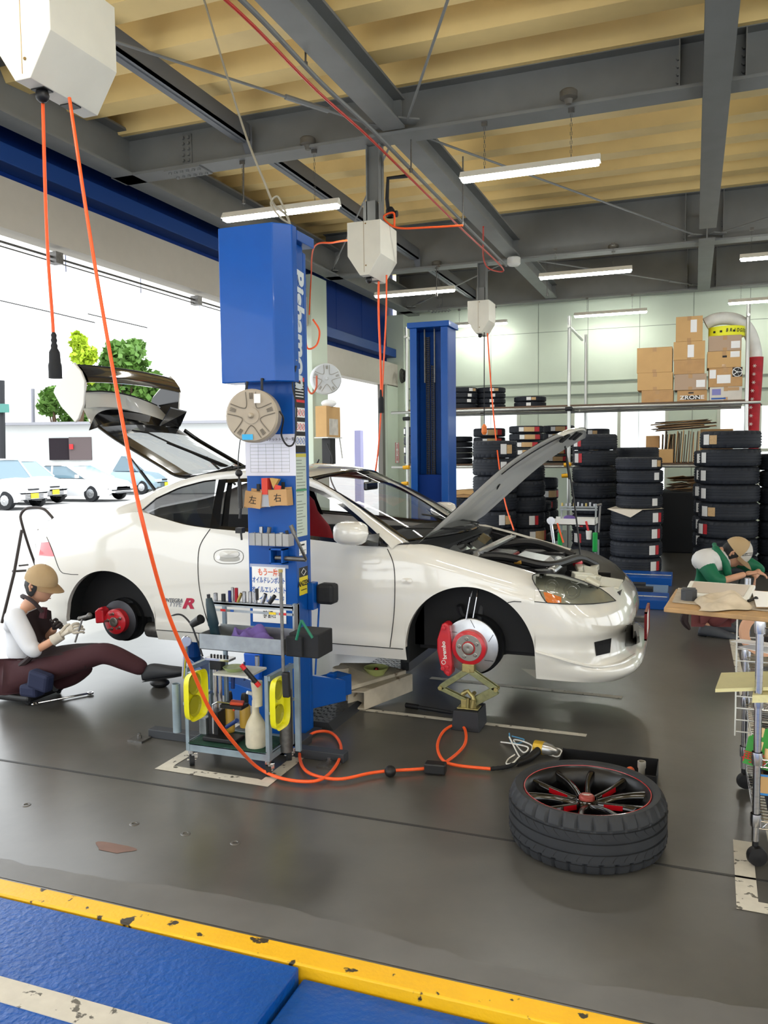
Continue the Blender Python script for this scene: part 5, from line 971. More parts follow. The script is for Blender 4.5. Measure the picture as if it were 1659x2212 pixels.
# ---- flattened cartons on the lower shelf ----
def loose(name, x0, x1, y0, y1, Y, label, m=CARD, dp=.3, z0=None, cat='box'):
    a = pY(x0, y1, Y); c = pY(x1, y0, Y); b = MB(); b.bx(a.x, c.x, Y, Y+dp, a.z if z0 is None else z0, c.z); return props(b.build(name, m, bevel=.003), label, cat)
loose('cardboard_box', 1395, 1424, 941, 968, YR+.3, 'small brown carton standing on another, left of the flattened cardboard', z0=pY(1400, 968, YR).z); loose('cardboard_box', 1392, 1416, 968, 1000, YR+.3, 'lower small carton under the little brown one', z0=zs_m+.021); loose('cardboard_box', 1418, 1454, 970, 1000, YR+.05, 'open pale carton with crumpled bag on the lower shelf', BX2, z0=zs_m+.021); loose('cardboard_box', 1512, 1584, 926, 1000, YR+.7, 'wide tan carton on the lower shelf behind the big tyre stack', BX2, z0=zs_m+.021)
x = pY(1428, 1000, YR+.1).x; x1 = pY(1510, 1000, YR+.1).x; zt = pY(1470, 932, YR+.1).z; i = 0
while x < x1:
    h = rnd.uniform(-.06, .03); dx = rnd.uniform(.0, .05); t_ = rnd.uniform(.006, .016); b = MB(); b.prism([(x, YR+.1, zs_m+.021), (x+t_, YR+.1, zs_m+.021), (x+t_+dx, YR+.1, zt+h), (x+dx, YR+.1, zt+h)], (0, .7, 0))
    props(b.build('cardboard_sheet', mat('dark_cardboard', (104, 84, 66), .85) if i % 3 else CARD), 'flattened cardboard sheet standing upright on the lower shelf', 'cardboard', 'flattened cartons on edge'); x += t_+rnd.uniform(.004, .028); i += 1
for i in range(9):
    a = pY(1415+rnd.uniform(-12, 10), 932-i*1.4, YR+.1); L = rnd.uniform(.75, 1.0); b = MB(); b.box((a.x+L/2, YR+.42, zt+.045+i*.016), (L, .6, .006), (0, -.03-rnd.uniform(0, .06), rnd.uniform(-.08, .08)))
    props(b.build('cardboard_sheet', CARD if i % 2 else MT['dark_cardboard']), 'flattened cardboard sheet lying on the upright ones', 'cardboard', 'flat sheets on the lower shelf')
zl = pY(1470, 1063, 13.9).z
props(MB().bx(pY(1428, 1063, 13.9).x, pY(1512, 1063, 13.9).x, 13.9, 15.2, 0, zl).build('storage_bin', mat('dark_bin', (24, 26, 30), .8), bevel=.02), 'large dark bin under the lower shelf, full of cardboard', 'bin')
for i in range(16):
    px = rnd.uniform(1432, 1490); a = pY(px, 1060-i*2.2, 14.0); L = rnd.uniform(.25, .5); props(MB().box((a.x+L/2, 14.3+rnd.uniform(0, .4), zl+.02+i*.014), (L, .45, .006), (rnd.uniform(-.1, .1), rnd.uniform(-.22, .12), rnd.uniform(-.4, .4))).build('cardboard_sheet', CARD if i % 3 else MT['dark_cardboard']), 'torn cardboard piece heaped over the dark bin', 'cardboard', 'torn cardboard in the bin')
a, zb, zt2 = A1; pp = a+V((0, 0, 0)); b = MB(); b.add([(pp.x-.36, pp.y-.28, zt2+.004), (pp.x+.1, pp.y-.36, zt2+.002), (pp.x+.36, pp.y-.1, zt2+.004), (pp.x+.30, pp.y+.3, zt2+.004), (pp.x-.30, pp.y+.3, zt2+.004)], [(0, 1, 2, 3, 4)]); b.add([(pp.x-.36, pp.y-.28, zt2+.004), (pp.x+.1, pp.y-.36, zt2+.002), (pp.x-.05, pp.y-.37, zt2-.10)], [(0, 1, 2)]); props(b.build('paper_sheet', mat('kraft_paper', (214, 205, 190), .7)), 'pale paper sheet lying between the tyres of the papered stack', 'paper')
q, _, zl = SL
props(MB().bx(q.x-.34, q.x+.36, q.y-.3, q.y+.3, zl, zl+.05).build('cardboard_sheet', CARD), 'flat cardboard lying on the low tyre stack by the blue post', 'cardboard'); props(MB().sheet([[(q.x-.3, q.y-.32, zl+.09), (q.x+.1, q.y-.32, zl+.13), (q.x+.4, q.y-.32, zl+.11)], [(q.x-.3, q.y+.3, zl+.10), (q.x+.1, q.y+.3, zl+.13), (q.x+.4, q.y+.3, zl+.12)]], .07).build('cardboard_sheet', BX2), 'upper bent cardboard on the low tyre stack by the blue post', 'cardboard')
a = SE[0].copy(); a.z = SE[2]+.04; a.y -= .2; b = MB(); b.sheet([[(a.x-.42, a.y, a.z+.03), (a.x-.1, a.y, a.z-.01), (a.x+.2, a.y, a.z-.03)], [(a.x-.35, a.y+.4, a.z+.02), (a.x-.1, a.y+.4, a.z), (a.x+.2, a.y+.4, a.z)]], .008); props(b.build('cardboard_sheet', BX2), 'torn tan cardboard lid on the labelled tyre stack above the engine', 'cardboard')
# blue drive-on ramp lift further back
for i, (y0, y1) in enumerate(((8.85, 9.35), (10.45, 11.0))):
    b = MB(); b.bx(-3.2+.0, -.22, y0, y1, 0, .10); o = b.build('ramp_track', BLUE, bevel=.008); props(o, 'long low blue lift ramp on the floor, %s of the two' % ('nearer' if i == 0 else 'further'), 'ramp'); MB().bx(-3.2, -.23, y0+.2, y0+.235, .1, .103).build('stripe', TAPE, o)
b = MB(); b.bx(-1.2, -.25, 9.55, 10.2, 0, .05); o = props(b.build('ramp_bridge', mat('pale_blue_plate', (110, 140, 175), .4)), 'pale blue plate between the two blue ramps', 'plate'); MB().bx(-.75, -.4, 9.6, 9.75, .05, .10).build('rubber_pad', RUB, o); MB().bx(-.8, -.5, 9.95, 10.1, .05, .09).build('rubber_pad', RUB, o)
# ================= tool cart in front of the near post =================
CARTM = mat('cart_steel', (150, 166, 176), .38, .5, noise=.2, nscale=14); GRN = mat('green_mat', (18, 66, 48), .8, noise=.3, nscale=20, bump=.4); GOLD = mat('zinc_gold', (176, 164, 110), .4, .75, noise=.25, nscale=20); NAVY = mat('navy_handle', (26, 52, 110), .4)
X0, X1, Y0, Y1 = -2.50, -2.00, 3.60, 3.87
ct = thing('tool_cart', 'small galvanised tool cart with upper tray in front of the near blue post', 'cart', ((X0+X1)/2, 3.73, 0), )
for x, y in ((X0, Y0), (X1, Y0), (X0, Y1), (X1, Y1)):
    b = MB(); e = .02 if x == X0 else -.02; g = .02 if y == Y0 else -.02; b.bx(min(x, x+e), max(x, x+e), y-.0015, y+.0015, .085, .53); b.bx(x-.0015, x+.0015, min(y, y+g*1.5), max(y, y+g*1.5), .085, .53); b.build('leg', CARTM, ct)
    c = V((x+e, y+g, 0)); b = MB(); b.lathe([(.03, -.012), (.03, .012), (.02, .014), (0, .014)], c+V((0, 0, .03)), (.8, .6, 0), 20); b.lathe([(.03, -.012), (.02, -.014), (0, -.014)], c+V((0, 0, .03)), (.8, .6, 0), 20); co_ = b.build('caster', RUB, ct, smooth=True)
    b = MB(); b.box(c+V((.012, .009, .055)), (.035, .03, .03), (0, 0, .6)); b.cyl(c+V((0, 0, .065)), c+V((0, 0, .09)), .018, n=14); b.cyl(c+V((-.02, -.015, .03)), c+V((.02, .015, .03)), .006); b.build('caster_fork', CHR, co_, bevel=.003)
b = MB(); b.bx(X0, X1, Y0, Y0+.003, .085, .13); b.bx(X0, X1, Y1-.003, Y1, .085, .13); b.bx(X0, X0+.003, Y0, Y1, .085, .13); b.bx(X1-.003, X1, Y0, Y1, .085, .13); b.bx(X0, X1, Y0, Y1, .12, .125)
for x in (X0, X1): MB().bx(x-.012, x+.012, Y0, Y1, .505, .53).build('side_rail', CARTM, ct); MB().bx(x-.012, x+.012, Y0, Y1, .33, .345).build('side_rail', CARTM, ct)
b.build('lower_deck', CARTM, ct)
b = MB(); b.sheet([[(X0+.02+i*.058, Y0-.01+j*.04, .131+.003*rnd.random()) for i in range(9)] for j in range(7)], .003); b.build('green_mat', GRN, ct)
TY0, TY1, TZ0, TZ1 = 3.55, 3.76, .655, .735; TXa, TXb = -2.37, -1.885
b = MB(); b.bx(TXa, TXb, TY0, TY0+.003, TZ0, TZ1); b.bx(TXa, TXb, TY1-.003, TY1, TZ0, TZ1+.01); b.bx(TXa, TXa+.003, TY0, TY1, TZ0, TZ1); b.bx(TXb-.003, TXb, TY0, TY1, TZ0, TZ1); b.bx(TXa, TXb, TY0, TY1, TZ0, TZ0+.003); b.build('upper_tray', GALV, ct)
MB().bx(-1.925, -1.895, 3.74, 3.76, .1, .88).build('upright', CARTM, ct, bevel=.002); MB().bx(-2.36, -2.34, 3.76, 3.78, .3, .86).build('upright', CARTM, ct, bevel=.002)
b = MB(); b.bx(-2.375, -1.90, 3.70, 3.76, .862, .872); b.bx(-2.375, -1.90, 3.70, 3.703, .852, .876); b.bx(-2.375, -1.90, 3.70, 3.703, .825, .838); b.bx(-1.905, -1.895, 3.70, 3.76, .66, .88); sr = b.build('socket_rail', GALV, ct)
b = MB()
for x0, x1, m in ((-2.33, -2.30, RED), (-2.27, -2.25, INKB), (-2.04, -2.0, mat('yellow_tape', (230, 200, 40), .5)), (-1.98, -1.94, RED)): b.bx(x0, x1, 3.698, 3.6995, .826, .838, m)
b.build('coloured_tape', None, sr)
SOC = mat('socket_steel', (160, 160, 162), .25, .95); 
def sock(px, pt, pb, w, label, m=SOC, tilt=0., Y=3.72):
    a = pY(px, pb, Y); t_ = pY(px+tilt, pt, Y); t_.x = a.x+(t_.x-pY(px, pt, Y).x); a.z = max(a.z, .873) if m is not None else a.z; ax = (t_-a); r = w/2/FPX*3.8; o = MB().lathe([(0, 0), (r, 0), (r*1.02, ax.length*.45), (r, ax.length*.5), (r, ax.length), (r*.72, ax.length), (r*.68, ax.length*.7), (0, ax.length*.7)], a, ax, 16).build('socket', m or SOC, smooth=True)
    return props(o, label, 'socket', 'sockets on the cart rail')
REDM = mat('red_anodised', (150, 30, 44), .3, .7); BLUM = mat('blue_band', (30, 40, 100), .35, .5); BRS = mat('brass_end', (170, 150, 90), .4, .7)
for a in ((466, 1281, 1302, 11, 'small steel socket, leftmost on the cart rail', None), (483, 1283, 1302, 11, 'small dark-topped steel socket, second on the cart rail', DARK), (497, 1276, 1302, 9, 'socket with blue band on the cart rail', BLUM), (503, 1269, 1298, 8, 'tall thin steel socket behind the blue banded one', None), (511, 1270, 1300, 9, 'red banded socket on the cart rail', REDM),
          (528, 1278, 1302, 10, 'deep steel socket right of the leaning one', None), (541, 1278, 1303, 10, 'middle one of three equal deep sockets', None), (552, 1279, 1303, 10, 'right one of three equal deep sockets', None), (555, 1272, 1296, 9, 'deep socket behind the right one of three', DARK)): sock(*a)
sock(513, 1282, 1302, 8, 'pale socket leaning right on the cart rail', BRS, 9); sock(566, 1283, 1303, 10, 'steel socket leaning right near the rail end', SOC, 8); sock(582, 1287, 1303, 10, 'dark socket leaning right at the rail end', DARK, 12)
def tool(name, label, cat, loc, group=None): return thing(name, label, cat, loc, group)
p = pY(462, 1372, 3.62); gr = tool('air_grinder', 'dark teal air tool standing upright at the left of the cart tray', 'power tool', V((p.x, 3.62, .66))); TEAL = mat('dark_teal', (22, 48, 56), .4)
a, c = V((p.x+.012, 3.62, .70)), pY(451, 1292, 3.62); MB().tube([a, a.lerp(c, .3), a.lerp(c, .34), a.lerp(c, .85), c], [.026, .024, .029, .022, .016], 16).build('handle', TEAL, gr, smooth=True); MB().lathe([(.0, 0), (.04, 0), (.042, .01), (.03, .02)], (p.x+.015, 3.62, .675), n=24).build('sanding_pad', SOC, gr, smooth=True); MB().cyl(c, c+V((-.002, 0, .02)), .009).build('air_inlet', DARK, gr)
rg_ = MB(); rows = []                                         # crumpled purple rag
for i in range(15):
    row = []
    for j in range(13):
        u, v = i/14-.5, j/12-.5; e = max(0, 1-(2*u)**4)*max(0, 1-(2*v)**4); row.append(V((-2.115+u*.27+.015*sin(9*v+4*u), 3.65+v*.17+.012*sin(11*u), .672+e*(.075+.03*sin(13*u+5*v)*cos(7*v-3*u)+.02*sin(23*u-9*v)))))
    rows.append(row)
props(rg_.grid(rows).build('rag', mat('purple_cloth', (104, 84, 150), .9, noise=.15, nscale=8), smooth=True, sub=1), 'crumpled purple cloth in the cart tray', 'cloth')
props(MB().bx(-1.85, -1.69, 3.55, 3.72, .655, .775).bx(-1.86, -1.77, 3.53, 3.56, .66, .76).build('foam_block', RUB, bevel=.006), 'black foam block at the right end of the cart tray', 'block')
props(MB().tube([pY(651, 1340, 3.5), pY(640, 1382, 3.5)], .007, 8).tube([pY(651, 1340, 3.5), pY(675, 1378, 3.5)], .007, 8).build('wire_brush', mat('green_grip', (20, 110, 84), .5)), 'green handled wire loop hooked above the black foam block', 'tool')
bb = tool('breaker_bar', 'long grey bar with black handle leaning upright on the cart front right', 'wrench', pY(617, 1500, 3.5)); MB().tube([pY(606, 1232, 3.52), pY(612, 1450, 3.5)], .0085, 10).build('shaft', IRON, bb, smooth=True); MB().tube([pY(606, 1230, 3.52), pY(606, 1236, 3.52)], .011, 10).build('tip', BRS, bb); b = MB(); a = pY(617, 1452, 3.49); c = pY(620, 1506, 3.49); b.beam(a, c, .035, .03); b.build('handle', BLK, bb, bevel=.006)
gl_ = tool('gooseneck_lamp', 'black gooseneck lamp with cylindrical head at the left of the cart', 'lamp', pY(435, 1420, 3.62)); MB().tube(spl([pY(438, 1418, 3.62), pY(425, 1380, 3.62), pY(413, 1350, 3.62), pY(398, 1332, 3.62), pY(385, 1327, 3.62), pY(370, 1330, 3.62)], 5), [.005]*24+[.004, .002], 8).build('gooseneck', BLK, gl_, smooth=True); a, c = pY(416, 1348, 3.62), pY(434, 1337, 3.60); MB().tube([a, c], [.019, .025], 16).build('lamp_head', BLK, gl_, smooth=True)
tw = tool('torque_wrench', 'chrome ratchet standing in the steel tube left of the cart', 'wrench', pY(404, 1480, 3.6)); a = pY(402, 1385, 3.6); MB().lathe([(.0, -.012), (.026, -.012), (.03, 0), (.026, .012), (0, .012)], a, (.5, -.85, 0), 20).tube([a, pY(396, 1465, 3.6)], [.012, .010], 10).build('ratchet_head', CHR, tw, smooth=True)
def tubeholder(x0, x1, y0, y1, Y, label, m):
    a = pY((x0+x1)/2, y1, Y); c = pY((x0+x1)/2, y0, Y); r = (x1-x0)/2/FPX*(Y+.3); a.z = max(a.z, .006); props(MB().lathe([(0, 0), (r, 0), (r, c.z-a.z), (r-.003, c.z-a.z), (r-.003, .1), (0, .1)], a, n=24).build('steel_tube', m, smooth=True), label, 'tube')
tubeholder(373, 393, 1477, 1581, 3.62, 'pale steel tube fixed at the left of the cart', CARTM); tubeholder(604, 634, 1490, 1622, 3.75, 'grey steel tube fixed behind the right of the cart', IRON)
def ytray(x, y0, y1, z0, z1, label, s):                        # ribbed yellow parts tray hanging on the side
    t = tool('parts_tray', label, 'tray', (x, (y0+y1)/2, z0), 'yellow parts trays'); cy_, cz = (y0+y1)/2, (z0+z1)/2; hw, hh = (y1-y0)/2, (z1-z0)/2
    E_ = lambda f, dx: [V((x+dx, cy_+hw*f*abs(cos(u))**.5*(1 if cos(u) > 0 else -1), cz+hh*f*abs(sin(u))**.4*(1 if sin(u) > 0 else -1))) for u in [2*PI*k/28 for k in range(28)]]
    b = MB(); b.grid([E_(1, s*.034), E_(.97, s*.03), E_(.93, 0), E_(.02, 0)], closed=True); b.build('shell', YEL, t, smooth=True, ang=50); b = MB()
    for dz in (-.45, .45): b.lathe([(hw*.62, .012), (hw*.5, .002), (0, .002)], (x+s*.001, cy_, cz+dz*hh), (s, 0, 0), 20)
    b.build('recess', mat('olive_recess', (150, 146, 24), .5), t); return t
ytray(-1.94, 3.50, 3.66, .275, .545, 'yellow ribbed parts tray hanging on the right side of the cart', 1); ytray(-2.40, 3.44, 3.62, .29, .545, 'yellow ribbed parts tray hanging on the left side of the cart', 1)
wb_ = tool('squeeze_bottle', 'dirty white plastic pump bottle on the cart lower deck', 'bottle', V((-2.11, 3.66, .135))); MB().lathe([(0, 0), (.05, 0), (.055, .012), (.055, .10), (.045, .13), (.02, .175), (.017, .24), (.013, .25), (0, .25)], (-2.11, 3.66, .135), n=28).build('body', mat('dirty_white_plastic', (212, 206, 184), .5, noise=.25, nscale=14), wb_, smooth=True); MB().tube([(-2.11, 3.66, .38), (-2.12, 3.66, .41), (-2.14, 3.63, .425)], [.013, .012, .009], 10).build('nozzle', mat('clear_nozzle', (210, 215, 220), .3), wb_, smooth=True)
cu = tool('cleaning_cup', 'paint stained white cup clipped on the cart right side holding a red tipped tool', 'cup', pY(556, 1525, 3.62)); a = pY(558, 1525, 3.62); c = pY(554, 1472, 3.62); MB().lathe([(0, 0), (.022, 0), (.03, (c-a).length), (.027, (c-a).length), (.02, .01), (0, .01)], a, c-a, 24).build('cup_body', MT['dirty_white_plastic'], cu, smooth=True)
sd = tool('torque_driver', 'black handled driver with red tips standing in the white cup', 'screwdriver', pY(558, 1478, 3.6)); a, c = pY(560, 1482, 3.6), pY(521, 1436, 3.56); MB().tube([a, a.lerp(c, .18)], .013, 12).tube([a.lerp(c, .8), c], [.012, .011], 12).build('red_tip', RED, sd, smooth=True); MB().tube([a.lerp(c, .18), a.lerp(c, .8)], .0125, 12).build('grip', BLK, sd, smooth=True)
pr_ = tool('bench_press', 'small black and chrome hydraulic press tool on the cart lower deck', 'tool', V((-2.3, 3.74, .135))); x = pY(470, 1500, 3.74).x
MB().cyl((x-.012, 3.74, .2), (x-.012, 3.74, .56), .013, n=14).cyl((x+.018, 3.74, .2), (x+.018, 3.74, .56), .011, n=14).build('piston', CHR, pr_, smooth=True); MB().box((x+.005, 3.74, .53), (.07, .05, .06)).box((x+.005, 3.72, .2), (.06, .08, .16)).box((x+.07, 3.68, .148), (.20, .10, .022)).build('base', BLK, pr_, bevel=.004)
MB().box((x+.035, 3.72, .565), (.15, .07, .014)).tube([(x+.02, 3.66, .17), (x+.02, 3.66, .33), (x+.05, 3.66, .345), (x+.16, 3.66, .345)], .006, 8).build('arm_plate', CHR, pr_, bevel=.003); b = MB()
for k in range(6): b.cyl((x-.02+k*.02, 3.72, .572), (x-.02+k*.02, 3.72, .585), .006, n=8)
b.box((x+.14, 3.68, .33), (.13, .08, .018)); b.build('clamp_plate', DARK, pr_, bevel=.003)
for i, (px, yt, yb, Y) in enumerate(((496, 1494, 1580, 3.80), (530, 1498, 1570, 3.82))):
    a = pY(px, yb, Y); a.z = max(a.z, .132); c = pY(px, yt, Y); h = c.z-a.z; t = tool('oil_bottle', ('left' if i == 0 else 'right')+' one of two amber oil bottles on the cart lower deck', 'bottle', a, 'amber bottles'); MB().lathe([(0, 0), (.028, 0), (.03, .01), (.03, h*.62), (.015, h*.72), (.015, h*.75)], a, n=20).build('body', mat('amber_plastic', (208, 168, 70), .4), t, smooth=True); MB().lathe([(.021, h*.73), (.021, h*.9), (.016, h), (0, h)], a, n=16).build('cap', BLK, t, smooth=True)
props(MB().box(pY(443, 1566, 3.7), (.042, .05, .09)).build('metal_box', GALV, bevel=.004), 'small grey metal box on the cart lower deck at the left', 'box'); props(MB().tube([pY(490, 1570, 3.66), pY(512, 1556, 3.62)], .011, 12).build('file_handle', NAVY, smooth=True), 'blue handle lying on the press tool', 'tool'); props(MB().tube([pY(528, 1470, 3.8), pY(528, 1430, 3.8)], .006).tube([pY(503, 1445, 3.78), pY(503, 1487, 3.78)], .011, 12).build('hanging_driver', NAVY, smooth=True), 'blue handled tool hanging inside the cart', 'tool')
props(MB().box(pY(512, 1518, 3.68), (.07, .05, .016), (0, .1, .4)).cyl(pY(500, 1525, 3.66), pY(506, 1535, 3.64), .006).build('pipe_clamp', mat('orange_red_tool', (205, 74, 40), .5), bevel=.004), 'small orange and steel clamp on the press tool', 'tool')
props(MB().lathe([(.012, 0), (.012, .05), (0, .05)], pY(556, 1438, 3.58), n=14).build('socket', SOC, smooth=True), 'steel socket hanging under the cart tray', 'socket')
wst = MB(); a = pY(505, 1418, 3.74); wst.lathe([(0, 0), (.04, 0), (.06, .02), (.057, .022), (.0, .012)], V((a.x, 3.74, .50)), n=24); props(wst.build('magnetic_dish', mat('pale_green_dish', (160, 176, 120), .4), smooth=True), 'pale green dish on the cart under the tray', 'dish')
props(MB().bx(-2.36, -2.15, 3.66, 3.86, .488, .499).build('cart_shelf_plate', WHT), 'white plate under the green dish inside the cart', 'plate'); props(MB().prism([(-2.42, 4.09, .35), (-2.33, 4.09, .35), (-2.32, 4.09, .50), (-2.43, 4.09, .50)], (0, .04, 0)).build('blue_bin', mat('blue_bin', (20, 86, 190), .4), bevel=.006), 'small blue plastic bin behind the cart at the post', 'bin')
# things fixed on the near post
def holder(x0, x1, y0, y1, Y, label, ch, rot):
    a, c = pY(x0, y1, Y), pY(x1, y0, Y); cx_ = (a.x+c.x)/2; t = tool('cardboard_holder', label, 'box', V((cx_, 4.1, a.z))); w_, h = c.x-a.x, c.z-a.z; b = MB()
    for s in (-1, 1): b.box((cx_+s*w_/2, 4.10, a.z+h/2), (.003, .07, h), (0, rot, 0))
    b.box((cx_, 4.066, a.z+h/2), (w_, .003, h), (0, rot, 0)); b.box((cx_, 4.134, a.z+h/2+.01), (w_, .003, h), (0, rot, 0)); b.box((cx_, 4.1, a.z+.002), (w_, .07, .003)); b.build('box_wall', CARD, t)
    text(ch, (cx_, 4.0635, a.z+h*.45), (cos(rot), 0, -sin(rot)), (sin(rot), 0, cos(rot)), .05, INK, t); MB().box((cx_, 4.133, a.z+h+.02), (.02, .006, .04)).build('clip', DARK, t)
holder(528, 562, 1062, 1097, 4.06, 'open cardboard pocket marked left, clipped on the near post', '左', .12); holder(580, 618, 1058, 1092, 4.06, 'cardboard pocket marked right, clipped on the near post', '右', -.06)
mb_ = tool('tool_packet', 'red and yellow triangular packet with clear sleeve between the cardboard pockets', 'packet', pY(573, 1095, 4.08)); a, c = pY(566, 1095, 4.07), pY(582, 1033, 4.07); MB().bx(a.x, c.x-.014, 4.07, 4.12, a.z+.07, c.z).build('red_band', mat('matchbox_red', (205, 60, 40), .5), mb_); MB().bx(a.x-.008, c.x, 4.075, 4.125, a.z, a.z+.09).build('clear_sleeve', mat('cloudy_plastic', (190, 195, 205), .25, alpha=.7), mb_); q = pY(593, 1042, 4.08); MB().prism([q+V((-.03, 0, .025)), q+V((.025, 0, .018)), q+V((-.01, 0, -.035))], (0, .03, 0)).build('triangle_card', mat('ochre_card', (190, 150, 80), .6), mb_); MB().box(pY(600, 1054, 4.075), (.04, .004, .03), (0, .2, 0)).build('red_card', mat('matchbox_red', (1, 1, 1)), mb_)
cl = mat('clear_cup_plastic', (205, 205, 205), .15, alpha=.45)
for i in range(6):
    x = -2.345+i*.043; t = tool('clear_pocket', 'clear plastic pocket, %s of the row of six on the near post' % ['leftmost', 'second', 'third', 'fourth', 'fifth', 'rightmost'][i], 'holder', V((x, 4.1, 1.135)), 'clear pockets on the post')
    b = MB(); b.bx(x-.019, x+.019, 4.07, 4.073, 1.135, 1.205); b.bx(x-.019, x-.017, 4.07, 4.137, 1.135, 1.205); b.bx(x+.017, x+.019, 4.07, 4.137, 1.135, 1.205); b.bx(x-.019, x+.019, 4.07, 4.137, 1.135, 1.138); b.build('pocket_wall', cl, t); r_ = [.010, .012, .012, .009, .012, .009][i]; hh = [.065, .10, .10, .06, .07, .085][i]; tl = [.0, 0, .02, -.01, 0, -.03][i]
    o = MB().lathe([(0, 0), (r_, 0), (r_, hh), (r_*.7, hh), (r_*.65, hh*.7)], (x-tl*.3, 4.105, 1.14), (tl*8, 0, 1), 14).build('socket', [SOC, SOC, IRON, BRS, GALV, DARK][i], smooth=True); props(o, '%s in the %s clear pocket' % (['small socket', 'long socket', 'leaning long socket', 'brass stub', 'wrapped bit', 'dark leaning bit'][i], ['leftmost', 'second', 'third', 'fourth', 'fifth', 'rightmost'][i]), 'socket', 'bits in the clear pockets')
ds = tool('parts_dish', 'green dish of wheel nuts resting on the cream lift arm', 'dish', V((-1.965, 5.02, .172))); MB().lathe([(0, 0), (.05, 0), (.085, .05), (.08, .052), (.05, .01), (0, .01)], (-1.965, 5.02, .172), n=32).build('bowl', mat('olive_dish', (170, 178, 110), .45), ds, smooth=True)
for i in range(14):
    a = rnd.uniform(0, 6.3); r_ = rnd.uniform(0, .042); o = MB().lathe([(.010, 0), (.010, .014), (.006, .02), (0, .02)], (-1.965+r_*cos(a), 5.02+r_*sin(a), .185+rnd.uniform(0, .02)), (rnd.uniform(-1, 1), rnd.uniform(-1, 1), .4), 6).build('wheel_nut', REDM if i % 3 else DARK); props(o, 'small dark red wheel nut in the green dish', 'nut', 'wheel nuts in the dish')
# jack, block and bar
bk = MB(); bk.prism([(-1.325, 4.60, 0), (-1.155, 4.60, 0), (-1.165, 4.61, .118), (-1.315, 4.61, .118)], (0, .2, 0)); props(bk.build('rubber_block', mat('block_black', (34, 36, 42), .6), bevel=.004), 'black wooden block on the floor carrying the jack', 'block')
jk = tool('scissor_jack', 'greenish gold jack on the black block under the front brake disc', 'jack', (-1.24, 4.68, .12)); L_, R__, T_, B_ = pY(953, 1484, 4.68), pY(1073, 1488, 4.68), pY(1013, 1446, 4.68), pY(1008, 1512, 4.68)
JM = mat('jack_zinc', (150, 152, 112), .4, .75, noise=.3, nscale=25)
b = MB()
for Yy in (4.665, 4.695):
    o_ = V((0, Yy-4.68, 0)); b.beam(T_+o_, L_+o_, .006, .034); b.beam(T_+o_, R__+o_, .006, .034); b.beam(L_+o_+V((0, 0, -.004)), B_+o_, .006, .026); b.beam(R__+o_+V((0, 0, -.006)), B_+o_+V((.04, 0, -.01)), .006, .05)
b.build('arms', JM, jk, bevel=.002); b = MB(); b.box(T_+V((0, 0, .012)), (.075, .05, .05)); b.box(T_+V((0, 0, .045)), (.06, .04, .03)); b.box(V((T_.x, 4.68, .125)), (.13, .09, .008)); b.box(V((T_.x, 4.68, .15)), (.09, .05, .05)); b.build('pad_and_base', GOLD, jk, bevel=.006)
b = MB()
for q in (L_, R__, T_, V((T_.x-.03, 4.68, .21)), V((T_.x+.025, 4.68, .205))): b.cyl(q+V((0, -.03, 0)), q+V((0, .03, 0)), .013, n=12)
b.tube([(T_.x-.035, 4.66, .205), (T_.x, 4.655, .23), (T_.x+.03, 4.65, .2), (T_.x+.04, 4.645, .16)], .013, 8); b.cyl((T_.x+.03, 4.64, .135), (T_.x+.04, 4.64, .185), .014); b.cyl((T_.x+.0, 4.645, .13), (T_.x+.002, 4.645, .19), .010); b.build('linkage', GOLD, jk, smooth=True, ang=30)
br = tool('breaker_bar', 'black bar lying on the floor left of the jack block', 'wrench', pZ(930, 1535, .015)); a, c = pZ(877, 1523, .018), pZ(1000, 1543, .014); MB().tube([a, a.lerp(c, .22)], .017, 12).build('grip', BLK, br, smooth=True); MB().tube([a.lerp(c, .2), a.lerp(c, .8), a.lerp(c, .8), c], [.012, .010, .008, .008], 12).build('shaft', DARK, br, smooth=True)
# impact wrench with white cords
a = pZ(1156, 1612, .055); iw = tool('impact_wrench', 'yellow and silver air impact wrench on the floor behind the alloy wheel', 'power tool', V((a.x, a.y, 0))); c = a+V((.105, -.03, 0)); MB().tube([a, a.lerp(c, .5)], [.034, .036], 18).build('motor_housing', mat('tool_yellow', (196, 160, 50), .35, .3), iw, smooth=True); MB().tube([a.lerp(c, .5), a.lerp(c, .9), c, c+V((.02, -.005, 0))], [.034, .028, .02, .012], 18).build('hammer_case', SILV, iw, smooth=True); d = a.lerp(c, .35); MB().tube([d, d+V((-.05, -.10, -.03)), d+V((-.10, -.17, -.038))], [.022, .02, .018], 12).build('grip', BLK, iw, smooth=True); MB().tube([d+V((-.10, -.17, -.038)), d+V((-.125, -.2, -.038))], .011, 10).build('air_fitting', CHR, iw)
WC = mat('white_cord', (230, 230, 226), .5)
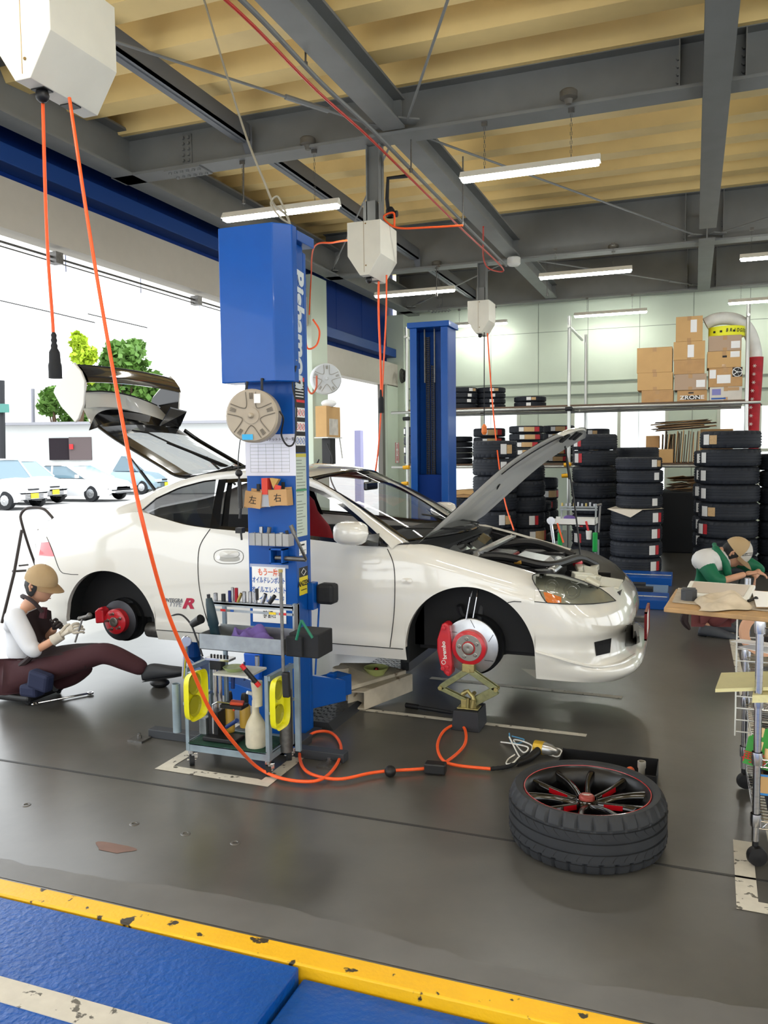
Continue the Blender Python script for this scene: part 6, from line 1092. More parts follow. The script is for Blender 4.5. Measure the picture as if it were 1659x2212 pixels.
cord('tie_cord', [pZ(1082, 1603, .006), pZ(1105, 1606, .03), pZ(1140, 1614, .07), pZ(1130, 1625, .03), pZ(1110, 1598, .02), pZ(1150, 1612, .05), pZ(1128, 1640, .01), pZ(1100, 1592, .05)], .004, WC, 'white cord bundle tied left of the impact wrench', 'cord'); cord('tie_cord', [pZ(1180, 1625, .03), pZ(1200, 1617, .03), pZ(1213, 1622, .02), pZ(1205, 1634, .01), pZ(1185, 1630, .02)], .004, WC, 'white cord loop right of the impact wrench', 'cord'); cord('tie_cord', [pZ(1112, 1630, .02), pZ(1098, 1640, .01), pZ(1094, 1650, .02), pZ(1108, 1648, .03), pZ(1120, 1636, .04)], .004, WC, 'small white cord loop at the air fitting', 'cord'); cord('tie_cord', [pZ(1106, 1590, .04), pZ(1120, 1594, .04), pZ(1132, 1598, .03), pZ(1120, 1606, .02), pZ(1104, 1602, .03), pZ(1100, 1584, .06)], .004, mat('cyan_cord', (70, 130, 170), .5), 'blue cord knot above the white bundle', 'cord')
tt = tool('tool_tray', 'black open tool case on the floor behind the alloy wheel', 'case', pZ(1265, 1640, 0)); a, c = pZ(1180, 1650, 0), pZ(1362, 1668, 0); y_ = 4.07; MB().bx(-.62, -.14, y_, y_+.004, 0, .075).bx(-.62, -.14, y_+.2, y_+.204, 0, .09).bx(-.62, -.616, y_, y_+.2, 0, .08).bx(-.144, -.14, y_, y_+.2, 0, .08).bx(-.62, -.14, y_, y_+.2, 0, .006).build('case_shell', BLK, tt, bevel=.002); props(MB().lathe([(0, 0), (.016, 0), (.016, .06), (.02, .07), (.02, .10), (.015, .10)], (-.215, y_+.08, .012), n=16).build('socket', mat('pale_socket', (200, 196, 184), .4, .5), smooth=True), 'pale socket standing in the black tool case', 'socket'); props(MB().sph((-.27, y_+.1, .05), (.022, .022, .02), 14).build('plastic_ball', mat('orange_knob', (200, 90, 50), .5), smooth=True), 'orange knob lying in the black tool case', 'knob')
# ================= alloy wheel in the foreground =================
WX, WY = -.400, 3.455; al = thing('alloy_wheel', 'black alloy wheel with red accents and wide tyre lying on the near floor', 'wheel', (WX, WY, 0)); RT, WT = .322, .235
TB = mat('worn_tyre', (46, 48, 52), .58, noise=.2, nscale=10, spec=.4); b = MB(); r = RT; n = 192
prof = [(.245, .012), (.26, .003), (r-.03, .0), (r-.012, .010), (r-.004, .026), (r, .045)]
gz = [.052, .085, .120, .150]
for k, z in enumerate(gz): z = .050+k*.044; prof += [(r+.0035, z-.006), (r-.005, z-.005), (r-.005, z+.005), (r+.0035, z+.006)]
prof += [(r, WT-.045), (r-.005, WT-.026), (r-.014, WT-.010), (r-.024, WT), (.282, WT-.001), (.272, WT-.005), (.263, WT-.016), (.261, WT-.03)]; N = len(prof); vs = []
for i, (rr_, z) in enumerate(prof):
    for k in range(n):
        d = 0; hi_ = z > WT-.052 and rr_ > r-.016; lo_ = z < .047 and rr_ > r-.014
        if (hi_ and k % 6 == 0) or (lo_ and k % 6 == 3): d = .010
        a = 2*PI*k/n; vs.append(V((WX+(rr_-d)*cos(a), WY+(rr_-d)*sin(a), z)))
b.add(vs, [(i*n+k, i*n+(k+1) % n, (i+1)*n+(k+1) % n, (i+1)*n+k) for i in range(N-1) for k in range(n)]); ty = b.build('tyre', TB, al, smooth=True, ang=32)
b = MB()                                                      # curved sipes between the ribs
for k in range(44):
    a0 = 2*PI*k/44
    for (z0, z1, da) in ((.176, .147, .085), (.062, .088, .06), ):
        q = [V((WX+(r+.0036)*cos(a0+da*t**1.6), WY+(r+.0036)*sin(a0+da*t**1.6), z0+(z1-z0)*t)) for t in (0, .25, .5, .75, 1)]; b.tube(q, [.0018, .0016, .0014, .0011, .0006], 4)
b.build('tread_sipes', INK, ty); GB = mat('gloss_black_alloy', (8, 8, 10), .14, coat=.5, spec=.5); AR = mat('accent_red', (170, 16, 28), .25, coat=.6); zr = WT-.02
b = MB(); b.lathe([(.262, zr+.006), (.258, zr+.008), (.249, zr), (.240, zr-.02), (.228, zr-.05), (.22, zr-.12), (.22, .03)], (WX, WY, 0), n=96); rim = b.build('rim', mat('dark_rim_barrel', (12, 12, 14), .3), al, smooth=True); MB().lathe([(.2640, zr+.004), (.2622, zr+.0095), (.2585, zr+.0095), (.2575, zr+.006)], (WX, WY, 0), n=96).build('red_rim_line', AR, rim, smooth=True)
MB().lathe([(.055, zr-.075), (.055, zr-.05), (.045, zr-.035), (.04, zr-.033)], (WX, WY, 0), n=40).lathe([(0, .05), (.14, .05), (.14, .06), (0, .06)], (WX, WY, 0), n=40).build('hub', GB, al, smooth=True)
for k in range(5):
    for s in (-1, 1):
        a = PI/2+.35+k*2*PI/5; b = MB(); rows = []
        for t in [i/10 for i in range(11)]:
            rr_ = .042+t*.200; off = s*(.019+.012*t+.052*t*t); u = V((cos(a), sin(a), 0)); w_ = V((-sin(a), cos(a), 0)); z = zr-.040+.012*sin(t*PI*.9)+.030*t*t; c = V((WX, WY, 0))+u*rr_+w_*off; hw = .0135-.004*sin(t*PI)+.003*t
            rows.append([c-w_*hw*1.25+V((0, 0, z-.034)), c-w_*hw+V((0, 0, z-.004)), c-w_*hw*.55+V((0, 0, z)), c+w_*hw*.55+V((0, 0, z)), c+w_*hw+V((0, 0, z-.004)), c+w_*hw*1.25+V((0, 0, z-.034))])
        b.grid(rows, closed=True); sp_ = b.build('spoke', GB, al, smooth=True, ang=50)
        b = MB(); b.grid([[p+V((0, 0, .0012)) for p in (x_[3].lerp(x_[4], 1.0), x_[4].lerp(x_[5], .7))] if s < 0 else [p+V((0, 0, .0012)) for p in (x_[2].lerp(x_[1], 1.0), x_[1].lerp(x_[0], .7))] for x_ in [[q+((V((-sin(a), cos(a), 0))*(-s)*.0012)) for q in r_] for r_ in rows[2:7]]]); b.build('red_accent', AR, sp_)
MB().lathe([(0, zr-.018), (.028, zr-.02), (.033, zr-.026), (.034, zr-.05)], (WX, WY, 0), n=36).build('center_cap', mat('cap_red', (150, 62, 54), .35, .2), al, smooth=True); MB().beam((WX-.02, WY-.004, zr-.0168), (WX+.02, WY+.004, zr-.0168), .003, .001).beam((WX-.012, WY-.010, zr-.0168), (WX+.012, WY-.006, zr-.0168), .002, .001).build('cap_emblem', WHT, al)
# ================= people =================
SKIN = mat('skin', (206, 156, 128), .5, noise=.06, nscale=20); HAIR = mat('black_hair', (26, 24, 26), .6); CAPM = mat('khaki_cap', (176, 150, 112), .8, noise=.08, nscale=20); SHIRT = mat('white_shirt', (216, 218, 224), .8, bump=.3, bscale=14); TRO = mat('maroon_trousers', (58, 26, 32), .85, bump=.4, bscale=12)
APR = mat('dark_apron', (44, 32, 34), .8); GLV = mat('grey_glove', (200, 192, 178), .8, noise=.15, nscale=20); SHOE = mat('black_shoe', (34, 36, 40), .55); GREEN = mat('green_jacket', (10, 104, 72), .6, bump=.3, bscale=10); DENIM = mat('dark_navy_pouch', (24, 32, 62), .8)
def skin(name, joints, edges, m, parent, root=None, sub=2, smooth=True):
    """joints {key: (place, radius or (rx, ry))}: one continuous surface over connected joints"""
    keys = list(joints); org = LOC[parent.name]; me = bpy.data.meshes.new(name); me.from_pydata([V(joints[k][0])-org for k in keys], [(keys.index(a), keys.index(b)) for a, b in edges], [])
    o = bpy.data.objects.new(name, me); COL.objects.link(o); o.parent = parent; me.materials.append(m)
    bm = bmesh.new(); bm.from_mesh(me); ly = bm.verts.layers.skin.verify(); bm.verts.ensure_lookup_table()
    for i, k in enumerate(keys):
        r = joints[k][1]; bm.verts[i][ly].radius = r if isinstance(r, tuple) else (r, r); bm.verts[i][ly].use_root = (k == (root or keys[0]))
    bm.to_mesh(me); bm.free(); md = o.modifiers.new('skin', 'SKIN'); md.use_smooth_shade = True; md.branch_smoothing = .6; s2 = o.modifiers.new('sub', 'SUBSURF'); s2.levels = s2.render_levels = sub; LOC[o.name] = org; return o
def frame(fw, up): f = V(fw).normalized(); l = V(up).cross(f).normalized(); return f, l, f.cross(l)
def head_rows(c, fw, up, k=1., nt=26, np_=36):
    f, l, u = frame(fw, up); c = V(c); rows = []; g = lambda a, b, s: math.exp(-((a-b)/s)**2)
    for i in range(nt+1):
        th = PI*i/nt; z = cos(th); row = []
        for j in range(np_):
            ph = 2*PI*j/np_; x, y = sin(th)*cos(ph), sin(th)*sin(ph); a = ph if ph < PI else ph-2*PI
            rx, ry, rz = .094, .074, .118; jaw = 1-.26*max(0, -z-.15)**1.1; X = x*rx*(1-.10*max(0, -z-.2)*(1 if x < 0 else 0)*3); Y = y*ry*jaw; Z = z*rz
            X += (.024*g(a, 0, .17)*g(z, -.14, .14)+.010*g(a, 0, .2)*g(z, .08, .16)+.010*g(a, 0, .5)*g(z, -.78, .2)-.008*g(abs(a), .42, .2)*g(z, .12, .12)+.006*g(a, 0, .3)*g(z, -.44, .05)-.003*g(a, 0, .3)*g(z, -.51, .025)+.005*g(a, 0, .28)*g(z, -.57, .05)+.006*g(a, 0, .7)*g(z, .32, .1)) if abs(a) < 1.4 else 0
            if x > 0 and z < -.3: X += .012*(-z-.3)
            row.append(c+(f*X+l*Y+u*Z)*k)
        rows.append(row)
    return rows
def head_bits(c, fw, up, k, parent, body, hair_low=-.35, brimlen=.07, capm=CAPM, capcols=None):
    f, l, u = frame(fw, up); c = V(c); W = lambda x, y, z: c+(f*x+l*y+u*z)*k
    for s in (1, -1): b = MB(); b.tube([W(.0, s*.074, .018), W(-.012, s*.086, .016), W(-.016, s*.086, -.006), W(-.006, s*.078, -.034), W(.002, s*.074, -.03)], [.006, .009, .009, .008, .004], 8); b.sph(W(-.004, s*.077, -.004), .012*k, 8); b.build('ear', SKIN, parent, smooth=True)
    b = MB()
    for s in (1, -1): b.tube([W(.080, s*.046, .012), W(.088, s*.034, .008), W(.089, s*.02, .010)], [.0016, .003, .0016], 6); b.tube([W(.082, s*.05, .03), W(.094, s*.03, .036), W(.095, s*.016, .031)], [.002, .0035, .002], 6)
    b.build('eye_and_brow', HAIR, parent); b = MB(); b.tube([W(.090, .018, -.066), W(.097, 0, -.064), W(.090, -.018, -.066)], [.001, .003, .001], 6); b.build('lips', mat('lip', (150, 84, 78), .5), parent)
    hr = MB(); rows = []                                      # hair: shell over the skull, open at the face
    for i in range(17):
        th = PI*i/22; row = []
        for j in range(37):
            a = -PI+.0+2*PI*j/36; lim = max(0, cos(a)); t2 = th*(1 if cos(a) < .1 else 1-.48*min(1, (cos(a)-.1)/.4)); row.append(W(sin(t2)*cos(a)*.102, sin(t2)*sin(a)*.082, cos(t2)*.122))
        rows.append(row)
    hr.grid(rows); hr.sph(W(-.052, 0, -.022), (.052, .066, .062), 16); hr.build('hair', HAIR, parent, smooth=True)
    cp = MB(); rows = []
    for i in range(9):
        th = PI/2*i/8*1.04; rows.append([W(-.004+sin(th)*cos(a)*.112, sin(th)*sin(a)*.092, .024+cos(th)*.112) for a in [2*PI*j/32 for j in range(32)]])
    cp.grid(rows, closed=True); co_ = cp.build('cap', capm, parent, smooth=True); br = MB(); rows = []
    for i in range(5):
        t = i/4; rows.append([W(-.004+cos(a)*(.108+brimlen*t*(max(0, cos(a))**.35)), sin(a)*(.088+.006*t), .024-.022*t*t-.0*abs(a)+.012*cos(2*a)*t) for a in [-1.25+2.5*j/16 for j in range(17)]])
    br.sheet(rows, .004) if abs(u.z) > .5 else br.grid(rows); br.build('cap_brim', mat('brim_brown', (142, 116, 84), .8), co_, smooth=True)
    MB().sph(W(-.004, 0, .137), .006*k, 8).build('cap_button', capm, co_); return co_, W
def hand(name, w, fw, nrm, m, parent, k=1., curl=.9, spread=.15, thumb=1):
    """palm with four unequal bent fingers and a thumb from the side, one continuous skin"""
    w = V(w); f = V(fw).normalized(); n = V(nrm); n = (n-f*n.dot(f)).normalized(); s = n.cross(f)
    J = {'w': (w, (.022*k, .017*k)), 'p': (w+f*.045*k, (.030*k, .014*k)), 'q': (w+f*.078*k, (.030*k, .012*k))}; E = [('w', 'p'), ('p', 'q')]
    for i, (off, L) in enumerate(((-.030, .070), (-.010, .080), (.010, .076), (.029, .060))):
        p = w+f*.086*k+s*off*k; a = curl*.35; prev = 'q'; J['k%d' % i] = (p, .0095*k); E.append(('q', 'k%d' % i)); prev = 'k%d' % i
        for j in range(3):
            a += curl*(.55 if j else .2); d = f*cos(a)-n*sin(a)+s*off*spread*4; p = p+d.normalized()*L*k*(.42, .32, .26)[j]; key = 'f%d%d' % (i, j); J[key] = (p, (.0085-.0008*j)*k); E.append((prev, key)); prev = key
    p = w+f*.03*k-s*.026*k*thumb; J['t0'] = (p, .012*k); E.append(('w', 't0')); d = (f*.7-s*.65*thumb-n*.35).normalized(); J['t1'] = (p+d*.032*k, .0105*k); E.append(('t0', 't1')); d2 = (f*.9-s*.1*thumb-n*.4*curl).normalized(); J['t2'] = (p+d*.032*k+d2*.028*k, .0085*k); E.append(('t1', 't2'))
    return skin(name, J, E, m, parent, root='p', sub=1)
def shoe(a, toe, up, m, parent, k=1.):
    a, t_ = V(a), V(toe); f = (t_-a).normalized(); u = V(up); u = (u-f*u.dot(f)).normalized(); l = u.cross(f); rows = []; L = (t_-a).length
    for i, (x, w_, h0, h1) in enumerate(((-.06, .02, 0, .05), (-.05, .034, 0, .075), (0, .038, 0, .095), (.05, .038, 0, .085), (.12, .043, 0, .062), (.17, .046, 0, .05), (.21, .040, .002, .04), (.24, .018, .01, .025))):
        x = x*L/.24; rows.append([a+f*x+l*w_*k*cos(q)*(1 if sin(q) > 0 else 1.05)+u*(h0+(h1-h0)*(.5+.5*max(-1, min(1, sin(q)*1.25))))*k for q in [2*PI*j/16 for j in range(16)]])
    b = MB(); b.grid(rows, closed=True); b.add(rows[0], [tuple(range(16))]); b.add(rows[-1], [tuple(range(16))]); o = b.build('shoe', m, parent, smooth=True, sub=1); b = MB(); b.grid([[a+f*x*L/.24+l*s*w_*1.08*k-u*.004*k for s in (-1, -.5, 0, .5, 1)] for x, w_ in ((-.062, .02), (-.05, .034), (0, .038), (.12, .043), (.17, .046), (.21, .04), (.245, .016))]); b.grid([[a+f*x*L/.24+l*s*w_*1.1*k+u*.014*k for s in (-1, 1)] for x, w_ in ((-.062, .02), (-.05, .034), (0, .038), (.12, .043), (.17, .046), (.21, .04), (.245, .016))]); b.build('sole', RUB, o); return o
# -- man seated on the left, facing the rear wheel --
m1_ = thing('person', 'man in khaki cap, white shirt and dark apron seated low by the rear wheel', 'person', (-4.1, 4.3, 0))
YP = 4.30; Q = lambda x, y, d=0.: pY(x, y, YP+d)
hc = Q(88, 1262); fwd, up_ = (1, .10, -.38), (.30, 0, .95); rows = head_rows(hc, fwd, up_, 1.02)
pel = Q(58, 1452); pel.z = max(pel.z, .17); ch = Q(45, 1345); nk = Q(68, 1298); sh_n, sh_f = Q(30, 1330, -.17), Q(62, 1326, .17); el_n, wr_n = Q(72, 1408, -.20), Q(128, 1376, -.12); el_f, wr_f = Q(90, 1392, .15), Q(118, 1358, .02)
kn_n, an_n = Q(228, 1408, -.06), Q(326, 1452, .05); kn_f, an_f = Q(190, 1448, .12), Q(118, 1478, .10); hn, hf = pel+V((.04, -.10, 0)), pel+V((.04, .10, 0))
B1 = {'pel': (pel, (.13, .12)), 'wa': (pel.lerp(ch, .45), (.12, .10)), 'ch': (ch, (.13, .11)), 'nk': (nk, .05), 'hd': (hc-V((0.01, 0, .05)), .042), 'sn': (sh_n, .055), 'en': (el_n, .040), 'wn': (wr_n, .026), 'sf': (sh_f, .055), 'ef': (el_f, .038), 'wf': (wr_f, .026), 'hn': (hn, .09), 'kn': (kn_n, .058), 'cn': (kn_n.lerp(an_n, .35), .052), 'an': (an_n, .036), 'hf': (hf, .09), 'kf': (kn_f, .056), 'af': (an_f, .038)}
E1 = [('pel', 'wa'), ('wa', 'ch'), ('ch', 'nk'), ('nk', 'hd'), ('ch', 'sn'), ('sn', 'en'), ('en', 'wn'), ('ch', 'sf'), ('sf', 'ef'), ('ef', 'wf'), ('pel', 'hn'), ('hn', 'kn'), ('kn', 'cn'), ('cn', 'an'), ('pel', 'hf'), ('hf', 'kf'), ('kf', 'af')]
Bs = {k: (v[0], v[1] if k in ('nk', 'hd', 'wn', 'wf') else (tuple(x*.72 for x in v[1]) if isinstance(v[1], tuple) else v[1]*.72)) for k, v in B1.items()}
bd = skin('body', Bs, E1, SKIN, m1_); b = MB(); b.grid(rows, closed=True); b.build('face', SKIN, m1_, smooth=True); cap1, W1 = head_bits(hc, fwd, up_, 1.02, m1_, bd, capm=CAPM)
b = MB(); b.lathe([(.022, 0), (.020, .01), (0, .012)], W1(-.108, 0, .055), -frame(fwd, up_)[0], 16); b.build('cap_strap_gap', WHT, cap1)
def grow(J, ks, d, over={}): return {k: (J[k][0] if k not in over else over[k], tuple(r+d for r in J[k][1]) if isinstance(J[k][1], tuple) else J[k][1]+d) for k in ks}
s_ = grow(B1, ['wa', 'ch', 'nk', 'sn', 'en', 'sf', 'ef', 'pel'], .016); s_['nk'] = (nk-V((.01, 0, .03)), .062); s_['pel'] = (pel+V((-.02, 0, .02)), (.17, .16)); s_['cn'] = (el_n.lerp(wr_n, .30), .054); s_['cf'] = (el_f.lerp(wr_f, .28), .05); s_['en'] = (el_n, .066); s_['ef'] = (el_f, .054); s_['ub'] = (Q(16, 1400), (.09, .11))
skin('shirt', s_, [('pel', 'wa'), ('wa', 'ch'), ('ch', 'nk'), ('ch', 'sn'), ('sn', 'en'), ('en', 'cn'), ('ch', 'sf'), ('sf', 'ef'), ('ef', 'cf'), ('wa', 'ub')], SHIRT, m1_, root='ch')
t_ = grow(B1, ['pel', 'hn', 'kn', 'cn', 'an', 'hf', 'kf', 'af'], .018); t_['pel'] = (pel-V((0, 0, .02)), (.14, .12)); t_['an'] = (an_n.lerp(kn_n, .08), .052); t_['m1'] = (hn.lerp(kn_n, .5), .092); t_['m2'] = (hf.lerp(kn_f, .5), .09)
skin('trousers', t_, [('pel', 'hn'), ('hn', 'm1'), ('m1', 'kn'), ('kn', 'cn'), ('cn', 'an'), ('pel', 'hf'), ('hf', 'm2'), ('m2', 'kf'), ('kf', 'af')], TRO, m1_, root='pel')
ap = MB(); a1, a2, a3, a4 = Q(80, 1318, 0), Q(90, 1390, 0), Q(150, 1395, 0), Q(206, 1396, 0); rows = [[p+V((0, y, dz)) for y, dz in ((-.13, -.03), (-.07, 0), (0, .01), (.07, 0), (.13, -.03))] for p in spl([a1, a2+V((0, 0, -.02)), a3, a4, a4+V((.02, 0, -.08))], 4)]; ap.sheet(rows, .006); ap.build('apron', APR, m1_, smooth=True)
b = MB(); b.tube(spl([Q(92, 1322, -.05), Q(72, 1300, -.08), Q(52, 1288, -.05), Q(50, 1290, .05), Q(80, 1305, .08)], 5), .014, 6); b.tube(spl([Q(100, 1385, -.15), Q(60, 1425, -.16), Q(28, 1450, -.1)], 5), .02, 6); b.tube(spl([Q(28, 1450, -.1), Q(20, 1470, -.1), Q(22, 1490, -.1)], 4), [.012]*8+[.018], 6); b.tube(spl([Q(30, 1455, -.1), Q(40, 1480, -.1), Q(52, 1500, -.1)], 4), [.012]*8+[.02], 6); b.build('apron_strap', APR, m1_, smooth=True)
b = MB(); b.tube([Q(96, 1312, -.02), Q(92, 1335, -.03)], [.02, .026], 6); b.build('tie', mat('dark_tie', (70, 26, 36), .7), m1_)
fn_ = (wr_n-el_n).normalized(); hand('gloved_hand', wr_n, fn_+V((.2, .1, .15)), (-.1, -1, .3), GLV, m1_, 1.15, 1.0, thumb=-1); MB().tube([wr_n-fn_*.05, wr_n+fn_*.02], [.036, .032], 14).build('glove_cuff', GLV, m1_, smooth=True); ff_ = (wr_f-el_f).normalized(); hand('dark_gloved_hand', wr_f, ff_+V((.4, -.1, .3)), (0, .9, .3), mat('dark_glove', (50, 44, 44), .8), m1_, 1.1, 1.0, thumb=1)
shoe(an_n+V((.01, 0, -.045)), an_n+V((.25, .05, .0)), (-.25, 0, 1), SHOE, m1_, 1.1); shoe(an_f+V((0, 0, -.04)), an_f+V((-.15, .14, -.05)), (0, 0, 1), SHOE, m1_)
b = MB(); b.box(Q(88, 1470, -.22), (.16, .08, .12), (0, .2, 0)); b.box(Q(70, 1490, -.2), (.14, .1, .08)); b.build('tool_pouch', DENIM, m1_, bevel=.02)
c = wr_n+fn_*.11+V((.02, .03, .06)); o = MB().tube([c, c+V((.07, 0, .02))], .013, 12).sph(c+V((.08, 0, .025)), .02, 10).sph(c+V((.0, 0, .0)), .016, 10).tube([c+V((.03, -.01, .0)), c+V((-.01, -.04, -.15))], .006, 8).build('small_part', IRON, smooth=True); props(o, 'small steel ratchet held in the seated man\'s gloved hands', 'tool')
st_ = thing('creeper_seat', 'low black stool under the seated man', 'stool', (pel.x, YP, 0)); MB().box((pel.x, YP, .045), (.34, .34, .05)).build('seat', BLK, st_, bevel=.02)
for sx in (-1, 1):
    for sy in (-1, 1): MB().sph((pel.x+sx*.14, YP+sy*.14, .02), .02, 8).build('caster', RUB, st_)
a, c = pZ(75, 1520, .012), pZ(195, 1497, .012); wr_ = MB(); wr_.tube([a, c], .007, 8)
for q in (a, c): wr_.tube([q+V((.018*cos(t), .018*sin(t), 0)) for t in [k*PI/8 for k in range(16)]], .007, 6, closed=True)
props(wr_.build('ring_spanner', CHR, smooth=True), 'long chrome ring spanner on the floor before the seated man', 'spanner')
props(MB().sph(pZ(345, 1474, .03), (.075, .06, .035), 16).build('foot_rest_cap', BLK, smooth=True), 'low dark dome on the floor under the outstretched foot', 'cap')
# -- man crouching at the right --
m2_ = thing('person', 'man in two-tone cap and green and white jacket crouching behind the wooden board', 'person', (.3, 7.75, 0))
Y2 = 7.85; Q = lambda x, y, d=0.: pY(x, y, Y2+d)
hc = Q(1588, 1194); fwd, up_ = (.62, -.12, -.78), (.72, -.1, .62); rows = head_rows(hc, fwd, up_, 1.12)
pel = Q(1525, 1310); ch = Q(1528, 1222); nk = Q(1556, 1192); sn, sf = Q(1520, 1212, -.19), Q(1590, 1205, .17); en, wn = Q(1548, 1258, -.28), Q(1612, 1240, -.20); ef, wf = Q(1640, 1232, .12), Q(1628, 1248, -.02); hn, hf = pel+V((.03, -.11, 0)), pel+V((.03, .11, 0)); kn, an = Q(1590, 1305, -.16), Q(1518, 1358, -.14); kf, af = Q(1610, 1310, .16), Q(1545, 1350, .14)
B2 = {'pel': (pel, (.15, .13)), 'wa': (pel.lerp(ch, .5), (.13, .12)), 'ch': (ch, (.15, .13)), 'nk': (nk, .06), 'hd': (hc-V((.06, 0, .0)), .055), 'sn': (sn, .062), 'en': (en, .045), 'wn': (wn, .029), 'sf': (sf, .062), 'ef': (ef, .043), 'wf': (wf, .029), 'hn': (hn, .10), 'kn': (kn, .066), 'an': (an, .042), 'hf': (hf, .10), 'kf': (kf, .066), 'af': (af, .042)}
E2 = [('pel', 'wa'), ('wa', 'ch'), ('ch', 'nk'), ('nk', 'hd'), ('ch', 'sn'), ('sn', 'en'), ('en', 'wn'), ('ch', 'sf'), ('sf', 'ef'), ('ef', 'wf'), ('pel', 'hn'), ('hn', 'kn'), ('kn', 'an'), ('pel', 'hf'), ('hf', 'kf'), ('kf', 'af')]
Bs = {k: (v[0], v[1] if k in ('nk', 'hd', 'wn', 'wf') else (tuple(x*.72 for x in v[1]) if isinstance(v[1], tuple) else v[1]*.72)) for k, v in B2.items()}
bd = skin('body', Bs, E2, SKIN, m2_); b = MB(); b.grid(rows, closed=True); b.build('face', SKIN, m2_, smooth=True)
CAP2 = mat('two_tone_cap', (182, 156, 118), .8); cap2, W2 = head_bits(hc, fwd, up_, 1.12, m2_, bd, capm=CAP2)
b = MB(); rows = []
for i in range(9):
    th = PI/2*i/8*1.0; rows.append([W2(-.004+sin(th)*cos(a)*.1135, sin(th)*sin(a)*.0935, .024+cos(th)*.1135) for a in [-1.1+2.2*j/16 for j in range(17)]])
b.grid(rows); b.build('cap_front_panel', mat('cap_white', (196, 192, 184), .8), cap2, smooth=True); f_, l_, u_ = frame(fwd, up_)
b = MB(); q = W2(.06, -.072, .075); nn = (q-hc).normalized(); xx = V((.55, .4, .75)).normalized(); e_ = V((1, -.1, .12)).normalized(); w_ = u_*.018; q = q+nn*.018; b = MB(); b.tube([q-e_*.04-w_, q+e_*.04-w_, q+e_*.04+w_, q-e_*.04+w_], .002, 4, closed=True); b.tube([q-e_*.025-w_*.5, q-e_*.025+w_*.5, q-e_*.01], .002, 4); b.tube([q+e_*.005, q+e_*.03], .002, 4); b.build('cap_print', INK, cap2)
j_ = grow(B2, ['pel', 'wa', 'ch', 'nk', 'sn', 'en', 'sf', 'ef'], .022); j_['nk'] = (nk-V((.02, 0, .03)), .085); j_['pel'] = (pel+V((-.02, 0, .06)), (.17, .16)); j_['cn'] = (en.lerp(wn, .35), .055); j_['en'] = (en, .07); j_['cf'] = (ef.lerp(wf, .2), .06); j_['ef'] = (ef, .068)
skin('jacket', j_, [('pel', 'wa'), ('wa', 'ch'), ('ch', 'nk'), ('ch', 'sn'), ('sn', 'en'), ('en', 'cn'), ('ch', 'sf'), ('sf', 'ef'), ('ef', 'cf')], GREEN, m2_, root='ch')
jw = {'c': (ch+V((.0, -.03, .035)), (.155, .12)), 's': (sn+V((0, -.01, .008)), .087), 'u': (sn.lerp(en, .45)+V((0, -.005, .0)), .078), 's2': (sf+V((0, .0, .02)), .086), 'u2': (sf.lerp(ef, .35), .078)}
skin('jacket_white_yoke', jw, [('c', 's'), ('s', 'u'), ('c', 's2'), ('s2', 'u2')], mat('white_nylon', (214, 214, 214), .6, bump=.3, bscale=12), m2_, root='c')
b = MB(); b.tube(spl([Q(1543, 1176, -.02), Q(1548, 1190, -.12), Q(1566, 1215, -.14), Q(1572, 1240, -.12)], 4), [.02]*3+[.035]*10, 10); b.build('jacket_collar', GREEN, m2_, smooth=True)
t_ = grow(B2, ['pel', 'hn', 'kn', 'an', 'hf', 'kf', 'af'], .022); t_['m'] = (hn.lerp(kn, .5), .11); t_['m2'] = (hf.lerp(kf, .5), .11); t_['an'] = (an.lerp(kn, .15), .066); t_['af'] = (af.lerp(kf, .15), .066)
skin('trousers', t_, [('pel', 'hn'), ('hn', 'm'), ('m', 'kn'), ('kn', 'an'), ('pel', 'hf'), ('hf', 'm2'), ('m2', 'kf'), ('kf', 'af')], mat('brick_trousers', (104, 54, 56), .85, bump=.3, bscale=10), m2_, root='pel')
hand('hand', wn, (wn-en).normalized()+V((.1, .0, -.1)), (-.2, -.3, 1), SKIN, m2_, 1.2, .8, thumb=-1); hand('hand', wf, V((-.15, -.25, -.9)), (-.9, -.3, 0), SKIN, m2_, 1.1, 1.0, thumb=1)
shoe(an+V((.03, 0, -.06)), an+V((.30, -.03, -.085)), (0, 0, 1), mat('grey_work_shoe', (66, 70, 78), .6), m2_, 1.2); shoe(af+V((.03, 0, -.06)), af+V((.30, 0, -.07)), (0, 0, 1), MT['grey_work_shoe'], m2_, 1.2)
b = MB(); b.box(Q(1612, 1255, -.18), (.11, .08, .09), (0, .2, 0)); b.sph(Q(1600, 1245, -.2), .025, 8); props(b.build('small_part', BLK, bevel=.01), 'black part held in the crouching man\'s hands', 'part')
b = MB(); b.tube(spl([Q(1484, 1318, -.2), Q(1478, 1340, -.2), Q(1490, 1360, -.2)], 4), [.02, .025, .03, .035, .035, .03, .025, .02, .01], 8); b.build('apron_strap', APR, m2_, smooth=True)
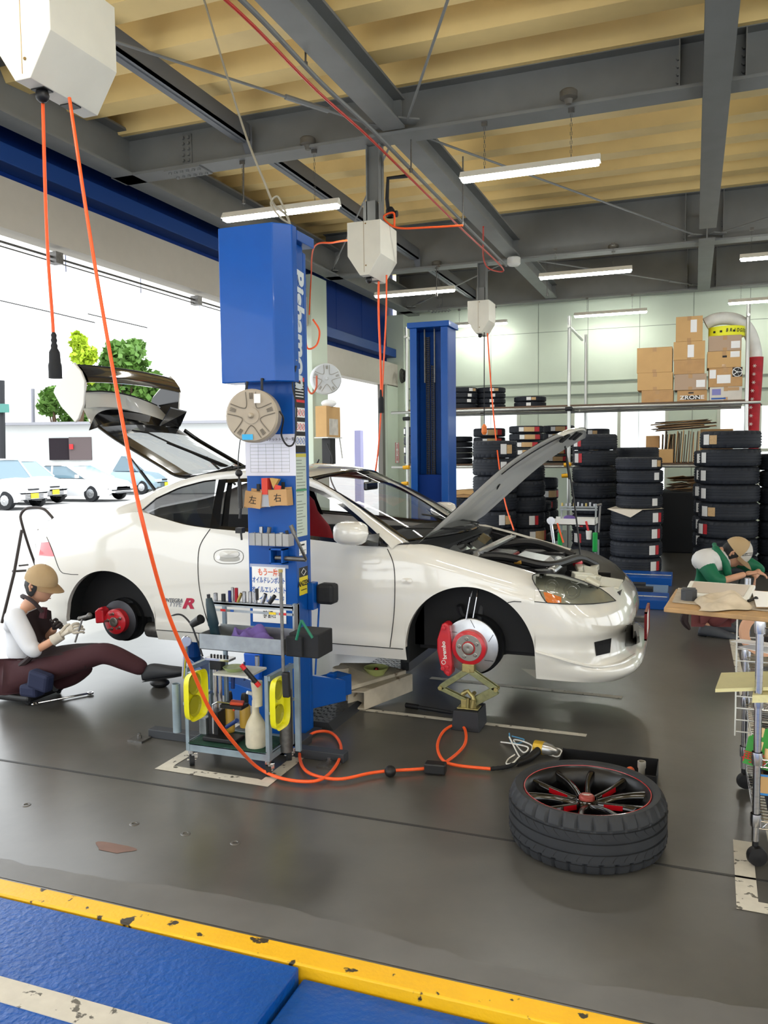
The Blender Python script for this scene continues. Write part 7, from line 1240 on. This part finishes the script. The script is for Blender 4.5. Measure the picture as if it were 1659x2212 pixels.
# ================= workbench / wire shelf at the right =================
Wf = thing('wire_shelf', 'chrome wire shelf trolley at the right edge carrying the wooden board', 'shelf', (.7, 3.7, 0)); px_, py_ = .255, 3.46; zt_ = pY(1622, 1312, py_).z
PX = [(px_, py_), (px_, 4.25), (1.15, py_), (1.15, 4.25)]
for i, (x, y) in enumerate(PX):
    b = MB(); b.tube([(x, y, .10), (x, y, zt_)], .0145, 16)
    for k in range(int((zt_-.12)/.0254)): b.lathe([(.0150, 0), (.0150, .002)], (x, y, .13+k*.0254), n=16)
    for z in (.18, .43, .66, zt_-.08): b.lathe([(.02, -.0), (.022, .03), (.020, .05)], (x, y, z-.02), n=16)
    po = b.build('upright', CHR, Wf, smooth=True); MB().lathe([(0, -.012), (.036, -.012), (.04, 0), (.036, .02), (0, .022)], (x+.005, y-.005, .042), (.3, -1, 0), 24).tube([(x, y, .05), (x, y, .11)], .012, 10).build('caster', BLK, po, smooth=True)
for z in (.18, .43, .66, zt_-.08):
    b = MB()
    for dz in (0, -.03): b.tube([(px_, py_, z+dz), (1.15, py_, z+dz), (1.15, 4.25, z+dz), (px_, 4.25, z+dz)], .0035, 6, closed=True)
    zg = [V((px_+.02+k*.025, py_, z if k % 2 else z-.03)) for k in range(35)]; b.tube(zg, .0025, 5)
    for k in range(28): y = py_+.03*k; b.tube([(px_, y, z), (1.15, y, z)], .002, 4)
    b.build('wire_tier', CHR, Wf)
b = MB(); xa = px_-.075+.02
for k in range(9): b.tube([(xa+.0, 4.0, .36+k*.055+.0), (px_+.5, 4.0, .36+k*.055)], .003, 6)
for x in (xa, xa+.2, xa+.4): b.tube([(x, 4.0, .34), (x, 4.0, zt_-.05)], .004, 6)
b.build('wire_panel', WHT, Wf)
zb_ = zt_+.004; c = [pZ(1434, 1310, zb_+.018), pZ(1462, 1276, zb_+.018)]; bo_ = thing('wooden_board', 'worn plywood board lying on top of the chrome wire shelf', 'board', (.7, 3.8, zb_)); WOOD = mat('worn_plywood', (178, 142, 96), .6, noise=.25, nscale=9, stretch=(1, 6, 1))
f0, f1 = pZ(1434, 1312, zb_+.02), pZ(1659, 1334, zb_+.02); b0 = pZ(1460, 1272, zb_+.02); dx = (f1-f0).normalized(); far = b0+(dx*2.0); MB().prism([f0, f0+dx*1.3, b0+dx*1.35, b0], (0, 0, -.018)).build('board_top', WOOD, bo_, bevel=.003)
MB().prism([f0+(b0-f0)*.25+dx*.02+V((0, 0, .0015)), f0+(b0-f0)*.25+dx*.42+V((0, 0, .0015)), b0+dx*.38+V((0, 0, .0015)), b0+dx*.01+V((0, 0, .0015))], (0, 0, .004)).build('worn_tile_sheet', mat('faded_sheet', (170, 158, 140), .6, noise=.25, nscale=24), bo_)
zt2 = zb_+.021
def onb(x, y, z=0.): return pZ(x, y, zt2+z)
tb_ = thing('tablet_tray', 'white framed flat case standing on the wooden board behind the cloth', 'case', onb(1550, 1270)); a, c, d, e = onb(1477, 1280, .02), onb(1618, 1292, .02), onb(1604, 1277, .02), onb(1490, 1268, .02); MB().prism([a, c, d+V((.06, .18, 0)), e+V((0, .18, 0))], (0, 0, -.018)).build('frame', WHT, tb_, bevel=.006); cc = (a+c+d+e)/4+V((.01, .07, .0)); MB().prism([p.lerp(cc, .16)+V((0, 0, .001)) for p in (a, c, d+V((.06, .18, 0)), e+V((0, .18, 0)))], (0, 0, .001)).build('screen', mat('beige_panel', (186, 172, 156), .4), tb_)
a = onb(1488, 1298); MB_ = MB(); MB_.prism([a+V((.032*cos(t), .032*sin(t), 0)) for t in [k*PI/4+.4 for k in range(8)]], (0, 0, .045)); MB_.box(a+V((0, 0, .045)), (.05, .05, .01)); props(MB_.build('ink_box', mat('charcoal_box', (54, 56, 60), .6), bevel=.002), 'small dark eight sided box on the wooden board', 'box')
rows = []
for i in range(19):
    row = []
    for j in range(15):
        u, v = i/18-.5, j/14-.5; e = max(0, 1-(2*u)**4)*max(0, 1-(2*v)**4); q = onb(1562+u*112+v*8, 1306+v*30-u*4); row.append(q+V((.01*sin(7*v), .01*sin(9*u), .004+e*(.026+.016*sin(9*u+3*v)*cos(5*v)+.010*sin(17*v-8*u)))))
    rows.append(row)
props(MB().grid(rows).build('cloth', mat('dirty_cream_cloth', (196, 182, 160), .9, noise=.25, nscale=16), smooth=True, sub=1), 'crumpled dirty cream cloth on the wooden board', 'cloth')
props(MB().prism([onb(1630, 1282), onb(1700, 1286), onb(1705, 1318), onb(1634, 1316)], (0, 0, .012)).build('clipboard', WOOD), 'wooden clipboard at the right end of the board', 'clipboard'); props(MB().prism([onb(1624, 1276, .014), onb(1700, 1282, .014), onb(1700, 1312, .014), onb(1634, 1311, .014)], (0, 0, .001)).build('paper_sheet', PAPER), 'white form on the clipboard at the right edge', 'paper')
props(MB().tube([onb(1616, 1298, .01), onb(1632, 1293, .015)], .005, 8).sph(onb(1633, 1293, .016), .009, 10).build('valve_tool', BLK, smooth=True), 'small black knobbed tool between cloth and clipboard', 'tool')
def lay(name, label, cat, pts, z, th, m): props(MB().prism([pZ(x, y, z+th) for x, y in pts], (0, 0, -th)).build(name, m), label, cat)
lay('paper_sheet', 'upper loose white sheet sticking out of the wire shelf', 'paper', [(1578, 1385), (1600, 1380), (1690, 1392), (1690, 1400)], .83, .002, PAPER); lay('paper_sheet', 'lower loose white sheet sticking out of the wire shelf', 'paper', [(1594, 1397), (1640, 1388), (1700, 1400), (1700, 1420)], .81, .002, PAPER)
YF = mat('yellow_foam', (236, 228, 172), .7, noise=.06, nscale=12, bump=.3, bscale=50); lay('foam_sheet', 'ribbed pale yellow sheet jutting from the middle wire tier', 'foam', [(1545, 1488), (1558, 1453), (1720, 1448), (1720, 1482)], .70, .014, YF); lay('foam_sheet', 'second yellow sheet under the jutting one at the right edge', 'foam', [(1625, 1502), (1630, 1485), (1720, 1484), (1720, 1500)], .665, .03, YF)
b = MB(); rc = pY(1650, 1368, 3.9); b.lathe([(.10, -.02), (.10, .02), (.065, .02), (.065, -.02)], rc, (.2, -1, .1), 32, closed=True); props(b.build('wooden_ring', mat('pinkish_wood', (204, 156, 124), .6), smooth=True), 'pinkish round ring inside the wire shelf under the board', 'ring'); props(MB().cyl(rc+V((.03, .03, -.05)), rc+V((.06, .1, -.05)), .04).build('spool', BLK, smooth=True), 'dark spool inside the pinkish ring', 'spool')
# green notice bag and parts box on the low tier
GB2 = mat('green_sign', (58, 150, 62), .5); gs = thing('green_sign', 'green notice board with red characters and a pointing hand leaning in the wire shelf', 'sign', pY(1630, 1660, 3.55)); a, c, d, e = pY(1604, 1648, 3.52), pY(1680, 1672, 3.5), pY(1690, 1560, 3.6), pY(1617, 1592, 3.56); MB().prism([a, c, d, e], (0, .006, 0)).build('panel', GB2, gs); text('再', pY(1616, 1636, 3.51), (1, 0, -.2), (.1, 0, 1), .05, RED, gs); text('度', pY(1645, 1645, 3.49), (1, 0, -.2), (.1, 0, 1), .05, RED, gs)
b = MB(); 
for x, y, L_ in ((1643, 1592, 20), (1640, 1620, 18), (1656, 1640, 22)): p = pY(x, y, 3.49); q = pY(x+3, y-L_, 3.5); b.tube([p, q], [.009, .012], 10)
b.build('pointing_hand', mat('flesh_print', (240, 205, 150), .6), gs, smooth=True)
bx_ = thing('parts_box', 'open carton with blue edge and orange print low on the wire shelf', 'box', (.33, 3.5, .46)); a = pY(1636, 1716, 3.5); c = pY(1640, 1672, 3.5); b = MB(); b.bx(a.x, a.x+.3, 3.5, 3.503, a.z, c.z); b.bx(a.x, a.x+.003, 3.5, 3.75, a.z, c.z+.04); b.bx(a.x, a.x+.3, 3.5, 3.75, a.z, a.z+.003); b.build('carton', BX2, bx_); b = MB(); b.bx(a.x-.001, a.x+.3, 3.498, 3.4995, a.z, a.z+.008); b.bx(a.x-.001, a.x+.3, 3.498, 3.4995, c.z-.008, c.z); b.build('blue_edge', mat('sky_blue', (60, 140, 210), .5), bx_)
props(MB().bx(.30, 1.1, 3.5, 4.2, .20, .395).build('storage_box', mat('black_crate', (28, 30, 36), .6), bevel=.01), 'black crate on the bottom tier of the wire shelf', 'crate')
# ================= column fittings and second cart =================
a = pX(682, 944, XW+.18); YC_ = a.y-.45; A = pY(682, 944, YC_); B = pY(706, 944, YC_); zt = pY(690, 877, YC_).z
t = thing('cardboard_box', 'cardboard box with torn side on a small bracket beside the green column', 'box', A); MB().bx(A.x, B.x, YC_, YC_+.55, A.z, zt).build('carton', BX2, t, bevel=.004); c = MB(); c.bx(B.x, B.x+.001, YC_+.1, YC_+.45, A.z+.03, zt-.2); c.build('torn_label', mat('torn_white', (226, 222, 214), .7, noise=.3, nscale=9), t)
props(MB().sph((A.x+.15, YC_+.2, zt+.05), (.13, .11, .065), 16).build('plastic_bag', mat('translucent_bag', (236, 238, 238), .4, alpha=.8), smooth=True), 'white plastic bag on top of the box by the green column', 'bag')
MB().bx(A.x-.02, B.x+.03, YC_-.02, YC_+.55, A.z-.02, A.z-.002).beam((A.x+.2, YC_+.5, A.z-.02), (A.x+.2, YC_+.6, A.z-.35), .02, .02).build('wall_bracket', WHT, t)
p0 = pY(700, 952, YC_+.2); u = thing('charger_unit', 'black charger with cables under the box by the green column', 'charger', pY(700, 1010, YC_+.2)); MB().bx(p0.x-.02, p0.x+.14, YC_+.15, YC_+.35, pY(700, 1012, YC_+.2).z, A.z-.021).build('housing', BLK, u, bevel=.01); MB().tube(spl([p0+V((.1, -.1, -.05)), p0+V((.2, -.12, -.3)), p0+V((.16, -.12, -.6)), p0+V((.3, -.12, -.9))], 5), .012, 6).tube(spl([p0+V((-.05, -.1, -.3)), p0+V((-.12, -.12, -.5)), p0+V((-.1, -.12, -1.))], 5), .014, 6).build('cable', BLK, u, smooth=True)
q = pX(855, 978, XW-.02); sg = thing('fire_sign', 'small white and red vertical fire equipment sign on the pale jamb', 'sign', q); MB().bx(q.x+.02, q.x+.03, q.y-.1, q.y+.1, q.z-.22, q.z+.22).build('plate', PAPER, sg)
for i, ch in enumerate('消火器'): text(ch, (q.x+.033, q.y, q.z+.13-i*.13), (0, 1, 0), (0, 0, 1), .12, RED, sg)
MB().tube([(q.x+.033, q.y-.1, q.z-.22), (q.x+.033, q.y+.1, q.z-.22), (q.x+.033, q.y+.1, q.z+.22), (q.x+.033, q.y-.1, q.z+.22)], .006, 4, RED, closed=True).build('red_border', None, sg)
q = pX(868, 812, XW+.16); b = MB()
for k in range(4): b.tube([q+V((.02*k, (.13-.01*k)*cos(v), (.15-.01*k)*sin(v))) for v in [j*PI/12 for j in range(24)]], .01, 5, closed=True)
props(b.build('coiled_cable', BLK), 'coil of black cable hung beside the far end of the second bay', 'cable')
# second cart by the tyre stacks
Yc = 9.6; xa, xb_ = pY(1203, 1200, Yc).x, pY(1286, 1200, Yc).x; c2 = thing('tool_cart', 'second tool cart with green trays standing by the tyre stacks behind the bonnet', 'cart', ((xa+xb_)/2, Yc, 0)); Zc = lambda y: pY(1240, y, Yc).z
for x in (xa, xb_):
    for y in (Yc, Yc+.3): MB().bx(x-.012, x+.012, y-.012, y+.012, .08, Zc(1170) if True else 0).build('leg', GALV, c2)
MB().bx(xa, xb_, Yc, Yc+.3, .10, .13).build('lower_deck', GALV, c2); MB().bx(xa-.05, xb_, Yc-.05, Yc+.25, Zc(1134), Zc(1133)+.004).bx(xa-.05, xb_, Yc-.05, Yc-.045, Zc(1134), Zc(1120)).bx(xa-.05, xb_, Yc+.245, Yc+.25, Zc(1134), Zc(1120)).bx(xb_-.004, xb_, Yc-.05, Yc+.25, Zc(1134), Zc(1120)).build('upper_tray', WHT, c2)
MB().bx(xa+.01, xa+.03, Yc+.2, Yc+.22, .1, Zc(1090)).bx(xb_-.03, xb_-.01, Yc+.2, Yc+.22, .1, Zc(1090)).bx(xa, xb_, Yc+.18, Yc+.22, Zc(1099), Zc(1096)).bx(xa, xb_, Yc+.18, Yc+.19, Zc(1105), Zc(1101)).build('socket_rail', GALV, c2)
for i in range(9):
    x = xa+.03+i*.046; h = rnd.uniform(.03, .05); props(MB().lathe([(0, 0), (.012, 0), (.012, h), (.008, h)], (x, Yc+.2, Zc(1096)+.001), n=12).build('socket', SOC if i % 3 else BRS, smooth=True), 'small socket on the rail of the second cart', 'socket', 'sockets on the second cart')
GT = mat('green_tray', (16, 150, 66), .4)
for x0, x1, nm in ((1205, 1215, 'left'), (1280, 1291, 'right')): a, c = pY(x0, 1192, Yc-.06), pY(x1, 1150, Yc-.06); props(MB().bx(a.x, c.x, Yc-.09, Yc-.05, a.z, c.z).build('parts_tray', GT, bevel=.012), 'green parts tray hanging on the %s of the second cart' % nm, 'tray')
props(MB().lathe([(0, 0), (.028, 0), (.035, .1), (.031, .1), (.025, .01)], pY(1272, 1165, Yc-.05), n=20).build('cleaning_cup', WHT, smooth=True), 'white cup on the front of the second cart', 'cup'); props(MB().tube([pY(1272, 1152, Yc-.05), pY(1266, 1126, Yc-.05)], .012, 8).build('red_handle_tool', RED, smooth=True), 'red handled tool standing in the cup of the second cart', 'tool')
props(MB().sph(pY(1230, 1119, Yc+.1), (.07, .08, .035), 14).build('rag', MT['purple_cloth'], smooth=True), 'small purple cloth in the tray of the second cart', 'cloth'); props(MB().lathe([(0, 0), (.03, 0), (.03, .1), (.01, .15), (.01, .2), (0, .2)], (xa+.3, Yc+.1, .132), n=16).build('spray_bottle', MT['dirty_white_plastic'], smooth=True), 'white bottle on the lower deck of the second cart', 'bottle')
rt = MB(); a = pY(1190, 1125, Yc-.05); c = pY(1200, 1200, Yc-.05); rt.lathe([(0, -.02), (.045, -.02), (.05, 0), (.045, .02), (0, .02)], a, (.3, -1, 0), 18).tube([a, c], [.02, .016], 10); props(rt.build('torque_wrench', CHR, smooth=True), 'chrome torque wrench hanging left of the second cart', 'wrench')
props(MB().tube([pY(1204, 1130, Yc-.1), pY(1217, 1172, Yc-.1)], .01, 8).build('orange_bar', ORG), 'orange bar leaning on the left of the second cart', 'bar'); props(MB().tube([pY(1297, 1090, Yc-.05), pY(1293, 1150, Yc-.05)], .011, 8).tube([pY(1290, 1092, Yc-.05), pY(1300, 1090, Yc-.05)], .016, 8).build('breaker_bar', IRON), 'grey bar standing at the right of the second cart', 'wrench')
# step frame left of the car
Yl = 5.0; ld = thing('folding_steps', 'thin black folding steps with curved handrail behind the seated man', 'ladder', pY(15, 1290, Yl)); LB = mat('ladder_black', (58, 50, 48), .5); k = lambda x, y, d=0: pY(x, y, Yl+d)
MB().tube([k(4, 1345), k(30, 1240), k(47, 1145)], .012, 8).build('leg', LB, ld, smooth=True); MB().tube(spl([k(78, 1225, .3), k(62, 1180, .15), k(47, 1130, .0), k(45, 1112), k(56, 1099), k(75, 1096), k(95, 1100), k(108, 1112), k(114, 1119)], 4), .011, 8).build('handrail', LB, ld, smooth=True); MB().tube([k(28, 1234), k(62, 1232, .2)], .010, 8).tube([k(42, 1222), k(60, 1220, .15)], .008, 6).build('step', LB, ld)
MB().tube([k(78, 1225, .3), k(104, 1345, .55)], .012, 8).build('leg', LB, ld, smooth=True)
# ================= outdoors =================
OW = mat('outdoor_white_car', (232, 234, 236), .3, coat=.5); OG = mat('outdoor_glass', (96, 120, 132), .08, spec=.7); OS = mat('outdoor_silver', (150, 172, 184), .35, .5)
def parked(x, y, L, W, H, belt, hood, wx, label, body=OW, cab=(.18, .30, .62, .86), yaw=0., plate=True):
    t = thing('car', label, 'car', (x, y, 0)); LOC[t.name] = V(); b = MB(); rows = []
    st_ = [(-L/2, .3, belt*.78, .80), (-L/2+.06, .25, belt*.92, .92), (-L/2+.5, .22, belt, 1.0), (-L*.1, .22, belt, 1.0), (L*(cab[3]-.5), .22, belt*.97, 1.0), (L/2-.35, .22, hood*.93, .97), (L/2-.08, .24, hood*.72, .88), (L/2, .32, hood*.55, .78)]
    for X, z0, z1, f in st_: w_ = W/2*f; rows.append([V((X, -w_*.96, z0)), V((X, -w_, z0+.2)), V((X, -w_, (z0+z1)*.6)), V((X, -w_*.94, z1-.04)), V((X, -w_*.85, z1)), V((X, 0, z1+.03)), V((X, w_*.85, z1)), V((X, w_*.94, z1-.04)), V((X, w_, (z0+z1)*.6)), V((X, w_, z0+.2)), V((X, w_*.96, z0))])
    b.grid(rows); b.add(rows[0], [tuple(range(11))]); b.add(rows[-1], [tuple(range(11))]); b.build('body_shell', body, t, smooth=True, ang=40)
    c0, c1, c2_, c3 = [L*(v-.5) for v in cab]; g = MB(); wb_, wt = W/2*.93, W/2*.76
    lo = [(c0, wb_), (c3, wb_)]; g.add([(c0, -wb_, belt), (c3, -wb_, belt*.98), (c3, wb_, belt*.98), (c0, wb_, belt), (c1, -wt, H-.05), (c2_, -wt, H-.05), (c2_, wt, H-.05), (c1, wt, H-.05)], [(0, 1, 5, 4), (1, 2, 6, 5), (2, 3, 7, 6), (3, 0, 4, 7)]); g.build('windows', OG, t)
    r = MB(); r.grid([[V((X, f*wt*1.03, z-.03*f*f)) for f in (-1, -.5, 0, .5, 1)] for X, z in ((c1-.03, H-.06), (c1+.2, H), (c2_-.3, H), (c2_+.03, H-.05))]); r.build('roof', body, t, smooth=True); r = MB()
    for s in (-1, 1):
        for (xa_, xb2) in ((c0, c1), (c3, c2_), ((c0+c3)/2-.1, (c1+c2_)/2-.1)): r.beam((xa_, s*wb_*1.0, belt-.02), (xb2, s*wt*1.01, H-.05), .07, .03)
    r.build('pillars', body, t)
    for X in (-L/2+wx, L/2-wx):
        for s in (-1, 1): w2 = MB(); w2.lathe([(.0, .1), (.17, .1), (.29, .09), (.30, .05), (.30, -.05), (.28, -.1)], (X, s*(W/2-.1), .30), (0, s, 0), 28); wo = w2.build('wheel', RUB, t, smooth=True); MB().lathe([(0, .112), (.05, .115), (.17, .104), (.18, .09)], (X, s*(W/2-.1), .30), (0, s, 0), 10).build('hubcap', SILV, wo)
    f = MB(); f.box((L/2-.02, -W*.33, hood*.62), (.14, W*.2, .12)); f.build('headlamp', mat('headlamp_clear', (214, 220, 224), .15, coat=1), t, bevel=.03); f = MB(); f.box((L/2-.02, W*.33, hood*.62), (.14, W*.2, .12)); f.build('headlamp', MT['headlamp_clear'], t, bevel=.03)
    f = MB()
    for k in range(4): f.box((L/2+.003, 0, .30+k*.05), (.03, W*.52, .02))
    f.box((L/2-.03, 0, hood*.66), (.06, W*.3, .05)); f.build('grille', DARK, t)
    if plate: MB().box((L/2+.02, 0, .42), (.01, .33, .16)).build('number_plate', mat('yellow_plate', (240, 214, 40), .5), t)
    m_ = MB(); m_.box((c3-.25, -W/2-.08, belt+.05), (.08, .16, .12)); m_.build('door_mirror', body, t, bevel=.02); t.rotation_euler = (0, 0, yaw); return t
parked(-21.4, 20.5, 3.4, 1.48, 1.62, 1.0, .95, .5, 'white boxy kei car parked outside at the far left edge', cab=(.02, .06, .66, .78)); parked(-22.7, 22.85, 3.4, 1.48, 1.56, .98, .92, .5, 'white kei car with yellow plate parked outside, second from the left', cab=(.02, .08, .6, .8))
parked(-22.0, 25.0, 4.4, 1.72, 1.36, .88, .78, .8, 'low white coupe parked outside behind the seated man', cab=(.1, .28, .55, .76), plate=False); parked(-23.7, 30.2, 4.2, 1.68, 1.7, 1.02, .95, .7, 'pale blue wagon parked outside behind the open tailgate', OS, cab=(.02, .06, .62, .78))
def shed():
    P0, P1 = pZ(-60, 1062, 0), None; d0 = 36.; f = lambda x, y, d=36.: CO+ray(x, y)*d
    t = thing('shed', 'long pale shed with a dark sliding door across the car park', 'building', f(150, 1060)); a, c, e = f(-80, 1085), f(520, 1085), f(-80, 921); a.z = c.z = 0; nrm = _f*1; nrm.z = 0; nrm.normalize(); zt = e.z
    b = MB(); b.prism([a, c, V((c.x, c.y, zt)), V((a.x, a.y, zt))], nrm*1.5); b.build('wall', mat('shed_wall', (214, 216, 214), .8), t); g = MB(); dx = (c-a).normalized()
    g.prism([V((a.x, a.y, zt))-nrm*.5-dx*.3, V((c.x, c.y, zt))-nrm*.5+dx*.3, V((c.x, c.y, zt+.12))-nrm*.5+dx*.3, V((a.x, a.y, zt+.12))-nrm*.5-dx*.3], nrm*2.3); g.build('roof', mat('shed_roof', (150, 150, 156), .7), t)
    for x0, x1, y0, y1, m, nm in ((107, 150, 946, 994, mat('dark_opening', (34, 26, 32), .9), 'doorway'), (150, 196, 944, 994, mat('brown_door', (96, 84, 84), .7), 'sliding_door')):
        p, q = f(x0, y1, 35.7), f(x1, y0, 35.7); MB().prism([p, V((q.x, q.y, p.z)), q, V((p.x, p.y, q.z))], nrm*.2).build(nm, m, t)
    p = f(154, 965, 35.6); MB().box(p, (.16, .06, .22), (0, 0, YAW)).build('red_notice', RED, t)
shed()
LEAF = mat('leaf_green', (92, 132, 52), .7, noise=.3, nscale=2); LEAF2 = mat('leaf_yellow_green', (170, 196, 40), .7, noise=.2, nscale=2)
def tree(px, pyb, d, shape, n, m, label, size=.35):
    base_ = CO+ray(px, 1100)*d; base_.z = 0; t = thing('tree', label, 'tree', base_); sc_ = d/FPX; b = MB(); r = random.Random(n); cx_ = base_+V((0, 0, 0)); rt = _r0
    blobs = [((CO+ray(x, y)*d)+_f*r.uniform(-1.2, 1.2), w_*sc_) for x, y, w_ in shape]
    for i in range(n):
        c, R_ = r.choice(blobs); v = V((r.gauss(0, 1), r.gauss(0, 1), r.gauss(0, 1))).normalized()*R_*r.uniform(.15, 1.3); p = c+v; a = V((r.gauss(0, 1), r.gauss(0, 1), r.gauss(0, 1))).normalized()*size*r.uniform(.5, 1); e = a.cross(V((r.gauss(0, 1), r.gauss(0, 1), r.gauss(0, 1)))).normalized()*size*.5; b.add([p-a, p+e, p+a, p-e], [(0, 1, 2, 3)])
    b.build('foliage', m, t); k = MB(); top = max(blobs, key=lambda q: q[0].z)[0]; k.tube([base_, base_.lerp(top, .6), top], [.25, .14, .04], 8); 
    for c, R_ in blobs: k.tube([base_.lerp(top, .35), c], [.08, .03], 5)
    k.build('trunk', mat('bark', (84, 66, 50), .9), t)
tree(275, 920, 42, [(280, 745, 16), (262, 775, 26), (300, 790, 26), (240, 815, 32), (285, 830, 40), (330, 840, 34), (225, 860, 34), (270, 880, 40), (320, 890, 36)], 4200, LEAF, 'tall dark green conifer behind the raised rear wing', .3)
tree(178, 900, 40, [(175, 740, 14), (165, 765, 16), (185, 775, 20), (200, 770, 14), (178, 800, 20)], 1500, LEAF2, 'bright yellow green tree left of the conifer', .22)
tree(140, 910, 44, [(115, 855, 14), (130, 870, 20), (110, 880, 16), (150, 895, 24), (175, 905, 24)], 1800, LEAF, 'low green tree left under the rear wing', .26)
cord('overhead_wire', [CO+ray(-40, 640)*38, CO+ray(100, 672)*38, CO+ray(205, 697)*38], .03, GAP, 'overhead power wire across the bright sky at the left', 'wire', n=5); cord('overhead_wire', [CO+ray(190, 678)*40, CO+ray(250, 692)*40, CO+ray(318, 708)*40], .03, GAP, 'short overhead wire above the conifer', 'wire', n=5)
a = CO+ray(3, 1000)*34; a.z = 0; e = CO+ray(3, 822)*34; pl2 = thing('utility_pole', 'dark pole standing outside at the left edge', 'pole', a); MB().tube([a, e], .13, 10).build('pole', DARK, pl2, smooth=True); MB().box(CO+ray(4, 882)*33.8, (.5, .3, .35)).build('transformer', mat('teal_box', (70, 130, 120), .5), pl2)
a = CO+ray(71, 1000)*44; a.z = 0; e = CO+ray(71, 840)*44; props(MB().tube([a, e], .1, 8).build('utility_pole', mat('pale_pole', (130, 130, 140), .7)), 'thin grey pole outside behind the parked cars', 'pole')
a = pX(776, 1010, -9.5); e = pX(776, 930, -9.5); a.z = 0; props(MB().bx(a.x-.1, a.x+.1, a.y-.12, a.y+.12, 0, e.z).build('bollard_post', mat('lilac_grey_post', (120, 118, 150), .6)), 'grey upright post outside the second bay opening', 'post')
